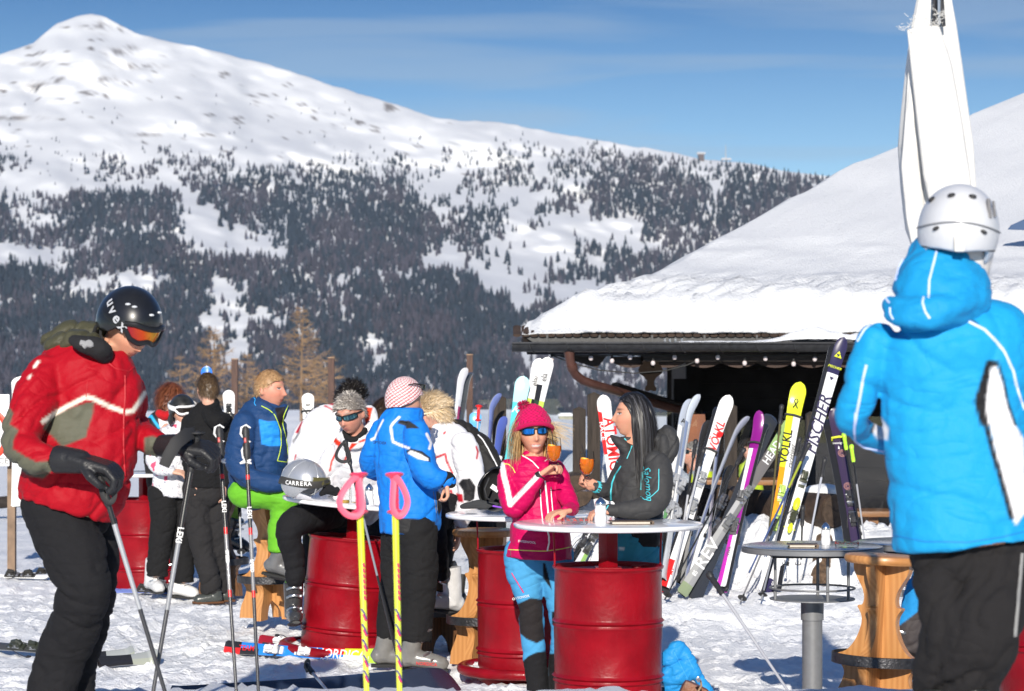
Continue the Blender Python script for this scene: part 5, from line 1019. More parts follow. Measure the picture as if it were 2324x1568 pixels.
    def hand(s, mb, c, d_, palm, thumb=1, curl=45, k=1.0, fat=1.0, spread=1.0):
        zv = Vector(d_).normalized(); yv = -Vector(palm); yv = (yv-zv*yv.dot(zv)).normalized(); xv = yv.cross(zv); c = Vector(c)
        w = lambda x, y, z: c+(xv*x+yv*y+zv*z)*k
        def chain(pts, rs): mb.tube([w(*p) for p in pts], [r*k*fat for r in rs], 8, flat=1)
        for x0 in (-.026, -.009, .009, .026): chain([(x0*.55*.9, 0, -.03), (x0*.8, 0, .02), (x0, 0, .08), (x0*1.02, 0, .09)], [.016, .0165, .0135, .008])
        for x0, L_ in ((-.030*thumb*-1, .070), (-.010*thumb*-1, .080), (.010*thumb*-1, .075), (.029*thumb*-1, .058)):
            p = Vector((x0, 0, .082)); a = 0; pts = [tuple(p)]; 
            for f, cu in ((.45, .75), (.30, 1.0), (.25, .7)):
                a += R(curl*cu); p = p+Vector((x0*.06*spread, -math.sin(a)*L_*f, math.cos(a)*L_*f)); pts.append(tuple(p))
            e = p+Vector((0, -math.sin(a), math.cos(a)))*.006; pts.append(tuple(e)); chain(pts, [.0115, .0105, .0095, .0085, .004])
        t = thumb; cu = min(curl, 60)/60; chain([(t*.022, -.006, .015), (t*.045, -.014-.012*cu, .045), (t*(.050-.012*cu), -.022-.022*cu, .072), (t*(.046-.028*cu), -.026-.026*cu, .092)], [.0145, .0125, .0108, .006])
    def body(s, tubes, hands=(), vox=.0065, k=.78, neck=None, fem=False, paint=None, brow=(.25, .15, .09), lip=(.45, .15, .12), teeth=False, stubble=0, smooth=2, jaw=1.0):
        mb = MB(); s.headmesh(mb, fem, jaw)
        a, b, c = s.h(0, .018, -.06), s.h(0, .028, -.12), None
        nk = W(*neck[:2], s.Z+(neck[2] if len(neck) > 2 else 0)) if neck else b+Vector((0, 0, -.08))
        mb.tube([a, b.lerp(a, .3), b, nk.lerp(b, .4), nk], [.050*s.k, .052*s.k, .054*s.k, .058*s.k, .075*s.k], 16, flat=1.05)
        for t in tubes:
            if isinstance(t, dict): t = t['p']
            s.tube(mb, t, k=k, flat=.62, caps=(0, 0))
        for h_ in hands: s.hand(mb, **h_)
        me = remesh(mb, vox, smooth, .4); n = len(me.vertices); co = np.empty(n*3, np.float32); me.vertices.foreach_get('co', co); co = co.reshape(-1, 3).astype(float)
        inv = np.array(s.HM.inverted()); L_ = co @ inv[:3, :3].T+inv[:3, 3]; x, y, z = L_.T
        col = np.repeat(np.array([s.skin]), n, 0)*(1+.06*fbm(co[:, 0]*30, co[:, 1]*30, co[:, 2]*30, o=2))[:, None]
        hd = (y < -.03) & (np.abs(z) < .13)
        g = lambda cx, cz, sx, sz: np.exp(-((x-cx)/sx)**2-((z-cz)/sz)**2)*hd
        def mixc(w, c): return col*(1-w[:, None])+np.array(c)[None]*w[:, None]
        rd = np.clip(g(.042, -.03, .022, .02)+g(-.042, -.03, .022, .02)+.8*g(0, -.034, .014, .014), 0, 1)*.35; col = mixc(rd, (s.skin[0]*1.02, s.skin[1]*.68, s.skin[2]*.64))
        if stubble: col = mixc(np.clip(sstep(-.035, -.055, z)*(y < 0)*(np.abs(z) < .13)*stubble, 0, 1), (s.skin[0]*.7, s.skin[1]*.7, s.skin[2]*.72))
        col = mixc(np.clip(1.3*(np.maximum(g(.030, .030, .018, .0045), g(-.030, .030, .018, .0045))), 0, .8), brow)
        lw = .030 if teeth else .022
        col = mixc(np.clip(1.2*np.maximum(g(0, -.0595, lw, .0045), g(0, -.0725, lw*.85, .0055)), 0, .9), lip)
        if teeth: k_ = hd & (((x/.025)**2+((z+.0668-.16*x*x/.025)/.0056)**2) < 1); col[k_] = (.62, .56, .51)
        else: k_ = hd & (np.abs(x) < .021) & (np.abs(z+.066) < .0018); col[k_] = (.16, .05, .045)
        for sx in (-1, 1):
            e = np.hypot((x-sx*.0300)/.0145, (z-.006)/.0060); col[hd & (e < 1)] = (.55, .50, .48); col[hd & (np.hypot(x-sx*.030, z-.006) < .0055)] = (.05, .035, .03)
            col[hd & (np.abs((z-.0125)-(-.25*((x-sx*.030)/.0145)**2*.02)) < .0022) & (np.abs(x-sx*.030) < .016)] = (.10, .06, .045)
        if paint: col = paint(col, L_, co)
        vcol(me, np.clip(col, 0, 1)); return mobj('body', me, skinm, s.root, True)
    def cap(s, name, m, rad, zmin, thick=.006, c=(0, 0, 0), parent=None, amp=0, seed=3, colfn=None, sub=(72, 40), fr=60, zfun=None):
        # shell on the head ellipsoid kept above zmin(azimuth); azimuth 0 = face, +-180 = nape
        n1, n2 = sub; az = np.linspace(-math.pi, math.pi, n1+1); rows = []
        zm = np.interp(np.degrees(np.abs(az)), *zip(*zmin))/rad[2]; e0 = np.arccos(np.clip(zm, -1, 1))
        for j in range(n2+1):
            e = e0*j/n2+1e-3; x = np.sin(e)*np.sin(az)*rad[0]; y = -np.sin(e)*np.cos(az)*rad[1]; z = np.cos(e)*rad[2]
            if amp: q = 1+amp*(fbm(x*fr+seed, y*fr, z*fr, o=3, seed=seed)); x, y, z = x*q, y*q, z*q
            rows.append(np.stack([x+c[0], y+c[1], z+c[2]], 1))
        L_ = np.stack(rows).reshape(-1, 3); M = np.array(s.HM); co = L_ @ M[:3, :3].T+M[:3, 3]
        me = npmesh(name, co, gridfaces(n2+1, n1+1)[:, ::-1]); bm = bmesh.new(); bm.from_mesh(me); bmesh.ops.remove_doubles(bm, verts=bm.verts, dist=.0006); bmesh.ops.recalc_face_normals(bm, faces=bm.faces); bm.to_mesh(me); bm.free()
        me.polygons.foreach_set('use_smooth', [True]*len(me.polygons))
        if colfn is not None:
            n = len(me.vertices); q = np.empty(n*3, np.float32); me.vertices.foreach_get('co', q); q = q.reshape(-1, 3); inv = np.array(s.HM.inverted()); LL = q @ inv[:3, :3].T+inv[:3, 3]; vcol(me, colfn(LL))
        o = mobj(name, me, m, parent or s.root, parent is None)
        if parent is not None: me.transform(parent.matrix_world.inverted() if False else Matrix.Translation(-s.root.location))
        if thick: md = o.modifiers.new('t', 'SOLIDIFY'); md.thickness = thick*s.k; md.offset = 1
        return o
    def patch(s, name, m, rad, az, zlo, zhi, c=(0, 0, 0), parent=None, thick=.003, n=(24, 8), rz=None):
        rows = []
        for j in range(n[1]+1):
            t = j/n[1]; a = np.radians(np.linspace(az[0], az[1], n[0]+1)); sft = np.linspace(0, 1, n[0]+1)
            lo = np.interp(sft, np.linspace(0, 1, len(zlo)), zlo); hi = np.interp(sft, np.linspace(0, 1, len(zhi)), zhi); z = lo+(hi-lo)*t; q = np.sqrt(np.clip(1-(z/(rz or rad[2]))**2, .05, 1))
            rows.append(np.stack([np.sin(a)*rad[0]*q+c[0], -np.cos(a)*rad[1]*q+c[1], z+c[2]], 1))
        L_ = np.stack(rows).reshape(-1, 3); M = np.array(s.HM); co = L_ @ M[:3, :3].T+M[:3, 3]; me = npmesh(name, co, gridfaces(n[1]+1, n[0]+1))
        o = mobj(name, me, m, s.root, True); md = o.modifiers.new('t', 'SOLIDIFY'); md.thickness = thick*s.k; md.offset = 0
        if parent is not None: o.parent = parent
        return o
    def ring(s, mb, rad, az, zf, r, seg=6, c=(0, 0, 0), n=40, flat=1, rz=.2, closed=False, up=None):
        pts = []
        for a in np.linspace(az[0], az[1], n): z = zf(a); q = math.sqrt(max(.05, 1-(z/rz)**2)); pts.append(s.h(math.sin(R(a))*rad[0]*q+c[0], -math.cos(R(a))*rad[1]*q+c[1], z+c[2]))
        mb.tube(pts, r*s.k, seg, flat=flat, closed=closed, up=up or (s.HM.to_3x3() @ Vector((0, 0, 1))))
    def hair(s, n, L_, col, roots, flow, lift=.6, grav=.6, w=.0028, base=True, jit=.35, wave=.0, rad=(.081, .101, .121), brad=None, seed=1, drift=(0, 0, 0), var=.35, clamp=None, name='hair', zmin=None, col2=None):
        rg = random.Random(seed); V = []; Fq = []; cols = []; M3 = s.HM.to_3x3(); st = .010 if L_ < .12 else .018
        k = 0; tries = 0
        while k < n and tries < n*30:
            tries += 1
            z = rg.uniform(-1, 1); a = rg.uniform(-math.pi, math.pi); q = math.sqrt(1-z*z); nn = Vector((q*math.sin(a), -q*math.cos(a), z)); p = Vector((nn.x*rad[0], nn.y*rad[1], nn.z*rad[2]))
            if p.z < np.interp(math.degrees(abs(a)), *zip(*roots)): continue
            k += 1; fl = Vector(flow(p)) if callable(flow) else Vector(flow)
            d = (nn*lift+(fl-nn*fl.dot(nn)).normalized()+Vector([rg.gauss(0, jit*.5) for _ in range(3)])).normalized(); L1 = L_*rg.uniform(.65, 1.15); m = max(3, int(L1/st)); pts = [p.copy()]; ph = rg.uniform(0, 6.28)
            gv = M3.inverted().normalized() @ Vector((0, 0, -1)); gv.normalize(); dr = M3.inverted() @ Vector(drift)
            for i in range(m):
                d = (d+(gv*grav+dr)*st*9+Vector([rg.gauss(0, jit*.12) for _ in range(3)])+Vector((math.sin(ph+i*.9), math.cos(ph+i*.9), 0))*wave).normalized(); p = p+d*(L1/m)
                e = Vector((p.x/rad[0], p.y/rad[1], p.z/rad[2])); l = e.length
                if l < 1.02 and p.z > -.08: p = p*(1.02+.03*rg.random())/l
                if clamp: p = clamp(p)
                pts.append(p.copy())
            c = np.array(col)*rg.uniform(1-var, 1+var) if (col2 is None or rg.random() < .6) else np.array(col2)*rg.uniform(1-var, 1+var); b = len(V)
            for i, q_ in enumerate(pts):
                t = (pts[min(i+1, m)]-pts[max(i-1, 0)]).normalized(); sd = t.cross(nn)
                if sd.length < .1: sd = t.cross(Vector((1, 0, 0)))
                sd.normalize(); ww = w*(1-.75*(i/m)**2)
                V += [s.HM @ (q_-sd*ww/2), s.HM @ (q_+sd*ww/2)]; cols += [c, c]
            Fq += [(b+2*i, b+2*i+1, b+2*i+3, b+2*i+2) for i in range(m)]
        me = npmesh(name, [tuple(v) for v in V], Fq); vcol(me, np.array(cols)); o = mobj(name, me, hairm, s.root, True)
        if base:
            z2 = [(a, b+.004) for a, b in roots]; s.cap('scalp_hair', hairm, brad or (rad[0]*1.02, rad[1]*1.02, rad[2]*1.02), z2, .003, amp=.05, colfn=lambda LL: np.repeat(np.array([col])*.75, len(LL), 0)*(1+.3*fbm(LL[:, 0]*90, LL[:, 1]*90, LL[:, 2]*30)[:, None]), parent=o)
        return o
    def boot(s, u, v, yaw, d=0, col=(.10, .10, .105), k=1.0, low=False, pitch=0, sole=(.03, .03, .03), col2=None):
        # v is the sole height; the toe points along yaw (0 = toward the camera, 90 = image right)
        p = s.pt(u, v, d); M = Matrix.Translation(p) @ Matrix.Rotation(R(yaw), 4, 'Z') @ Matrix.Rotation(R(pitch), 4, 'X') @ Matrix.Scale(k, 4)
        f = lambda x, y, z: M @ Vector((x, y, z)); up = M.to_3x3() @ Vector((0, 0, 1)); m_ = mat('boot_%d_%d_%d' % tuple(int(q*200) for q in col), col, .28, coat=.4, var=.12, vs=20, bump=.1, bs=60); mb = MB()
        if low:
            mb.tube([f(0, .13, .05), f(0, .09, .055), f(0, .02, .06), f(0, -.06, .045), f(0, -.12, .038), f(0, -.15, .03)], [.03, .042, .045, .045, .042, .02], 14, flat=1, up=up); mb.tube([f(0, .07, .05), f(0, .07, .13)], [.045, .048], 14)
        else:
            mb.tube([f(0, .145, .06), f(0, .12, .075), f(0, .05, .085), f(0, -.03, .075), f(0, -.10, .058), f(0, -.14, .05), f(0, -.165, .04)], [.025, .050, .053, .052, .050, .042, .02], 16, flat=1, up=up)
            mb.tube([f(0, .07, .06), f(0, .06, .13), f(0, .045, .20), f(0, .025, .27), f(0, .015, .30)], [.058, .060, .062, .066, .066], 16)
        me = remesh(mb, .008, 3, .4); o = mobj('boot', me, m_, s.root, True)
        mb = MB(); mb.tube([f(0, .15, .012), f(0, .1, .012), f(0, 0, .012), f(0, -.1, .012), f(0, -.165, .016)], [.032, .040, .038, .045, .026], 12, flat=.35, up=up); so = mb.build('sole', mat('sole_'+'_'.join('%.2f' % q for q in sole), sole, .6), s.root, True); so.parent = o
        if not low:
            bk = mat('buckle', (.5, .51, .52), .3, metal=.9)
            for y, z, r in ((-.085, .085, .052), (-.04, .115, .055), (-.028, .20, .066), (-.042, .255, .068)):
                mb = MB(); cx = Vector((0, y+.05, z)); mb.tube([f(-.05, y+.02, z-.01), f(-.03, y-.010, z), f(0, y-.022, z+.005), f(.03, y-.010, z), f(.05, y+.02, z-.01)], [.006]*5, 6, flat=1.6, up=up); mb.box(f(.042, y+.0, z), (.012*k, .034*k, .014*k), (M.to_3x3().normalized())); q = mb.build('buckle', bk, s.root, True); q.parent = o
            if col2: mb = MB(); mb.tube([f(0, .115, .15), f(0, .105, .27)], [.02, .022], 10, flat=.4); q = mb.build('spoiler', mat('boot2_%d' % int(sum(col2)*99), col2, .3, coat=.3), s.root, True); q.parent = o
        return o
    def strip(s, name, m, target, pts, w, lift=.002, th=.0015):      # raised piping laid on a garment along picture points
        bv = BVHTree.FromPolygons([tuple(v.co) for v in target.data.vertices], [tuple(p.vertices) for p in target.data.polygons]); off = s.root.location; mb = MB(); Q = []
        for a, b in zip(pts[:-1], pts[1:]):
            n = max(1, int(math.hypot(b[0]-a[0], b[1]-a[1])/2.5))
            for i in range(n): Q.append((a[0]+(b[0]-a[0])*i/n, a[1]+(b[1]-a[1])*i/n))
        Q.append(pts[-1]); out = []
        for u, v in Q:
            d = Vector(((u-U0)/F, 1, (V0-v)/F)).normalized(); hit = bv.ray_cast(Vector((0, 0, CZ))-off, d)
            if hit[0] is not None: out.append(hit[0]+hit[1]*lift*.3 if hit[1].dot(d) < 0 else hit[0]-hit[1]*lift*.3)
        if len(out) < 2: return
        runs = [[out[0]]]
        for p in out[1:]:
            if (p-runs[-1][-1]).length > .06: runs.append([])
            runs[-1].append(p)
        runs = [max(runs, key=len)]
        for r_ in runs:
            if len(r_) < 2: continue
            sm = [r_[0]]+[(r_[i-1]+r_[i]+r_[i+1])/3 for i in range(1, len(r_)-1)]+[r_[-1]]
            mb.tube(sm, w/2/s.s, 6, flat=.5)
        o = mb.build(name, m, s.root); return o
    def print_text(s, body, size_px, u, v, ang, m, target, name='lettering', sx=1, bold=.01, shear=0):
        bv = BVHTree.FromPolygons([tuple(x.co) for x in target.data.vertices], [tuple(p.vertices) for p in target.data.polygons]); off = s.root.location
        a = R(ang); ax = Vector((math.cos(a), 0, math.sin(a))); ay = Vector((-math.sin(a), 0, math.cos(a)))
        o = letters(body, size_px/s.s, (0, 0, 0), ax, ay, m, None, name, bold, shear, sx, ext=0); me = o.data; c = s.pt(u, v)
        bm = bmesh.new(); bm.from_mesh(me); bmesh.ops.subdivide_edges(bm, edges=[e for e in bm.edges if e.calc_length() > .012], cuts=2); bm.to_mesh(me); bm.free()
        for vx in me.vertices:
            p = c+vx.co; d = (p-Vector((0, 0, CZ))).normalized(); hit = bv.ray_cast(Vector((0, 0, CZ))-off, d); vx.co = (hit[0]-d*.0025) if hit[0] is not None else p-off
        o.parent = s.root; return o
BLK = (.012, .012, .014); TR = (.012, .012, .014)

# ---- the man in red, left foreground
f = Fig('man in a red and olive ski jacket and black helmet, bending over his poles', 140, 1615, 10.0)
RDJ = (.34, .0015, .010); OL = (.105, .105, .075)
torso = [(205, 800, 50, .04), (190, 820, 92, .02), (198, 858, 118, 0), (206, 930, 116, 0), (200, 980, 114, -.02, .74), (190, 1030, 118, -.03, .78), (174, 1085, 122, -.03, .82), (158, 1128, 116, -.03, .86), (150, 1156, 108, -.03, .88)]
armL = [(112, 850, 46, -.06), (86, 895, 52, -.12), (60, 950, 46, -.2), (46, 992, 42, -.24), (62, 1026, 36, -.3), (100, 1042, 34, -.34), (128, 1046, 32, -.36)]
armR = [(292, 872, 34, .1), (302, 930, 32, .12), (312, 975, 30, .1), (338, 998, 29, 0), (362, 1012, 27, -.04)]
legA = [(118, 1135, 72, -.05), (150, 1210, 76, -.06), (178, 1280, 70, -.08), (190, 1335, 60, -.1), (172, 1410, 58, -.02), (138, 1490, 58, .05), (112, 1600, 54, .05)]
legB = [(195, 1150, 60, .15), (218, 1230, 50, .16), (224, 1310, 40, .12), (214, 1400, 36, .2), (180, 1500, 42, .2), (168, 1600, 42, .2)]
f.head(291, 741, 142, 47, 30, 6)
jk = f.cloth('jacket', [{'p': torso, 'flat': .72, 'caps': (1, 0)}, {'p': armL, 'flat': .95, 'caps': (1, 0)}, {'p': armR, 'flat': .95, 'caps': (1, 0)}, {'p': [(238, 860, 66, -.02), (243, 835, 58, -.03), (252, 814, 46, -.04)], 'flat': 1.0, 'caps': (0, 0)}], RDJ, vox=.009, amp=1.5, ang=35, fold=(4, 4, 8), paints=(
    (P(QA, (60, 915), (95, 960), (70, 1040), (130, 1080), (95, 1150), (90, 1210), (180, 1265), (250, 1300), (345, 1295), (380, 1350), (300, 1420), (200, 1400), (60, 1300), (-40, 1120), (-10, 920)), OL, 1),
    (P(QA, (600, 890), (655, 885), (650, 960), (612, 1080), (600, 1130), (430, 1200), (370, 1130), (300, 1070), (330, 1010), (480, 930)), OL),
    ('line', P(QA, (300, 1022), (400, 955), (480, 910), (600, 850), (640, 857), (760, 915), (870, 955), (925, 950), (970, 890), (1010, 820)), 10, (.72, .68, .58)),
    (P(QA, (1005, 1135), (1060, 1120), (1110, 1135), (1200, 1160), (1200, 1300), (1005, 1300)), OL, 1), ('line', P(QA, (240, 640), (265, 605)), 7, (.75, .72, .65)), ('line', P(QA, (200, 720), (212, 700)), 5, (.75, .72, .65))))
f.strip('zip_flap', mat('red_seam', (.38, .002, .01), .6), jk, P(QA, (870, 700), (872, 850), (862, 1000), (860, 1200), (870, 1400)), 5)
f.strip('hood_seam', MATS['red_seam'], jk, P(QA, (610, 740), (600, 850)), 2)
f.cloth('trousers', [{'p': legA, 'flat': .85}, {'p': legB, 'flat': .85}, {'p': [(152, 1140, 98, .03), (160, 1190, 90, .03)], 'flat': .6}], TR, vox=.011, amp=1.3, ang=-30, m=cl_soft)
f.cloth('hood', [{'p': [(116, 775, 17, .08), (145, 757, 22, .1), (185, 752, 24, .1), (225, 760, 24, .08)], 'flat': 1.6}, {'p': [(118, 786, 14, .0), (160, 775, 22, -.02), (205, 775, 20, -.05)], 'flat': 1.4}], (.06, .058, .035), vox=.009, amp=2.2, ang=60, m=cl_down)
gai = f.cloth('neck_warmer', [{'p': [(168, 772, 12, -.16), (192, 782, 20, -.18), (222, 790, 24, -.16), (238, 806, 20, -.12)], 'flat': 1.0}], (.02, .02, .022), vox=.009, amp=.6, m=cl_soft)
f.strip('mesh_panel', mat('grey_mesh', (.25, .25, .26), .7), gai, P(QA, (560, 470), (600, 480), (640, 490), (620, 465), (580, 500)), 12)
f.strip('collar_edge', MATS['red_seam'], jk, P(QA, (740, 600), (800, 650), (900, 670), (930, 640)), 4)
f.body([torso, armL, armR, legA, legB], neck=(240, 815), vox=.0065, lip=(.40, .12, .10), brow=(.32, .2, .13), stubble=.12)
# helmet with goggles
hb = mat('helmet_black', (.010, .010, .011), .32, coat=.5, var=.2, vs=9)
hel = f.cap('helmet', hb, (.100, .128, .128), [(0, .045), (40, .040), (60, .02), (75, -.025), (100, -.045), (125, -.05), (180, -.058)], .014, c=(0, .004, .012))
gog_f = mat('goggle_frame', (.012, .012, .013), .3)
lens = bpy.data.materials.new('red_mirror_lens'); lens.use_nodes = True; MATS['red_mirror_lens'] = lens; n = lens.node_tree.nodes; b = n['Principled BSDF']; b.inputs['Roughness'].default_value = .08; b.inputs['Metallic'].default_value = .75
g = n.new('ShaderNodeTexCoord'); sp = n.new('ShaderNodeSeparateXYZ'); rp = n.new('ShaderNodeValToRGB'); lens.node_tree.links.new(g.outputs['Generated'], sp.inputs[0]); lens.node_tree.links.new(sp.outputs['X'], rp.inputs[0]); lens.node_tree.links.new(rp.outputs[0], b.inputs['Base Color'])
rp.color_ramp.elements[0].color = (.35, .01, .06, 1); rp.color_ramp.elements[1].color = (.85, .62, .05, 1); e = rp.color_ramp.elements.new(.55); e.color = (.85, .10, .02, 1)
def goggles(f, rad, az, zlo, zhi, lensm, framem, strapm, sz=None, c=(0, 0, 0), fr=.010, strap=(50, 310), sw=.02, szf=lambda a: .03, rz=.3):
    le = f.patch('goggles', lensm, rad, az, zlo, zhi, c, thick=.004, rz=rz); mb = MB(); pts = []
    for t in np.linspace(0, 1, 20): a = az[0]+(az[1]-az[0])*t; pts.append((a, np.interp(t, np.linspace(0, 1, len(zhi)), zhi)))
    for t in np.linspace(1, 0, 20): a = az[0]+(az[1]-az[0])*t; pts.append((a, np.interp(t, np.linspace(0, 1, len(zlo)), zlo)))
    Q = []
    for a, z in pts: q = math.sqrt(max(.05, 1-(z/rz)**2)); Q.append(f.h(math.sin(R(a))*(rad[0]+.002)*q+c[0], -math.cos(R(a))*(rad[1]+.002)*q+c[1], z+c[2]))
    mb.tube(Q, fr*f.k, 8, closed=True); o = mb.build('goggle_frame', framem, f.root, True); o.parent = le
    if strap:
        mb = MB(); f.ring(mb, (rad[0]+.003, rad[1]-.001), strap, szf, .0035, 8, c=c, flat=sw/.0035, rz=rz, n=36); o = mb.build('goggle_strap', strapm, f.root, True); o.parent = le
    return le
goggles(f, (.108, .134), (-52, 52), [.034, .005, .0, .014, .0, .005, .034], [.052, .066, .066, .066, .066, .066, .052], lens, gog_f, gog_f, c=(0, .004, .004), fr=.011, szf=lambda a: .035-.02*math.sin(R((a-50)/260*180)))
for az_, el in ((55, .103), (72, .098), (5, .10), (-30, .105)):
    mb = MB(); q = math.sqrt(1-(el/.14)**2); cc = f.h(math.sin(R(-az_))*.112*q*1.0, -math.cos(R(az_))*.138*q, el+.014); mb.ball(cc, (.012, .008, .006), 10); o = mb.build('vent', mat('vent_pale', (.55, .57, .6), .4), f.root, True); o.parent = hel
def head_text(f, body, size, az0, z, m, rad, c=(0, 0, 0), parent=None, tilt=0, step=None, rz=.14, bold=.02):
    step = step or size*.62; n = len(body); objs = []; me_all = []
    for i, ch in enumerate(body):
        s_ = (i-(n-1)/2)*step; a = R(az0)+s_/((rad[0]+rad[1])/2); zz = z+s_*tilt; q = math.sqrt(max(.05, 1-(zz/rz)**2)); p = Vector((math.sin(a)*rad[0]*q+c[0], -math.cos(a)*rad[1]*q+c[1], zz+c[2]))
        ax = Vector((math.cos(a), math.sin(a), tilt)).normalized(); nrm = Vector((math.sin(a), -math.cos(a), zz/rz*.8)).normalized(); ay = nrm.cross(ax); o = letters(ch, size, p, ax, ay, m, None, bold=bold)
        o.data.transform(f.HM); me_all.append(o)
    bm = bmesh.new()
    for o in me_all: bm.from_mesh(o.data)
    me = bpy.data.meshes.new('lettering'); bm.to_mesh(me); bm.free()
    for o in me_all: bpy.data.objects.remove(o)
    o = mobj('lettering', me, m, f.root, True)
    if parent: o.parent = parent
    return o
head_text(f, 'uvex', .058, -78, .048, mat('silver_print', (.42, .43, .46), .4), (.117, .144), parent=hel, tilt=-.35, rz=.16, c=(0, .004, .012))
mb = MB(); mb.tube([f.h(-.098, .03, -.02), f.h(-.09, .02, -.06), f.h(-.05, -.03, -.118), f.h(0, -.05, -.135)], [.006]*4, 6, flat=.4); mb.tube([f.h(-.1, .05, -.04), f.h(-.085, .055, -.11)], [.007, .012], 8); mb.build('chin_strap', strapk, f.root, True)
# gloves round the pole grips
def glove(f, parts, cuff=None, col=(.016, .016, .018), vox=.0055):
    mb = MB()
    for p in parts: f.hand(mb, **p)
    if cuff: f.tube(mb, cuff, flat=.9, caps=(0, 1))
    me = remesh(mb, vox, 2, .4); n = len(me.vertices); vcol(me, np.repeat(np.array([col]), n, 0)); return mobj('glove', me, mat('glove_leather', attr=True, rough=.42, bump=.3, bs=90), f.root, True)
glove(f, [dict(c=f.pt(186, 1046, -.4), d_=(1, -.15, -.25), palm=(-.25, .2, -1), thumb=-1, curl=50, k=1.5, fat=1.08)], [(128, 1042, 33, -.36), (150, 1044, 31, -.38), (185, 1048, 28, -.4)])
glove(f, [dict(c=f.pt(410, 1012, -.12), d_=(1, -.2, -.1), palm=(0, .4, -1), thumb=-1, curl=52, k=1.4, fat=1.1)], [(362, 1012, 26, -.04), (385, 1010, 25, -.08), (412, 1010, 26, -.12)])
t = pole('black and silver ski pole held in the near glove of the man in red', (221, 1062, 9.6), (376, 1575, 9.6), 'black', [(.10, BK), (.55, (.42, .43, .45)), (1, (.04, .04, .045))], .011, loop=.8, loopdir=1, group='ski poles held by the man in red')
t = pole('black and silver ski pole held in the stretched out glove of the man in red', (447, 985, 9.88), (346, 1580, 9.7), 'black', [(.30, BK), (.62, (.25, .26, .28)), (1, (.05, .05, .055))], .011, group='ski poles held by the man in red', texts=(('LEKI', .035, .42, Wt, dict()),))
mb = MB(); p0 = f.pt(447, 982, -.14); mb.tube([p0+Vector((-.01, 0, .0)), f.pt(425, 985, -.2), f.pt(400, 1005, -.24), f.pt(382, 1035, -.25), f.pt(372, 1058, -.25)], [.024, .027, .027, .025, .022], 8, flat=.14, up=Vector((0, 1, 0))); mb.lathe([(0, .004), (.033, .002), (.034, -.004), (.02, -.012)], p0, 20); mb.build('wrist_strap', strapk, t, True)
f.boot(116, 1622, 60, .05, k=.95, low=True, col=(.02, .02, .02)); f.boot(172, 1622, 60, .22, k=.95, low=True, col=(.02, .02, .02))

# ---- blue jacket seen from behind, right foreground
f = Fig('skier in a bright blue jacket and silver grey helmet seen from behind', 2185, 1640, 7.0)
BL = (.010, .29, .60)
torso = [(2150, 690, 60, 0), (2160, 722, 130, 0), (2168, 765, 172, 0), (2168, 850, 172, 0), (2166, 940, 164, 0), (2172, 1040, 160, 0, .66), (2182, 1130, 164, 0, .74), (2192, 1236, 168, 0, .80)]
aL = [(1992, 770, 44, .0), (1966, 840, 42, .0), (1948, 900, 40, .02), (1932, 948, 36, .05), (1955, 978, 32, .14), (2000, 1000, 30, .22), (2060, 1005, 26, .3)]
aR = [(2335, 770, 50, 0), (2368, 860, 48, 0), (2385, 960, 44, .02), (2370, 1040, 38, .12), (2320, 1060, 32, .28)]
lA = [(2125, 1240, 66, 0), (2138, 1330, 56, -.02), (2152, 1420, 52, -.05), (2140, 1510, 58, 0), (2130, 1600, 56, .05)]
lB = [(2252, 1240, 82, 0), (2250, 1330, 82, -.02), (2236, 1420, 80, -.08), (2205, 1500, 82, -.04), (2190, 1600, 66, .02)]
f.head(2174, 531, 184, 172, -4, 4, d=-.02)
LP = (.42, .52, .88); WH = (.75, .74, .76)
jk = f.cloth('jacket', [{'p': torso, 'flat': .62, 'caps': (1, 0)}, {'p': aL, 'flat': .95}, {'p': aR, 'flat': .95}], BL, vox=.0085, amp=.95, fold=(4, 4, 5), ang=-20, smooth=8, paints=(
    (P(QL, (925, 0), (1030, 0), (1120, 150), (1130, 560), (1075, 635), (1055, 590), (960, 230), (930, 60)), WH), (P(QK, (1040, 1190), (1075, 1200), (1110, 1290), (1150, 1450), (1190, 1568), (1000, 1568), (1000, 1400)), WH),
    (P(QK, (1015, 1160), (1080, 1168), (1080, 1200), (1040, 1210), (1012, 1400), (1010, 1500), (1030, 1568), (975, 1568), (935, 1420), (985, 1260)), BLK), ('line', P(QL, (890, 0), (905, 60), (940, 200), (985, 350), (1050, 590)), 12, BLK), ('line', P(QK, (1085, 1180), (1120, 1290), (1150, 1440), (1195, 1568)), 6, BLK),
    (P(QK, (790, 850), (835, 845), (960, 930), (950, 950), (880, 910)), BLK), (P(QL, (285, 0), (310, 20), (360, 90), (352, 150), (300, 150), (265, 110)), WH, 1), ('line', P(QL, (290, 0), (262, 112)), 6, BLK, 1)))
pip = mat('lilac_piping', (.50, .60, .90), .5)
for L_, w_ in ((((770, 868), (900, 920), (1000, 970), (1070, 1040), (1120, 1100), (1180, 1230), (1210, 1360), (1248, 1470)), 8), (((372, 890), (300, 930), (250, 970), (205, 1045)), 7), (((260, 1190), (235, 1300), (220, 1390), (200, 1490), (188, 1568)), 7)): f.strip('piping', pip, jk, P(QK, *L_), w_)
f.strip('piping', pip, jk, P(QL, (172, 0), (165, 100), (170, 160), (220, 195), (350, 222)), 6)
f.strip('hem_seam', mat('blue_seam', (.008, .22, .55), .6), jk, P(QL, (385, 690), (560, 725), (800, 730), (1000, 700), (1120, 670)), 4)
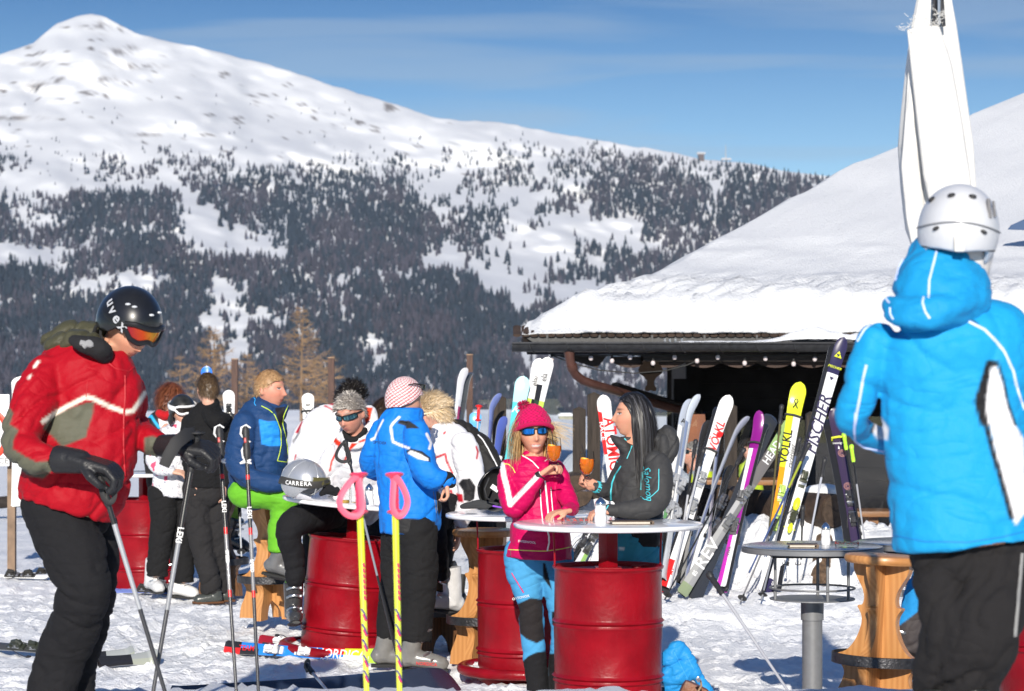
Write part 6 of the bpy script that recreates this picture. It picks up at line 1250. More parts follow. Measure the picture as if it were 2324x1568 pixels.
hd = f.cloth('hood', [{'p': [(2132, 572, 68, .02), (2136, 605, 90, .0), (2136, 650, 108, -.03), (2130, 690, 108, -.05), (2118, 716, 84, -.04)], 'flat': .85}, {'p': [(2022, 694, 20, -.08), (2060, 704, 28, -.13), (2120, 706, 30, -.16), (2185, 688, 28, -.13), (2226, 664, 22, -.02)], 'flat': 1.0}, {'p': [(2020, 714, 14, -.1), (2070, 724, 20, -.16), (2125, 726, 20, -.17), (2180, 716, 16, -.12)], 'flat': 1.0}], (.009, .26, .56), vox=.0085, amp=1.3, ang=10, fold=(3.5, 3.5, 7), smooth=5)
for L_ in (((702, 475), (680, 560), (655, 660), (650, 770)), ((620, 765), (612, 800), (630, 860), (658, 900)), ((500, 520), (460, 590), (445, 660)), ((395, 735), (385, 780), (405, 800)), ((410, 830), (410, 870), (430, 905))): f.strip('piping', pip, hd, P(QK, *L_), 6)
tr = f.cloth('trousers', [{'p': lA, 'flat': .9}, {'p': lB, 'flat': .9}, {'p': [(2190, 1225, 140), (2190, 1270, 132)], 'flat': .6}], (.016, .015, .016), vox=.0095, amp=2.0, ang=35, fold=(4, 4, 9), m=cl_soft)
f.strip('grey_side_stripe', mat('silver_piping', (.2, .2, .2), .6), tr, P(QL, (1108, 790), (1095, 950), (1080, 1120), (1068, 1260)), 10)
f.body([torso, aL, aR, lA, lB], neck=(2165, 680), vox=.009, hands=[dict(c=f.pt(2075, 1000, .32), d_=(1, .3, .1), palm=(0, 1, -.3), curl=40)])
hg = mat('helmet_silver', (.60, .61, .64), .38, coat=.15, metal=.1, var=.08, vs=7)
hel = f.cap('helmet', hg, (.104, .128, .122), [(0, .05), (40, .04), (62, .0), (80, -.075), (110, -.085), (125, -.05), (150, -.05), (180, -.056)], .014, c=(0, .004, .010))
mb = MB(); f.ring(mb, (.121, .146), (40, 320), lambda a: .012+.012*math.cos(R(a-180)*2), .0018, 6, n=50, rz=.15, c=(0, .004, .010)); o = mb.build('shell_seam', mat('seam_grey', (.12, .12, .13), .5), f.root, True); o.parent = hel
mb = MB(); f.ring(mb, (.113, .132), (100, 260), lambda a: -.052, .004, 6, n=50, rz=.16, c=(0, .004, .010)); o = mb.build('rim', mat('black_rubber', (.02, .02, .02), .6), f.root, True); o.parent = hel
for a, z in ((146, .002), (214, .0), (160, .10), (200, .10), (120, .085)):
    mb = MB(); q = math.sqrt(1-(z/.15)**2); mb.ball(f.h(math.sin(R(a))*.119*q, -math.cos(R(a))*.146*q, z+.01), (.012, .010, .006), 10, Matrix.Rotation(R((a-180)*.6), 3, 'Y')); o = mb.build('vent', mat('vent_dark', (.02, .02, .022), .5), f.root, True); o.parent = hel
mb = MB(); q = f.h(0, .150, -.028); mb.box(q, (.030, .012, .045), bev=.004); o = mb.build('goggle_clip', mat('clip_cream', (.6, .58, .54), .5), f.root, True); o.parent = hel
mb = MB(); mb.tube([f.h(-.075, .085, .105), f.h(-.083, .095, .05)], [.006]*2, 6); mb.tube([f.h(-.09, .072, .10), f.h(-.098, .082, .055)], [.004]*2, 6); o = mb.build('helmet_mark', MATS['seam_grey'], f.root, True); o.parent = hel
f.cloth('neck_cuff', [{'p': [(2182, 572, 70, .0), (2182, 612, 62, .0), (2180, 660, 60, .02)], 'flat': .9}], (.55, .53, .52), vox=.009, m=cl_soft)
f.boot(2130, 1650, 170, .05, k=.95, low=True, col=(.02, .02, .02)); f.boot(2190, 1650, 190, .0, k=.95, low=True, col=(.02, .02, .02))

# ---- woman in pink with the drink
f = Fig('smiling woman in a pink jacket, pink knitted hat and blue trousers', 1240, 1600, 13.55, skin=(.64, .325, .215))
PK = (.50, .002, .085); PK2 = (.44, .003, .09)
torso = [(1207, 1036, 22, 0), (1206, 1050, 50, 0), (1208, 1076, 62, 0), (1214, 1115, 58, 0), (1219, 1155, 58, 0, .82), (1223, 1190, 64, 0, .85), (1225, 1220, 70, 0, .85), (1225, 1245, 75, 0, .85), (1224, 1266, 77, 0, .85)]
aR = [(1155, 1062, 21, 0), (1150, 1095, 21, -.03), (1156, 1135, 21, -.08), (1168, 1156, 19, -.12), (1192, 1130, 17, -.16), (1212, 1098, 14, -.2), (1226, 1080, 12, -.2)]
aL = [(1260, 1062, 20, 0), (1275, 1090, 20, -.02), (1286, 1125, 20, -.08), (1299, 1152, 16, -.16), (1290, 1158, 13, -.24), (1284, 1158, 11, -.28)]
lA = [(1188, 1255, 44, 0), (1191, 1305, 41, 0), (1202, 1362, 29, -.02), (1208, 1420, 28, 0), (1212, 1480, 27, 0), (1218, 1540, 25, 0), (1222, 1590, 24, 0)]
lB = [(1260, 1255, 42, .02), (1266, 1320, 38, .0), (1274, 1390, 29, 0), (1277, 1450, 28, 0), (1272, 1520, 28, .04), (1268, 1590, 25, .05)]
f.head(1210, 981, 103, 8, 2, -3)
jk = f.cloth('jacket', [{'p': torso, 'flat': .72, 'caps': (1, 0)}, {'p': aR, 'flat': .95}, {'p': aL, 'flat': .95}, {'p': [(1208, 1052, 32, 0), (1209, 1036, 30, 0)], 'flat': .9, 'caps': (0, 0)}], PK, m=cl_down, vox=.0065, amp=.75, fold=(5, 5, 11), ang=-8, smooth=4, paints=(
    ('line', P(QH, (466, 690), (482, 790), (512, 900), (540, 1045)), 12, WH), ('line', P(QH, (540, 1050), (600, 985), (700, 880), (800, 775)), 11, WH),
    (P(QH, (480, 1462), (860, 1468), (1120, 1425), (1130, 1500), (900, 1540), (480, 1560)), PK2, 1)))
lm = mat('lime_trim', (.62, .68, .12), .5); wz = mat('white_zip', (.78, .76, .78), .45); bz = mat('black_zip', (.02, .02, .022), .5)
for L_, w_, m_ in ((((850, 835), (860, 920), (868, 1000), (876, 1090), (884, 1172)), 4, wz), (((808, 910), (812, 1000), (818, 1090), (828, 1175)), 2.6, wz), (((904, 905), (910, 1000), (918, 1090), (925, 1170)), 2.6, wz), (((868, 1280), (886, 1330), (888, 1390), (870, 1465)), 4, wz), (((600, 595), (680, 625), (740, 665), (795, 725)), 3, wz), (((880, 640), (850, 660)), 2.4, wz),
    (((478, 685), (520, 685), (560, 715), (585, 765)), 2.4, lm), (((485, 1450), (640, 1458), (780, 1465), (860, 1465)), 2, lm), (((860, 1465), (980, 1450), (1100, 1425)), 2, lm), (((965, 675), (985, 735)), 2, lm), (((596, 585), (660, 610)), 3, lm), (((803, 900), (808, 985)), 3, bz), (((903, 890), (912, 985)), 3, bz), (((545, 1460), (545, 1530)), 1.6, bz)): f.strip('zip' if m_ is not lm else 'trim', m_, jk, P(QH, *L_), w_)
f.print_text('SWISSWOOL', 7, 1196, 1230, -6, mat('ink_(0.8, 0.8, 0.8)', Wt, .4), jk)
tr = f.cloth('trousers', [{'p': lA, 'flat': .9}, {'p': lB, 'flat': .9}, {'p': [(1224, 1245, 70), (1224, 1275, 66)], 'flat': .7}], (.065, .30, .56), m=cl_soft, vox=.0075, amp=.7, paints=(
    (P(QI, (700, 805), (820, 750), (925, 765), (925, 960), (945, 1110), (870, 1148), (780, 1110), (725, 1060)), (.022, .019, .02)), (P(QI, (735, 1320), (800, 1260), (860, 1232), (960, 1212), (980, 1250), (980, 2000), (700, 2000)), BLK, 1), (P(QI, (1003, 870), (1180, 870), (1180, 990), (1006, 985)), BLK, 1), (P(QI, (975, 1240), (1200, 1235), (1200, 2000), (975, 2000)), BLK, 1), (P(QI, (925, 440), (950, 450), (1005, 680), (930, 580)), BLK)))
f.strip('pocket_zip', mat('pink_zip', (.55, .005, .12), .5), tr, P(QI, (652, 530), (700, 610), (757, 705)), 3)
f.print_text('ORTOVOX', 8, 1182, 1356, 12, mat('ink_(0.8, 0.8, 0.8)', Wt, .4), tr)
f.body([torso, aR, aL, lA, lB], k=.72, neck=(1208, 1052), fem=True, teeth=True, lip=(.55, .20, .17), brow=(.4, .26, .15), vox=.0055,
    hands=[dict(c=f.pt(1233, 1074, -.2), d_=(.75, -.25, .55), palm=(.45, -.2, -.75), thumb=1, curl=58, k=.92), dict(c=f.pt(1284, 1160, -.28), d_=(-.8, -.5, -.1), palm=(0, 0, -1), thumb=1, curl=25, k=.9)])
f.hair(900, .26, (.55, .36, .16), [(0, 9), (58, 9), (62, -.01), (110, -.05), (180, -.07)], lambda p: (math.copysign(.25, p.x), -.1, -1), lift=.10, grav=1.2, w=.0036, seed=4, base=False, jit=.25, col2=(.64, .46, .24), clamp=lambda p: Vector((math.copysign(max(abs(p.x), .066-.25*max(0, -p.z-.07)), p.x), p.y, p.z)) if p.y < .03 and p.z < .05 and p.z > -.16 else p)
mb = MB(); V = []
for i in range(90):      # strands blown out to the right of her cheek
    p = f.h(.07, -.02, .02+random.uniform(-.05, .03)); q = [p]; d = Vector((.8, -.1, random.uniform(-.5, .35))).normalized(); L_ = random.uniform(.06, .17)
    for k in range(6): d = (d+Vector((.12, random.gauss(0, .08), -.10+random.gauss(0, .08)))).normalized(); q.append(q[-1]+d*L_/6)
    mb.tube(q, [.0012, .0012, .001, .0009, .0008, .0006, .0004], 3, cap=False)
me = mb.mesh('hair', True, False); vcol(me, np.repeat(np.array([(.58, .42, .22)]), len(me.vertices), 0)); mobj('hair', me, hairm, f.root, True)
def knit(s, name, rad, zmin, colf, c=(0, 0, 0), amp=.02, fr=110, rib=True, thick=.004, sub=(180, 100)):
    return s.cap(name, cl_knit, rad, zmin, thick, c=c, amp=amp, fr=fr, colfn=colf, sub=sub)
cf = lambda LL: np.repeat(np.array([(.50, .006, .085)]), len(LL), 0)*(1+.35*np.sin(np.arctan2(LL[:, 0], -LL[:, 1])*34)*(LL[:, 2] < .062)+.3*(np.sin(np.arctan2(LL[:, 0], -LL[:, 1])*22)*np.sin(LL[:, 2]*420))*(LL[:, 2] >= .062))[:, None]
hat = knit(f, 'hat', (.098, .114, .145), [(0, .046), (50, .040), (75, -.01), (100, -.045), (180, -.06)], cf, amp=.05, fr=70)
mb = MB(); f.ring(mb, (.102, .119), (-180, 180), lambda a: .05-.09*(1-math.cos(R(a)))/2, .012, 8, n=60, rz=.2); me = mb.mesh(); me.name = 'brim'; n = len(me.vertices); vcol(me, np.repeat(np.array([(.46, .005, .075)]), n, 0)); o = mobj('brim', me, cl_knit, f.root, True); o.parent = hat
pm_ = f.hair(700, .026, (.50, .006, .085), [(0, -1), (180, -1)], (0, 0, -1), lift=2.5, grav=0, w=.004, rad=(.016, .016, .016), base=False, jit=1.4, name='pompom'); pm_.data.transform(Matrix.Translation(f.HM.to_3x3() @ Vector((-.040, .0, .138)))); pm_.data.materials.clear(); pm_.data.materials.append(cl_knit)
def shades(f, lensm, framem, rad=(.0785, .103), z=.008, h=.021, az=(6, 56), parent=None, temple=True, c=(0, 0, 0), fr=.0035):
    g_ = None
    for sx in (-1, 1):
        a = (az[0], az[1]) if sx > 0 else (-az[1], -az[0]); lo = [z-h*.75, z-h, z-h, z-h*.65]; hi = [z+h*.7, z+h*.8, z+h*.85, z+h*.75]
        if sx < 0: lo, hi = lo[::-1], hi[::-1]
        o = f.patch('sunglasses' if g_ is None else 'lens', lensm, rad, a, lo, hi, c, thick=.002, rz=.4, n=(14, 6))
        Q = []
        for t in np.linspace(0, 1, 10): Q.append((a[0]+(a[1]-a[0])*t, np.interp(t, np.linspace(0, 1, 4), hi)))
        for t in np.linspace(1, 0, 10): Q.append((a[0]+(a[1]-a[0])*t, np.interp(t, np.linspace(0, 1, 4), lo)))
        mb = MB(); mb.tube([f.h(math.sin(R(a_))*(rad[0]+.001)+c[0], -math.cos(R(a_))*(rad[1]+.001)+c[1], z_+c[2]) for a_, z_ in Q], fr*f.k, 6, closed=True)
        if temple: mb.tube([f.h(math.sin(R(sx*az[1]))*rad[0]+c[0], -math.cos(R(az[1]))*rad[1]+c[1], z+h*.5+c[2]), f.h(sx*(rad[0]+.002)+c[0], -.01+c[1], z+h*.4+c[2]), f.h(sx*(rad[0]+.003)+c[0], .03+c[1], z-.004+c[2])], [.006*f.k, .0045*f.k, .003*f.k], 6)
        fo = mb.build('frame', framem, f.root, True)
        if g_ is None: g_ = o
        else: o.parent = g_
        fo.parent = g_
    mb = MB(); mb.tube([f.h(math.sin(R(t))*rad[0]+c[0], -math.cos(R(t))*(rad[1]+.001)+c[1], z+h*.55+c[2]) for t in (-az[0]-1, 0, az[0]+1)], .0042*f.k, 6); o = mb.build('bridge', framem, f.root, True); o.parent = g_; return g_
bluelens = mat('blue_mirror_lens', (.02, .22, .75), .08, metal=.85, var=.5, vs=30); darklens = mat('dark_lens', (.03, .05, .05), .06, metal=.5); fblk = mat('frame_black', (.012, .012, .013), .3)
shades(f, bluelens, fblk, h=.020, z=.012)
mb = MB(); mb.tube([f.pt(1222, 1083, -.2), f.pt(1229, 1077, -.205)], [12.5/f.s, 11/f.s], 12, flat=.9); mb.build('cuff', mat('black_cuff', BLK, .7), f.root, True)
f.boot(1224, 1612, 20, 0, low=True, col=(.02, .02, .02)); f.boot(1270, 1612, 0, .05, low=True, col=(.02, .02, .02))
def spritz(label, u, vb, vtop, Z, straw, slice_=1):
    p = W(u, vb, Z); H = (vb-vtop)/F*Z; t = thing('wine_glass', label, 'drink', p); k = H/.215; m_ = MB()
    pr = [(0, .001), (.033, .001), (.034, .003), (.010, .007), (.004, .012), (.0036, .06), (.005, .078), (.020, .090), (.034, .110), (.040, .135), (.041, .155), (.038, .185), (.0345, .215), (.0335, .215), (.037, .185), (.0398, .155), (.0388, .135), (.033, .112), (.019, .093), (.0, .086)]
    m_.lathe([(a*k, b*k) for a, b in pr], seg=36); m_.build('glass_bowl', glassm, t)
    m_ = MB(); m_.lathe([(a*k, b*k) for a, b in [(0, .0865), (.0185, .0935), (.0325, .1125), (.0382, .135), (.0392, .155), (.0382, .172), (0, .172)]], seg=32); m_.build('orange_drink', mat('spritz', (.98, .25, .010), .10, trans=.65, ior=1.33, coat=.5), t)
    m_ = MB(); m_.cyl((-.016*k, -.006*k, .142*k), (-.010*k, .0, .175*k), .024*k, .022*k, 16); m_.build('orange_slice', mat('orange_fruit', (.9, .42, .04), .45, var=.3, vs=60), t)
    for q in ((.012, -.01, .15), (.004, .012, .13)): m_ = MB(); m_.box((q[0]*k, q[1]*k, q[2]*k), (.02*k, .02*k, .02*k), Matrix.Rotation(.6, 3, (1, 1, 0)), bev=.003); m_.build('ice_cube', MATS['ice'], t)
    m_ = MB(); m_.cyl((.010*k, 0, .105*k), (straw*k, 0, .25*k), .0022*k, seg=8); m_.build('straw', mat('black_straw', (.015, .015, .017), .4), t); return t
spritz('stemmed glass of orange drink in the raised hand of the woman in pink', 1257, 1085, 993, 13.25, -.012)
spritz('stemmed glass of orange drink held out by the black haired woman', 1332, 1115, 1023, 13.3, -.028)

# ---- black haired woman
f = Fig('woman with long straight black hair in a charcoal jacket with turquoise trim', 1450, 1600, 13.45, skin=(.58, .29, .195))
CH = (.042, .042, .044); CY = mat('turquoise_trim', (.06, .50, .58), .5)
torso = [(1440, 1002, 26, 0), (1448, 1018, 44, 0), (1458, 1045, 58, 0), (1457, 1095, 58, 0), (1450, 1150, 56, 0), (1449, 1200, 53, 0), (1447, 1238, 52, 0)]
aN = [(1490, 1052, 30, -.12), (1496, 1095, 31, -.17), (1490, 1135, 28, -.21), (1465, 1152, 25, -.24), (1425, 1157, 20, -.26), (1385, 1158, 15, -.26)]
aF = [(1422, 1055, 24, .08), (1405, 1090, 24, .06), (1390, 1115, 22, .02), (1372, 1114, 18, -.02), (1352, 1104, 13, -.06)]
lg1 = [(1430, 1235, 38, -.03), (1432, 1320, 32, -.02), (1432, 1400, 27, 0), (1432, 1500, 25, 0), (1432, 1590, 22, 0)]
lg2 = [(1468, 1235, 36, .06), (1468, 1320, 31, .06), (1466, 1400, 26, .06), (1466, 1500, 25, .06), (1466, 1590, 22, .06)]
f.head(1437, 943, 97, -84, 0, 4)
jk = f.cloth('jacket', [{'p': torso, 'flat': .78, 'caps': (1, 0)}, {'p': aN, 'flat': .95}, {'p': aF, 'flat': .95}, {'p': [(1436, 1030, 28, 0), (1428, 1010, 24, 0), (1424, 990, 22, 0)], 'flat': 1.0, 'caps': (0, 0)}], CH, vox=.0075, amp=.9, fold=(4, 4, 9), ang=40, paints=((P(QJ, (435, 1296), (815, 1296), (815, 1460), (435, 1460)), BLK, 1),))
f.cloth('hood', [{'p': [(1490, 996, 11, .02), (1510, 978, 12, .0), (1524, 992, 14, -.02), (1520, 1024, 17, -.02), (1498, 1045, 22, -.02)], 'flat': 1.7}, {'p': [(1482, 1005, 16, .0), (1502, 1000, 19, -.02), (1506, 1030, 20, -.02)], 'flat': 1.6}], CH, vox=.0075, amp=1.3, ang=60)
f.cloth('collar', [{'p': [(1388, 990, 4, -.02), (1400, 1000, 10, -.03), (1416, 1012, 14, -.03), (1425, 1030, 14, -.02)], 'flat': 1.5}], CH, vox=.006, amp=.3)
for L_, w_ in ((((478, 497), (520, 530), (556, 580), (570, 615)), 3), (((582, 590), (560, 650), (540, 700)), 2.4), (((490, 762), (440, 840), (412, 910), (402, 980), (406, 1055)), 4), (((805, 785), (806, 870), (803, 960), (750, 1010), (690, 1046), (655, 1018), (641, 985), (641, 870)), 2.2), (((668, 810), (662, 880), (655, 960)), 5), (((385, 1090), (362, 1130)), 3), (((440, 725), (485, 728)), 2)): f.strip('turquoise_trim', CY, jk, P(QJ, *L_), w_)
f.print_text('Salomon', 24, 1470, 1096, -84, CY, jk, shear=.4, sx=.95, bold=0)
mb = MB(); mb.tube([f.pt(1358, 1107, -.05), f.pt(1351, 1104, -.06)], [15/f.s, 14/f.s], 14); mb.build('turquoise_cuff', CY, f.root, True)
f.cloth('trousers', [{'p': lg1, 'flat': .95}, {'p': lg2, 'flat': .95}, {'p': [(1448, 1215, 46), (1448, 1250, 47)], 'flat': .75}], (.035, .24, .36), m=cl_soft, vox=.009, paints=((P(QJ, (470, 1440), (520, 1440), (515, 1465), (475, 1460)), (.6, .7, .75)),))
f.body([torso, aN, aF, lg1, lg2], k=.72, neck=(1436, 1012), fem=True, brow=(.05, .03, .025), lip=(.50, .16, .14), vox=.0055,
    hands=[dict(c=f.pt(1352, 1103, -.06), d_=(-.85, -.2, .35), palm=(.2, -.75, .35), thumb=-1, curl=48, k=.92), dict(c=f.pt(1383, 1160, -.26), d_=(-1, -.1, -.05), palm=(0, .2, -1), thumb=-1, curl=35, k=.9)])
HR = [(0, .085), (35, .075), (60, .045), (80, .0), (100, -.03), (180, -.07)]
f.hair(1500, .46, (.014, .013, .014), HR, lambda p: (math.copysign(.25, p.x), .35 if p.y > -.03 else .9, -1), lift=.12, grav=1.5, w=.0042, seed=9, jit=.16, col2=(.055, .055, .062), var=.6, drift=(0, 0, 0), rad=(.086, .106, .128), clamp=lambda p: Vector((p.x, max(p.y, -.028+.15*max(0, -p.z-.02)), p.z)) if p.z < .075 else p)
f.boot(1432, 1612, -60, 0, low=True, col=(.02, .02, .02)); f.boot(1466, 1612, -60, .06, low=True, col=(.02, .02, .02))

# ---- man in the blue jacket with the patterned cap
f = Fig('man in a blue ski jacket and red and white patterned cap, back turned', 940, 1520, 14.8)
BJ = (.008, .185, .66)
torso = [(915, 930, 30, 0), (913, 944, 46, 0), (911, 970, 60, 0), (912, 1010, 64, 0), (918, 1060, 66, 0), (925, 1110, 68, 0), (930, 1160, 71, 0, .8), (932, 1207, 68, 0, .85)]
aR = [(945, 980, 28, -.12), (950, 1020, 32, -.18), (962, 1060, 32, -.22), (982, 1082, 28, -.24), (1006, 1088, 21, -.24), (1020, 1090, 16, -.24)]
aL = [(866, 978, 26, .02), (848, 1025, 26, .06), (842, 1058, 24, .14), (862, 1072, 20, .24), (890, 1075, 16, .3)]
lA = [(948, 1200, 45, -.06), (951, 1270, 43, -.06), (952, 1330, 41, -.06), (944, 1395, 40, -.04), (940, 1455, 40, -.04)]
lB = [(905, 1200, 40, .08), (898, 1280, 34, .1), (892, 1350, 31, .1), (886, 1410, 30, .12), (884, 1450, 27, .12)]
f.head(917, 906, 92, 118, 8, 0)
jk = f.cloth('jacket', [{'p': torso, 'flat': .7, 'caps': (1, 0)}, {'p': aR, 'flat': .95}, {'p': aL, 'flat': .95}, {'p': [(918, 955, 46, 0), (920, 938, 42, 0), (921, 927, 39, 0)], 'flat': .95, 'caps': (0, 0)}], BJ, vox=.0075, amp=1.25, fold=(5, 5, 6), ang=60, paints=(
    ('line', P(QG, (552, 490), (500, 540), (478, 575), (485, 640), (498, 710), (560, 738), (640, 768)), 5.5, WH), ('line', P(QG, (408, 515), (370, 590), (330, 680)), 3.5, WH), ('line', P(QG, (800, 640), (840, 720), (825, 770)), 6, WH), ('line', P(QG, (303, 690), (330, 680)), 5, WH),
    (P(QG, (610, 800), (655, 768), (760, 795), (830, 850), (835, 895), (800, 880)), BLK), (P(QG, (625, 812), (655, 785), (740, 818), (812, 858), (815, 882), (720, 862)), WH),
    (P(QG, (536, 545), (555, 515), (640, 520), (700, 560), (735, 590), (615, 590), (612, 568)), (.03, .03, .032)), (P(QG, (540, 1392), (700, 1400), (872, 1422), (885, 1510), (700, 1560), (540, 1530)), (.02, .02, .022)), (P(QG, (885, 1150), (918, 1160), (948, 1290), (905, 1375), (890, 1290)), BLK)))
for L_, w_ in ((((858, 1155), (872, 1250), (885, 1350)), 2), (((878, 1155), (892, 1250), (893, 1330)), 1.6)): f.strip('pocket_zip', mat('grey_zip', (.12, .13, .15), .5), jk, P(QG, *L_), w_)
f.print_text('SPYDER', 9, 862, 1005, -4, mat('ink_darkblue', (.02, .03, .1), .5), jk)
f.cloth('trousers', [{'p': lA, 'flat': .95, 'caps': (1, 0)}, {'p': lB, 'flat': .95, 'caps': (1, 0)}, {'p': [(932, 1195, 60), (932, 1225, 56)], 'flat': .7}], (.013, .013, .014), m=cl_soft, vox=.009, amp=.8)
f.body([torso, aR, aL, lA, lB], k=.72, neck=(920, 940), vox=.007, brow=(.12, .08, .05), stubble=.3, hands=[dict(c=f.pt(1014, 1098, -.24), d_=(.1, 0, -1), palm=(-1, 0, 0), curl=50, k=.9), dict(c=f.pt(890, 1075, .3), d_=(1, .1, 0), palm=(0, .2, -1), curl=40)])
mb = MB(); f.tube(mb, [(1004, 1088, 19, -.24), (1018, 1086, 16, -.245), (1024, 1098, 12, -.245)], flat=.9); me = remesh(mb, .007, 2); vcol(me, np.repeat(np.array([BLK]), len(me.vertices), 0)); mobj('wrist_cuff', me, cl_soft, f.root, True)
def chev(LL):
    a = np.arctan2(LL[:, 0], -LL[:, 1])*.10; z = LL[:, 2]; p = .0165
    p = .027; u_ = a/p*1.0; v_ = z/p*1.25; d1, d2 = u_+v_, u_-v_; f1, f2 = d1-np.floor(d1), d2-np.floor(d2); k = ((f1 > .12) & (f1 < .42) & (f2 > .12)) | ((f2 > .60) & (f2 < .9) & (f1 > .12)) ; k |= (f1 > .62) & (f1 < .8) & (f2 > .25) & (f2 < .5)
    return np.where(k[:, None], np.array([(.40, .004, .018)]), np.array([(.80, .78, .78)]))
hat = knit(f, 'knitted_cap', (.094, .112, .130), [(0, .048), (60, .03), (90, -.02), (120, -.05), (180, -.065)], chev, amp=.008, fr=30, sub=(260, 150))
g_ = shades(f, darklens, fblk, rad=(.094, .118), z=.0, h=.018, c=(0, .0, .085)); 
for o in [g_]+list(g_.children): pass
f.boot(955, 1526, 86, -.06, col=(.17, .165, .155), k=1.02, col2=(.03, .03, .03)); f.boot(892, 1514, 96, .12, col=(.17, .165, .155), k=.9)
letters('NORDICA', .028, f.pt(968, 1507, -.125)-f.root.location, (1, .05, -.08), (0, 0, 1), mat('ink_'+str(RD), RD, .4), f.root)

# ---- older blond man, navy jacket, green trousers, on the pale stool
f = Fig('ruddy blond man in a navy jacket and bright green trousers sitting sideways on a stool', 613, 1330, 16.6, skin=(.58, .26, .18))
NJ = (.012, .045, .135)
torso = [(612, 918, 26, 0), (600, 934, 46, 0), (592, 965, 60, 0), (588, 1005, 65, 0), (584, 1045, 68, 0), (578, 1080, 62, 0, .8), (568, 1112, 52, 0, .85)]
aN = [(556, 962, 29, -.1), (545, 1005, 31, -.15), (544, 1050, 31, -.18), (562, 1082, 27, -.22), (600, 1094, 23, -.24), (634, 1098, 17, -.24)]
lA = [(550, 1118, 34, -.05), (590, 1118, 37, -.1), (632, 1124, 36, -.12), (646, 1146, 31, -.12), (636, 1190, 27, -.1), (634, 1252, 27, -.1)]
lB = [(560, 1118, 34, .14), (600, 1118, 35, .2), (646, 1126, 33, .22), (656, 1150, 28, .22), (650, 1200, 25, .2), (648, 1254, 25, .2)]
f.head(612, 884, 85, 68, -2, 2)
jk = f.cloth('jacket', [{'p': torso, 'flat': .75, 'caps': (1, 1)}, {'p': aN, 'flat': .95}, {'p': [(596, 950, 40, 0), (604, 930, 34, 0), (612, 914, 30, -.01)], 'flat': .95, 'caps': (0, 0)}, {'p': [(610, 960, 20, -.06), (630, 945, 16, -.06), (646, 926, 9, -.06)], 'flat': 1.2}], NJ, vox=.0085, amp=1.3, fold=(4, 4, 9), ang=-30, paints=((P(QE, (348, 620), (430, 640), (520, 636), (548, 860), (440, 862), (372, 842)), (.02, .26, .75)), (P(QE, (490, 520), (590, 505), (560, 650), (545, 720), (520, 640)), BLK)))
li = mat('lime_piping', (.50, .68, .03), .5)
for L_ in (((370, 500), (440, 535), (490, 580), (520, 650), (545, 720), (548, 850), (530, 940), (514, 992)), ((514, 992), (560, 1000), (600, 1005), (613, 970), (602, 860), (590, 780), (560, 660), (570, 590), (608, 500))): f.strip('lime_piping', li, jk, P(QE, *L_), 2)
f.strip('blue_piping', mat('azure', (.03, .35, .8), .5), jk, P(QE, (285, 412), (318, 440), (305, 480), (322, 498)), 1.8)
f.cloth('trousers', [{'p': lA, 'flat': 1.0, 'caps': (1, 0)}, {'p': lB, 'flat': 1.0, 'caps': (1, 0)}], (.13, .42, .025), m=cl_shell, vox=.0085, amp=1.0, fold=(5, 5, 5))
f.body([torso, aN, lA, lB], k=.74, neck=(606, 935), vox=.007, brow=(.45, .3, .18), stubble=.1, hands=[dict(c=f.pt(638, 1098, -.24), d_=(1, 0, -.2), palm=(0, .5, -1), curl=35, k=.95)])
f.hair(2600, .024, (.46, .27, .13), [(0, .062), (40, .05), (70, .028), (85, .02), (100, -.02), (180, -.07)], lambda p: (0, -.6, -.3) if p.z > .05 else (0, .2, -1), lift=.3, grav=.1, w=.003, seed=5, jit=.4, col2=(.58, .40, .22), clamp=lambda p: Vector((p.x, max(p.y, -.086), max(p.z, .055) if p.y < -.05 else p.z)))
f.boot(640, 1314, 80, -.1, col=(.13, .13, .135), col2=(.3, .1, .02), k=.95, pitch=12); f.boot(652, 1318, 80, .2, col=(.13, .13, .135), k=.95, pitch=8)

# ---- grey haired man with sunglasses
f = Fig('grey haired man in wraparound sunglasses and white jacket with red stripes, looking down', 800, 1440, 16.4, skin=(.56, .265, .19))
WJ = (.72, .71, .73)
torso = [(806, 988, 28, -.42), (806, 1002, 50, -.38), (812, 1035, 64, -.3), (812, 1075, 68, -.18), (810, 1110, 66, -.06), (806, 1150, 62, 0)]
aL = [(762, 1030, 26, -.32), (744, 1062, 26, -.28), (734, 1098, 24, -.24), (722, 1128, 20, -.3), (716, 1150, 16, -.36)]
aR = [(866, 1030, 26, -.3), (882, 1065, 26, -.26), (884, 1100, 24, -.2), (862, 1128, 20, -.22), (830, 1145, 16, -.26)]
lA = [(790, 1160, 33, -.1), (735, 1170, 33, -.4), (674, 1182, 33, -.7), (655, 1212, 29, -.75), (666, 1262, 24, -.72), (670, 1316, 20, -.72)]
lB = [(812, 1170, 33, .1), (800, 1200, 33, .0), (785, 1240, 30, -.05), (784, 1280, 26, 0), (788, 1340, 22, 0)]
f.head(795, 938, 90, -24, 18, -3, d=-.5)
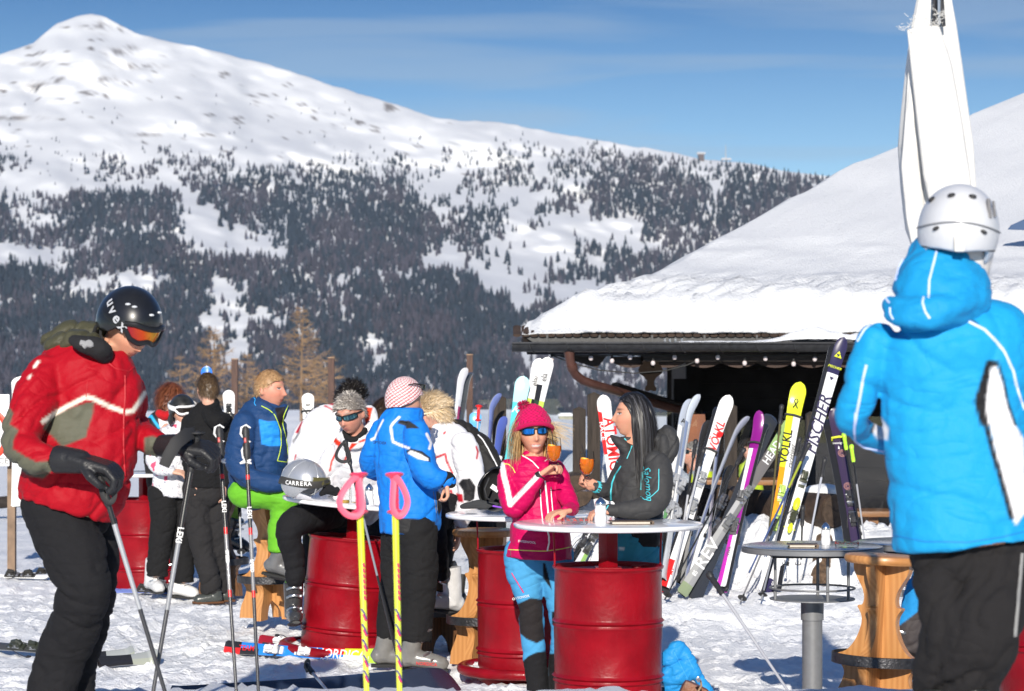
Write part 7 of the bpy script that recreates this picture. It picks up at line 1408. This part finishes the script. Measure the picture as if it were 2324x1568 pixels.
jk = f.cloth('jacket', [{'p': torso, 'flat': .75}, {'p': aL, 'flat': .95}, {'p': aR, 'flat': .95}, {'p': [(812, 1005, 40, -.4), (808, 985, 38, -.42)], 'flat': 1.0, 'caps': (0, 0)}, {'p': [(826, 990, 18, -.36), (842, 965, 18, -.33), (838, 935, 14, -.32)], 'flat': 1.2}], WJ, vox=.0085, amp=1.1, fold=(5, 5, 7), ang=45, paints=(
    (P(QE, (968, 755), (1000, 755), (1088, 830), (1062, 862), (1038, 848)), (.65, .035, .012)), ('line', P(QE, (1072, 850), (1040, 920), (1000, 1000), (985, 1080)), 4.5, (.65, .035, .012)), (P(QE, (1160, 870), (1180, 832), (1238, 835), (1175, 890), (1112, 1025), (1104, 1000)), (.65, .035, .012)), ('line', P(QE, (1250, 822), (1310, 800)), 5, (.65, .035, .012)), ('line', P(QE, (1320, 780), (1370, 785)), 2, (.65, .035, .012)),
    (P(QE, (1298, 512), (1368, 518), (1345, 620), (1310, 668), (1290, 600)), (.68, .05, .015))))
f.cloth('collar_lining', [{'p': [(782, 980, 6, -.48), (792, 996, 8, -.5), (812, 996, 8, -.5), (828, 976, 7, -.46)], 'flat': 1.2}], (.015, .015, .016), vox=.007, amp=.3, m=cl_soft)
f.cloth('trousers', [{'p': lA, 'flat': 1.0}, {'p': lB, 'flat': 1.0}], (.011, .011, .013), m=cl_soft, vox=.009, amp=1.0)
f.body([torso, aL, aR, lA, lB], k=.72, neck=(808, 1000, -.42), vox=.0065, brow=(.3, .25, .22), stubble=.15, jaw=.7, lip=(.42, .15, .12), hands=[dict(c=f.pt(716, 1154, -.36), d_=(.7, -.1, -.6), palm=(.3, .7, -.3), curl=45, k=1.05, thumb=-1), dict(c=f.pt(745, 1156, -.4), d_=(-.8, -.1, -.3), palm=(0, .8, -.3), curl=45, k=1.05)])
f.hair(3200, .036, (.24, .21, .185), [(0, .062), (40, .05), (70, .03), (88, .02), (100, -.02), (180, -.06)], lambda p: (-.8, -.35, .25) if p.y < 0 else (-.2, .4, -1), lift=.36, grav=.25, w=.003, seed=6, jit=.5, wave=.2, var=.45, col2=(.60, .55, .49))
shades(f, mat('green_mirror_lens', (.10, .24, .28), .08, metal=.8, var=.5, vs=25), fblk, h=.018, z=.006, az=(3, 62), fr=.004, rad=(.080, .104))
f.boot(668, 1420, 10, -.72, col=(.035, .035, .037), k=.95, pitch=-8); f.boot(788, 1430, 10, .0, col=(.035, .035, .037))

# ---- dark curly haired person behind, white jacket seen from behind
f = Fig('dark curly haired person in a white and red jacket seen from behind', 745, 1400, 16.35)
torso = [(772, 930, 26, 0), (758, 950, 50, 0), (744, 985, 66, 0), (738, 1030, 72, 0), (736, 1080, 70, 0), (735, 1125, 64, 0)]
aL = [(694, 975, 22, .05), (680, 1015, 22, .02), (672, 1055, 20, .02), (690, 1085, 18, .08)]
lA = [(720, 1130, 34, 0), (718, 1220, 30, 0), (716, 1300, 26, 0), (716, 1385, 22, 0)]; lB = [(756, 1130, 34, .05), (756, 1220, 30, .05), (756, 1300, 26, .05), (756, 1385, 22, .05)]
f.head(798, 908, 80, 160, 10, 0)
jk = f.cloth('jacket', [{'p': torso, 'flat': .7}, {'p': aL, 'flat': .95}, {'p': [(765, 945, 34, 0), (775, 925, 28, 0)], 'flat': .95, 'caps': (0, 0)}], WJ, vox=.010, amp=1.2, fold=(4, 4, 4), ang=70, paints=((P(QE, (672, 745), (742, 620), (738, 650), (705, 745)), (.5, .01, .03)), (P(QE, (700, 745), (728, 685), (722, 745), (655, 840), (650, 810)), (.25, .25, .26)), ('line', P(QE, (940, 500), (1030, 545)), 4, (.5, .01, .03)), (P(QE, (965, 448), (1025, 462), (1025, 500), (950, 480)), (.5, .01, .03)), ('line', P(QE, (680, 940), (668, 985)), 3, (.5, .01, .03))))
f.cloth('trousers', [lA, lB], BLK, m=cl_soft, vox=.012); f.body([torso, aL, lA, lB], k=.72, neck=(772, 940), vox=.009, hands=[dict(c=f.pt(700, 1088, .1), d_=(1, .2, 0), palm=(0, 0, -1))])
f.hair(2200, .06, (.018, .014, .012), [(0, .05), (60, .02), (100, -.03), (180, -.06)], lambda p: (.5, .3, .2), lift=.9, grav=.15, w=.0035, seed=8, jit=.9, wave=.5)
f.boot(716, 1405, 170, 0); f.boot(756, 1405, 170, .05)

# ---- short haired blonde woman in the white jacket
f = Fig('short haired blonde woman in a white jacket with red lines and black elbows', 1030, 1400, 15.65, skin=(.60, .33, .24))
torso = [(1002, 978, 34, 0), (1012, 996, 48, 0), (1026, 1030, 57, 0), (1032, 1075, 56, 0), (1033, 1115, 54, 0), (1032, 1155, 52, 0)]
aN = [(1052, 1010, 31, -.12), (1064, 1055, 32, -.16), (1068, 1100, 31, -.18), (1062, 1140, 26, -.2), (1048, 1175, 19, -.2), (1044, 1192, 15, -.2)]
lA = [(1025, 1150, 36, -.05), (1000, 1170, 34, -.2), (985, 1200, 30, -.3), (990, 1260, 26, -.3), (1000, 1300, 22, -.28)]; lB = [(1035, 1155, 34, .1), (1005, 1180, 32, -.05), (1000, 1220, 28, -.1), (1005, 1290, 22, -.1)]
f.head(984, 938, 84, -92, 14, 0)
jk = f.cloth('jacket', [{'p': torso, 'flat': .75}, {'p': aN, 'flat': .95}, {'p': [(1004, 1000, 32, 0), (998, 978, 27, 0)], 'flat': 1, 'caps': (0, 0)}], WJ, vox=.008, amp=1.2, fold=(5, 5, 7), ang=-40, paints=(
    (P(QG, (1083, 1085), (1120, 1042), (1190, 1038), (1238, 1110), (1225, 1225), (1185, 1250), (1130, 1235), (1125, 1150)), BLK), ('line', P(QG, (880, 852), (965, 818), (980, 890), (1030, 992)), 5, (.5, .01, .025)), ('line', P(QG, (1243, 755), (1258, 800), (1248, 860)), 4, (.5, .01, .025)), (P(QG, (1060, 1168), (1118, 1180), (1128, 1252), (1085, 1250)), (.5, .01, .025)), ('line', P(QG, (1015, 1150), (1030, 1200), (1070, 1225)), 6, (.5, .01, .025)), (P(QG, (942, 632), (968, 612), (972, 632), (950, 650)), (.5, .01, .025))))
f.strip('zip', mat('dark_zip', (.05, .05, .05), .5), jk, P(QG, (1075, 1220), (1062, 1290), (1050, 1340)), 1.6)
f.cloth('trousers', [{'p': lA, 'flat': 1}, {'p': lB, 'flat': 1}], BLK, m=cl_soft, vox=.010)
f.body([torso, aN, lA, lB], k=.72, neck=(1000, 985), fem=True, vox=.0065, brow=(.4, .3, .2), hands=[dict(c=f.pt(1042, 1196, -.2), d_=(-.05, -.1, -1), palm=(-1, .2, 0), thumb=1, curl=14, k=1.0)])
f.hair(3600, .058, (.62, .46, .27), [(0, .05), (45, .04), (70, .01), (85, .0), (100, -.035), (180, -.07)], lambda p: (0, .6, .15) if p.z > .02 else (0, .5, -.8), lift=.55, grav=.3, w=.0028, seed=11, jit=.5, col2=(.75, .62, .44), rad=(.084, .106, .124))
mb = MB(); mb.tube([f.h(.085, .02, .005), f.h(.084, -.04, .010), f.h(.060, -.092, .012)], [.004, .0065, .006], 6); mb.build('glasses_arm', mat('ivory_frame', (.75, .68, .5), .4), f.root, True)
mb = MB(); mb.tube([f.pt(1046, 1224, -.23), f.pt(1054, 1243, -.25)], .0042, 8); mb.build('cigarette', mat('paper_white', (.8, .78, .74), .7), f.root, True)
f.boot(1000, 1392, -70, -.2, col=(.55, .55, .56), col2=(.02, .02, .02), pitch=-10); f.boot(1008, 1385, -70, -.05, col=(.03, .03, .03))

# ---- black jacket with white piping, head hidden behind the blonde woman
f = Fig('person in a black jacket with white sleeve line behind the blonde woman', 1090, 1400, 16.4)
torso = [(1018, 975, 26, .0), (1042, 990, 38, 0), (1070, 1022, 45, 0), (1090, 1060, 46, 0), (1098, 1100, 44, 0), (1102, 1150, 42, 0)]
aN = [(1085, 1010, 28, -.06), (1108, 1050, 28, -.08), (1120, 1085, 26, -.12), (1112, 1115, 22, -.2), (1085, 1125, 18, -.25)]
lA = [(1090, 1150, 32, 0), (1090, 1240, 28, 0), (1090, 1320, 24, 0), (1090, 1390, 20, 0)]; lB = [(1120, 1150, 30, .1), (1120, 1240, 27, .1), (1120, 1320, 23, .1), (1120, 1390, 20, .1)]
f.head(998, 940, 78, -100, 20, 0)
jk = f.cloth('jacket', [{'p': torso, 'flat': .8}, {'p': aN, 'flat': .95}], (.020, .019, .019), vox=.009, amp=1.2, ang=-50)
f.strip('white_piping', mat('white_piping', (.7, .7, .72), .5), jk, P(QG, (1258, 648), (1300, 690), (1345, 765), (1390, 850), (1430, 930)), 3.5)
f.cloth('trousers', [lA, lB], BLK, m=cl_soft, vox=.012); f.body([torso, aN, lA, lB], k=.72, neck=(1012, 975), vox=.009)
f.hair(600, .04, (.06, .045, .035), [(0, .05), (90, .0), (180, -.06)], (0, .3, -1), seed=3); f.boot(1090, 1402, -90, 0); f.boot(1120, 1402, -90, .1)

# ---- brown haired head between the grey haired man and the blue jacket
f = Fig('brown haired person whose head shows just left of the patterned cap', 875, 1380, 17.6, skin=(.55, .30, .21))
torso = [(874, 968, 20, 0), (874, 985, 42, 0), (874, 1030, 50, 0), (874, 1100, 46, 0), (874, 1130, 46, 0)]; lA = [(860, 1130, 30), (860, 1230, 26), (860, 1370, 20)]; lB = [(890, 1130, 30), (890, 1230, 26), (890, 1370, 20)]
f.head(874, 938, 72, 150, 5, 0)
f.cloth('jacket', [torso], (.05, .05, .055), vox=.012); f.cloth('trousers', [lA, lB], BLK, m=cl_soft, vox=.012); f.body([torso, lA, lB], k=.72, neck=(874, 975), vox=.010)
f.hair(1100, .12, (.045, .026, .016), [(0, .05), (60, .02), (90, -.02), (180, -.08)], (0, .1, -1), lift=.2, grav=.8, w=.004, seed=12, jit=.25); f.boot(860, 1384, 0, 0); f.boot(890, 1384, 0, 0)

# ---- red haired woman
f = Fig('red haired woman in a black jacket with bright blue stripes and a red scarf', 372, 1345, 20.9, skin=(.60, .34, .25))
torso = [(390, 936, 14, 0), (380, 946, 28, 0), (368, 968, 38, 0), (365, 1005, 40, 0), (368, 1050, 40, 0), (372, 1110, 36, 0)]; aL = [(338, 965, 16, -.05), (330, 1000, 17, -.1), (342, 1020, 14, -.15), (365, 1000, 11, -.2), (372, 985, 9, -.2)]
lA = [(358, 1110, 22), (358, 1200, 20), (358, 1335, 15)]; lB = [(384, 1110, 22, .1), (384, 1200, 20, .1), (384, 1335, 15, .1)]
f.head(387, 902, 64, 62, 0, 0)
jk = f.cloth('jacket', [{'p': torso, 'flat': .75}, {'p': aL, 'flat': .95}], (.018, .018, .02), vox=.009, paints=((P(QC, (335, 530), (370, 560), (385, 600), (450, 600), (450, 700), (360, 700), (345, 620)), WH), ('line', P(QC, (200, 580), (250, 530), (320, 485)), 3.5, (.03, .42, .80)), ('line', P(QC, (180, 605), (280, 592), (310, 640), (350, 695)), 5.5, (.03, .42, .80))))
f.cloth('scarf', [{'p': [(362, 938, 9, -.08), (374, 944, 10, -.1), (386, 940, 9, -.08)], 'flat': 1.2}], (.42, .01, .015), m=cl_knit, vox=.008)
f.cloth('trousers', [lA, lB], BLK, m=cl_soft, vox=.012); f.body([torso, aL, lA, lB], k=.72, neck=(384, 940), fem=True, vox=.008, hands=[dict(c=f.pt(366, 982, -.2), d_=(.8, 0, .4), palm=(0, 1, 0), curl=30)])
f.hair(1300, .125, (.16, .045, .02), [(0, .06), (50, .04), (75, .0), (100, -.04), (180, -.08)], lambda p: (0, .2, -1), lift=.3, grav=.7, w=.004, seed=14, jit=.3, wave=.2, col2=(.24, .08, .035), rad=(.088, .108, .124)); f.boot(358, 1348, 40, 0); f.boot(384, 1348, 40, .1)

# ---- woman with helmet and patterned white jacket
f = Fig('woman in a black helmet with white goggles and a white patterned jacket with folded arms', 390, 1345, 19.7, skin=(.62, .36, .26))
torso = [(414, 966, 16, 0), (408, 978, 32, 0), (398, 1005, 40, 0), (392, 1045, 40, 0), (389, 1085, 42, 0), (385, 1126, 41, 0)]
aL = [(376, 985, 17, -.06), (356, 1018, 17, -.1), (347, 1045, 16, -.12), (362, 1064, 14, -.18), (388, 1068, 11, -.22)]
lA = [(368, 1120, 32, -.02), (371, 1180, 29, -.02), (362, 1240, 26, 0), (357, 1308, 25, 0)]; lB = [(404, 1120, 29, .06), (410, 1200, 25, .08), (415, 1270, 24, .08), (417, 1322, 24, .08)]
f.head(414, 935, 66, 24, 16, -4)
def pat(co, u, v):
    q = fbm(co[:, 0]*38, co[:, 1]*38, co[:, 2]*38, o=2, seed=5); c = np.repeat(np.array([(.68, .68, .71)]), len(co), 0); c[np.abs(q) < .055] = (.28, .29, .36); c[vnoise(co[:, 0]*26, co[:, 1]*26, co[:, 2]*26, seed=9) > .62] = (.6, .08, .16); return c
f.cloth('jacket', [{'p': torso, 'flat': .78, 'caps': (1, 0)}, {'p': aL, 'flat': .95}, {'p': [(412, 985, 22, 0), (415, 965, 19, 0)], 'flat': 1}], WH, fn=pat, vox=.0075, amp=.7)
f.cloth('trousers', [{'p': lA, 'caps': (1, 0)}, {'p': lB, 'caps': (1, 0)}], (.012, .012, .013), vox=.009, m=cl_soft, amp=.9)
f.body([torso, aL, lA, lB], k=.72, neck=(413, 970), fem=True, vox=.0065, brow=(.2, .13, .08), hands=[dict(c=f.pt(390, 1069, -.22), d_=(1, 0, -.15), palm=(0, .5, -1), curl=30, k=.95, thumb=1)])
hel = f.cap('helmet', mat('helmet_pattern', (.022, .022, .020), .4, var=.7, vs=22, coat=.2), (.098, .120, .124), [(0, .05), (45, .04), (65, .0), (80, -.06), (115, -.07), (180, -.06)], .012, c=(0, .004, .01))
goggles(f, (.112, .132), (-50, 50), [.036, .012, .008, .018, .008, .012, .036], [.055, .068, .07, .07, .07, .068, .055], mat('smoke_lens', (.05, .04, .035), .07, metal=.6), mat('goggle_white', (.78, .78, .79), .35), mat('goggle_white', (.78, .78, .79), .35), fr=.010, c=(0, .004, .008), szf=lambda a: .045)
mb = MB(); mb.ball(f.pt(387, 930+22, -.1), (.022, .05, .045), 12); mb.build('ear_pad', mat('ear_pad', (.03, .03, .032), .7), f.root, True)
f.boot(350, 1346, 30, 0, col=(.62, .62, .62), col2=(.4, .02, .02), k=.92); f.boot(415, 1358, 60, .08, col=(.66, .66, .66), k=.92)

# ---- man in the black fleece
f = Fig('short haired man in a black fleece and dark trousers seen from behind', 478, 1368, 19.4, skin=(.58, .32, .23))
FL = (.010, .010, .011); TG = (.022, .021, .022)
torso = [(476, 918, 18, 0), (473, 930, 38, 0), (471, 958, 50, 0), (470, 1000, 48, 0), (468, 1050, 46, 0), (466, 1106, 48, 0)]
aL = [(432, 955, 19, 0), (426, 1000, 18, -.03), (428, 1045, 16, -.08), (440, 1085, 13, -.05)]; aR = [(510, 955, 19, 0), (517, 1005, 18, 0), (515, 1060, 16, -.05), (510, 1100, 13, -.05)]
lA = [(446, 1105, 32, 0), (450, 1180, 29, 0), (460, 1250, 26, 0), (474, 1300, 24, -.02), (480, 1345, 23, 0)]; lB = [(490, 1105, 30, .06), (492, 1180, 28, .06), (494, 1250, 26, .08), (498, 1300, 24, .1), (499, 1345, 22, .1)]
f.head(471, 884, 72, -152, 4, 0)
f.cloth('fleece', [{'p': torso, 'flat': .72, 'caps': (1, 0)}, {'p': aL}, {'p': aR}, {'p': [(478, 940, 26, -.02), (478, 920, 22, 0)], 'flat': 1}, {'p': [(470, 935, 12, -.12), (490, 955, 20, -.16), (508, 950, 14, -.08)], 'flat': 1.1}], FL, m=cl_soft, vox=.009, amp=.9)
f.cloth('trousers', [{'p': lA, 'caps': (1, 0)}, {'p': lB, 'caps': (1, 0)}, {'p': [(468, 1100, 44), (468, 1125, 42)], 'flat': .7}], TG, m=cl_soft, vox=.009, amp=1.1)
f.body([torso, aL, aR, lA, lB], k=.72, neck=(476, 922), vox=.0075, hands=[dict(c=f.pt(440, 1090, -.05), d_=(0, 0, -1), palm=(1, 0, 0), curl=30), dict(c=f.pt(510, 1102, -.05), d_=(0, 0, -1), palm=(-1, 0, 0), curl=30)])
f.hair(2200, .034, (.085, .052, .028), [(0, .06), (50, .04), (85, .015), (100, -.03), (180, -.065)], lambda p: (0, .2, -1) if p.y > 0 else (0, -.5, .3), lift=.4, grav=.3, w=.003, seed=15, jit=.5, col2=(.15, .095, .05))
shades(f, darklens, fblk, h=.018)
f.boot(474, 1370, -78, -.02, low=True, col=(.05, .055, .05), k=.8, sole=(.12, .05, .02)); f.boot(500, 1366, -80, .1, low=True, col=(.05, .055, .05), k=.8, sole=(.12, .05, .02))

# ---- person sitting behind the man in the fleece, one olive green leg shows
f = Fig('person in olive green trousers seated behind the man in the black fleece', 505, 1320, 20.9)
torso = [(480, 975, 14, 0), (480, 990, 28, 0), (480, 1040, 32, 0), (482, 1100, 32, 0)]; lA = [(488, 1110, 22, -.05), (510, 1118, 21, -.1), (524, 1130, 19, -.12), (526, 1165, 17, -.1), (526, 1200, 17, -.1)]; lB = [(480, 1110, 22, .1), (500, 1120, 20, .1), (508, 1160, 17, .1), (508, 1200, 16, .1)]
f.head(480, 945, 60, 90, 0, 0); f.cloth('jacket', [torso], (.05, .05, .055), vox=.012); f.cloth('trousers', [{'p': lA, 'caps': (1, 0)}, {'p': lB, 'caps': (1, 0)}], (.16, .28, .03), vox=.010); f.body([torso, lA, lB], k=.72, neck=(480, 978), vox=.012)
f.hair(400, .035, (.05, .03, .02), [(0, .06), (90, 0), (180, -.06)], (0, .2, -1), seed=2); f.boot(532, 1246, 60, -.1, col=(.02, .02, .02), col2=(.15, .3, .03), k=.9, pitch=10); f.boot(510, 1246, 60, .1, col=(.02, .02, .02), k=.9)

# ---- grey haired man behind the skis, yellow jacket neighbour
f = Fig('grey haired man with dark glasses sitting behind the leaning skis', 1590, 1180, 24.6, skin=(.58, .30, .22))
torso = [(1588, 1060, 12, 0), (1590, 1068, 26, 0), (1592, 1100, 30, 0), (1592, 1150, 30, 0)]; lA = [(1580, 1150, 18, 0), (1565, 1165, 17, -.3), (1562, 1200, 15, -.35)]; lB = [(1602, 1150, 18, 0), (1590, 1165, 17, -.3), (1588, 1200, 15, -.35)]
f.head(1572, 1030, 54, -78, -12, 0); f.cloth('jacket', [torso], (.30, .32, .34), vox=.011, paints=((P((0, 0, 1), (1585, 1070), (1625, 1070), (1625, 1160), (1598, 1160)), (.50, .62, .02)), (P((0, 0, 1), (1560, 1085), (1572, 1075), (1575, 1110), (1560, 1110)), (.50, .62, .02)))); f.cloth('trousers', [lA, lB], BLK, m=cl_soft, vox=.012)
f.body([torso, lA, lB], k=.72, neck=(1584, 1062), vox=.009); f.hair(1300, .035, (.30, .29, .28), [(0, .06), (60, .04), (90, .0), (180, -.06)], (0, .3, -.3), lift=.5, w=.004, seed=17); shades(f, darklens, fblk)
f.boot(1562, 1235, -40, -.35, low=True); f.boot(1588, 1235, -40, -.35, low=True)
f = Fig('person in a fluorescent yellow jacket behind the yellow tipped ski', 1660, 1180, 25.2, skin=(.58, .32, .24))
torso = [(1700, 1045, 10, 0), (1702, 1055, 24, 0), (1704, 1085, 27, 0), (1704, 1140, 28, 0)]; lA = [(1695, 1140, 16), (1695, 1200, 14)]; lB = [(1712, 1140, 16), (1712, 1200, 14)]
f.head(1702, 1022, 48, -30, 0, 0); f.cloth('jacket', [torso], (.45, .6, .03), vox=.012); f.cloth('trousers', [lA, lB], BLK, m=cl_soft, vox=.012); f.body([torso, lA, lB], k=.72, neck=(1701, 1046), vox=.009); f.hair(700, .04, (.04, .03, .025), [(0, .05), (60, .03), (90, -.01), (180, -.06)], (0, .3, -1), w=.004, seed=18); f.boot(1695, 1215, 0, 0, low=True); f.boot(1712, 1215, 0, 0, low=True)

# ---- person seated behind the orange stool, one leg shows
f = Fig('seated person of whom one blue and grey trouser leg and black boot show', 2150, 1560, 12.5)
torso = [(2200, 1010, 26, .3), (2200, 1035, 52, .3), (2200, 1090, 60, .3), (2196, 1180, 58, .3), (2190, 1260, 56, .3)]; lA = [(2160, 1285, 44, .2), (2125, 1300, 42, .05), (2100, 1335, 40, -.02), (2082, 1390, 38, 0), (2070, 1440, 40, 0), (2058, 1476, 38, 0)]; lB = [(2200, 1290, 42, .2), (2180, 1320, 40, .05), (2170, 1380, 34, 0), (2168, 1470, 34, 0)]
f.head(2200, 960, 96, -10, 0, 0, d=.3); f.cloth('jacket', [{'p': torso, 'flat': .7}], (.03, .2, .45), vox=.013)
f.cloth('trousers', [{'p': lA, 'caps': (1, 0)}, {'p': lB, 'caps': (1, 0)}], (.02, .26, .62), vox=.009, amp=1.1, paints=((P(QL, (360, 1250), (430, 1190), (530, 1115), (620, 1130), (620, 1420), (340, 1420)), (.05, .043, .045), 1),))
f.body([torso, lA, lB], k=.72, neck=(2200, 1015, .3), vox=.011); f.hair(500, .04, (.05, .03, .02), [(0, .05), (90, 0), (180, -.06)], (0, .3, -1), seed=21)
f.boot(2050, 1545, -40, 0, col=(.03, .03, .033), k=1.0); f.boot(2160, 1550, -10, 0, col=(.03, .03, .033))

# ---- helmets, gloves and clothes on the tables and the snow
def pseudo(u, v, Z, hpx, yaw, pitch, roll, name, label, cat):
    f = Fig.__new__(Fig); f.Z = Z; f.s = F/Z; f.root = thing(name, label, cat, W(u, v, Z)); f.head(u, v, hpx, yaw, pitch, roll); return f
f = pseudo(690, 1094, 15.55, 88, 62, 22, 0, 'ski_helmet', 'silver ski helmet with a dark goggle strap standing on the tilted white table', 'helmet')
f.root.location = W(691, 1130, 15.55); sv = mat('helmet_silver_gloss', (.50, .51, .53), .25, metal=.55, coat=.4)
hel = f.cap('shell', sv, (.106, .138, .128), [(0, .03), (40, .02), (60, -.02), (78, -.085), (115, -.09), (150, -.07), (180, -.07)], .014)
mb = MB(); f.ring(mb, (.124, .157), (-200, 15), lambda a: .06-.13*abs(a)/200, .0035, 8, flat=6.5, rz=.18, n=40); st = mb.build('goggle_strap', mat('strap_grey', (.045, .043, .04), .6), f.root, True)
head_text(f, 'CARRERA', .036, -78, .009, mat('ink_(0.8, 0.8, 0.8)', Wt, .4), (.128, .160), parent=None, tilt=.36, rz=.19)
mb = MB(); mb.tube([f.h(-.08, -.10, .055), f.h(-.03, -.135, .06), f.h(.04, -.135, .06), f.h(.085, -.10, .055)], [.022, .028, .028, .022], 12, flat=.6); mb.build('goggles', mat('goggle_olive', (.10, .09, .03), .3, coat=.4), f.root, True)
for a_ in (-150, -110, -70, -30): mb = MB(); mb.tube([f.h(math.sin(R(a_))*.121*math.sqrt(1-(z_/.145)**2), -math.cos(R(a_))*.153*math.sqrt(1-(z_/.145)**2), z_) for z_ in (-.03, .03, .08, .12, .138)], .0035, 6, flat=.6); mb.build('shell_ridge', sv, f.root, True)
for k in range(3): mb = MB(); mb.tube([f.h(.06+.02*k*0, .06+.03*k, .105-.02*k), f.h(.03, .085+.03*k, .10-.022*k)], .004, 6); o = mb.build('vent', mat('vent_dark', (.02, .02, .022), .5), f.root, True)
def softthing(name, label, cat, Z, tubes, col, vox=.006, amp=1.0, m=None, extra=None):
    f = Fig.__new__(Fig); f.Z = Z; f.s = F/Z; p = tubes[0][0]; f.root = thing(name, label, cat, W(p[0], p[1], Z)); o = f.cloth('fabric', [{'p': t, 'flat': .8} for t in tubes], col, vox=vox, amp=amp, m=m or cl_soft, smooth=2, fold=(9, 9, 14)); return f, o
softthing('gloves', 'crumpled black gloves beside the silver helmet on the tilted table', 'gloves', 15.5, [[(728, 1120, 7), (745, 1112, 10), (760, 1116, 9)], [(735, 1108, 5), (744, 1104, 6), (756, 1106, 5)], [(760, 1120, 7), (768, 1114, 6), (764, 1106, 4)]], BLK, amp=.6)
softthing('gloves', 'flat grey and black gloves on the white table behind the pink jacket', 'gloves', 14.3, [[(1048, 1150, 5), (1062, 1147, 7), (1085, 1146, 8), (1105, 1149, 8)], [(1070, 1143, 5), (1090, 1141, 7), (1112, 1146, 7)], [(1105, 1142, 6), (1128, 1146, 7), (1150, 1150, 5)]], (.04, .042, .045), amp=.5)
f = pseudo(1128, 1110, 14.35, 84, -40, -70, 10, 'ski_helmet', 'black ski helmet lying on its side with its padding and white label showing', 'helmet')
f.root.location = W(1128, 1150, 14.35); f.cap('shell', mat('helmet_black', (.010, .010, .011), .32), (.105, .132, .128), [(0, .03), (40, .02), (60, -.02), (78, -.07), (180, -.07)], .014)
f.cap('padding', mat('padding', (.016, .016, .018), .9, bump=.6, bs=120), (.098, .124, .120), [(0, .03), (60, -.01), (180, -.06)], 0)
mb = MB(); a, b2 = f.pt(1116, 1100, -.16), f.pt(1130, 1116, -.16); mb.box(a.lerp(b2, .5)+Vector((0, 0, .0)), (.05, .002, .028), Matrix.Rotation(R(35), 3, 'Y')); mb.build('white_label', mat('label_white', (.75, .75, .74), .6), f.root, True)
mb = MB(); mb.tube([f.pt(1120, 1138, -.12), f.pt(1105, 1130, -.15), f.pt(1100, 1110, -.15), f.pt(1110, 1085, -.12)], .006, 6); mb.build('chin_strap', strapk, f.root, True)
mb = MB(); mb.tube([f.pt(1118, 1148, -.12), f.pt(1140, 1152, -.12), f.pt(1160, 1150, -.1)], .005, 8); mb.build('coloured_rim', mat('violet', (.25, .06, .6), .4), f.root, True)
# blue padded jacket and brown bag beside the nearest barrel
f, jo = softthing('padded_jacket', 'crumpled bright blue padded jacket heaped beside the nearest red barrel', 'jacket', 13.3, [[(1520, 1500, 22), (1530, 1478, 20), (1545, 1468, 15)], [(1515, 1530, 22), (1530, 1535, 32), (1555, 1520, 26), (1565, 1500, 14)], [(1545, 1470, 13), (1562, 1500, 17), (1578, 1530, 14), (1590, 1540, 10)], [(1585, 1540, 10), (1602, 1565, 14), (1618, 1600, 14)], [(1520, 1560, 18), (1560, 1560, 16)]], (.02, .26, .64), vox=.008, amp=1.0, m=cl_down)
f.strip('quilt_seam', mat('seam_blue', (.05, .35, .7), .6), jo, [(1530, 1480), (1545, 1510), (1560, 1540)], 1.5); f.strip('quilt_seam', MATS['seam_blue'], jo, [(1560, 1490), (1575, 1520)], 1.5)
mb = MB(); bg_ = thing('brown_bag', 'brown leather bag under the blue padded jacket', 'bag', W(1580, 1600, 13.1)); mb.box(W(1574, 1572, 13.25), (.15, .10, .10), Matrix.Rotation(R(25), 3, 'Y'), bev=.02); bg_o = mb.build('bag_body', mat('brown_leather', (.17, .06, .025), .5, bump=.3, bs=50, var=.3), bg_, True)
mb = MB(); mb.tube([W(1590, 1545, 13.05), W(1592, 1556, 13.03), W(1575, 1585, 13.0)], .006, 6); mb.build('strap', mat('pale_leather', (.3, .2, .12), .6), bg_, True)
mb = MB(); mb.box(W(1585, 1542, 13.02), (.022, .006, .028), Matrix.Rotation(R(-30), 3, 'Y'), bev=.003); mb.build('buckle', chrome, bg_, True)

# ---------------------------------------------------------------- mountain air
hm = bpy.data.materials.new('haze'); hm.use_nodes = True; n = hm.node_tree.nodes; n.clear()
ho = n.new('ShaderNodeOutputMaterial'); pv = n.new('ShaderNodeVolumePrincipled'); pv.inputs['Color'].default_value = (.62, .78, 1, 1); pv.inputs['Density'].default_value = .00005; pv.inputs['Anisotropy'].default_value = 0
hm.node_tree.links.new(pv.outputs[0], ho.inputs['Volume'])
zs = [v[2] for o in sc.objects if o.name in ('mountain', 'snow_ground') for v in (p.co for p in o.data.vertices)]
m_ = MB(); lo, hi = min(zs)-1, max(zs)+30
m_.box((0, 3500, (lo+hi)/2), (14000, 7200, hi-lo)); tag(m_.build('haze', hm, smooth=False), 'thin blue winter air between the terrace and the mountain', 'haze', kind='stuff')
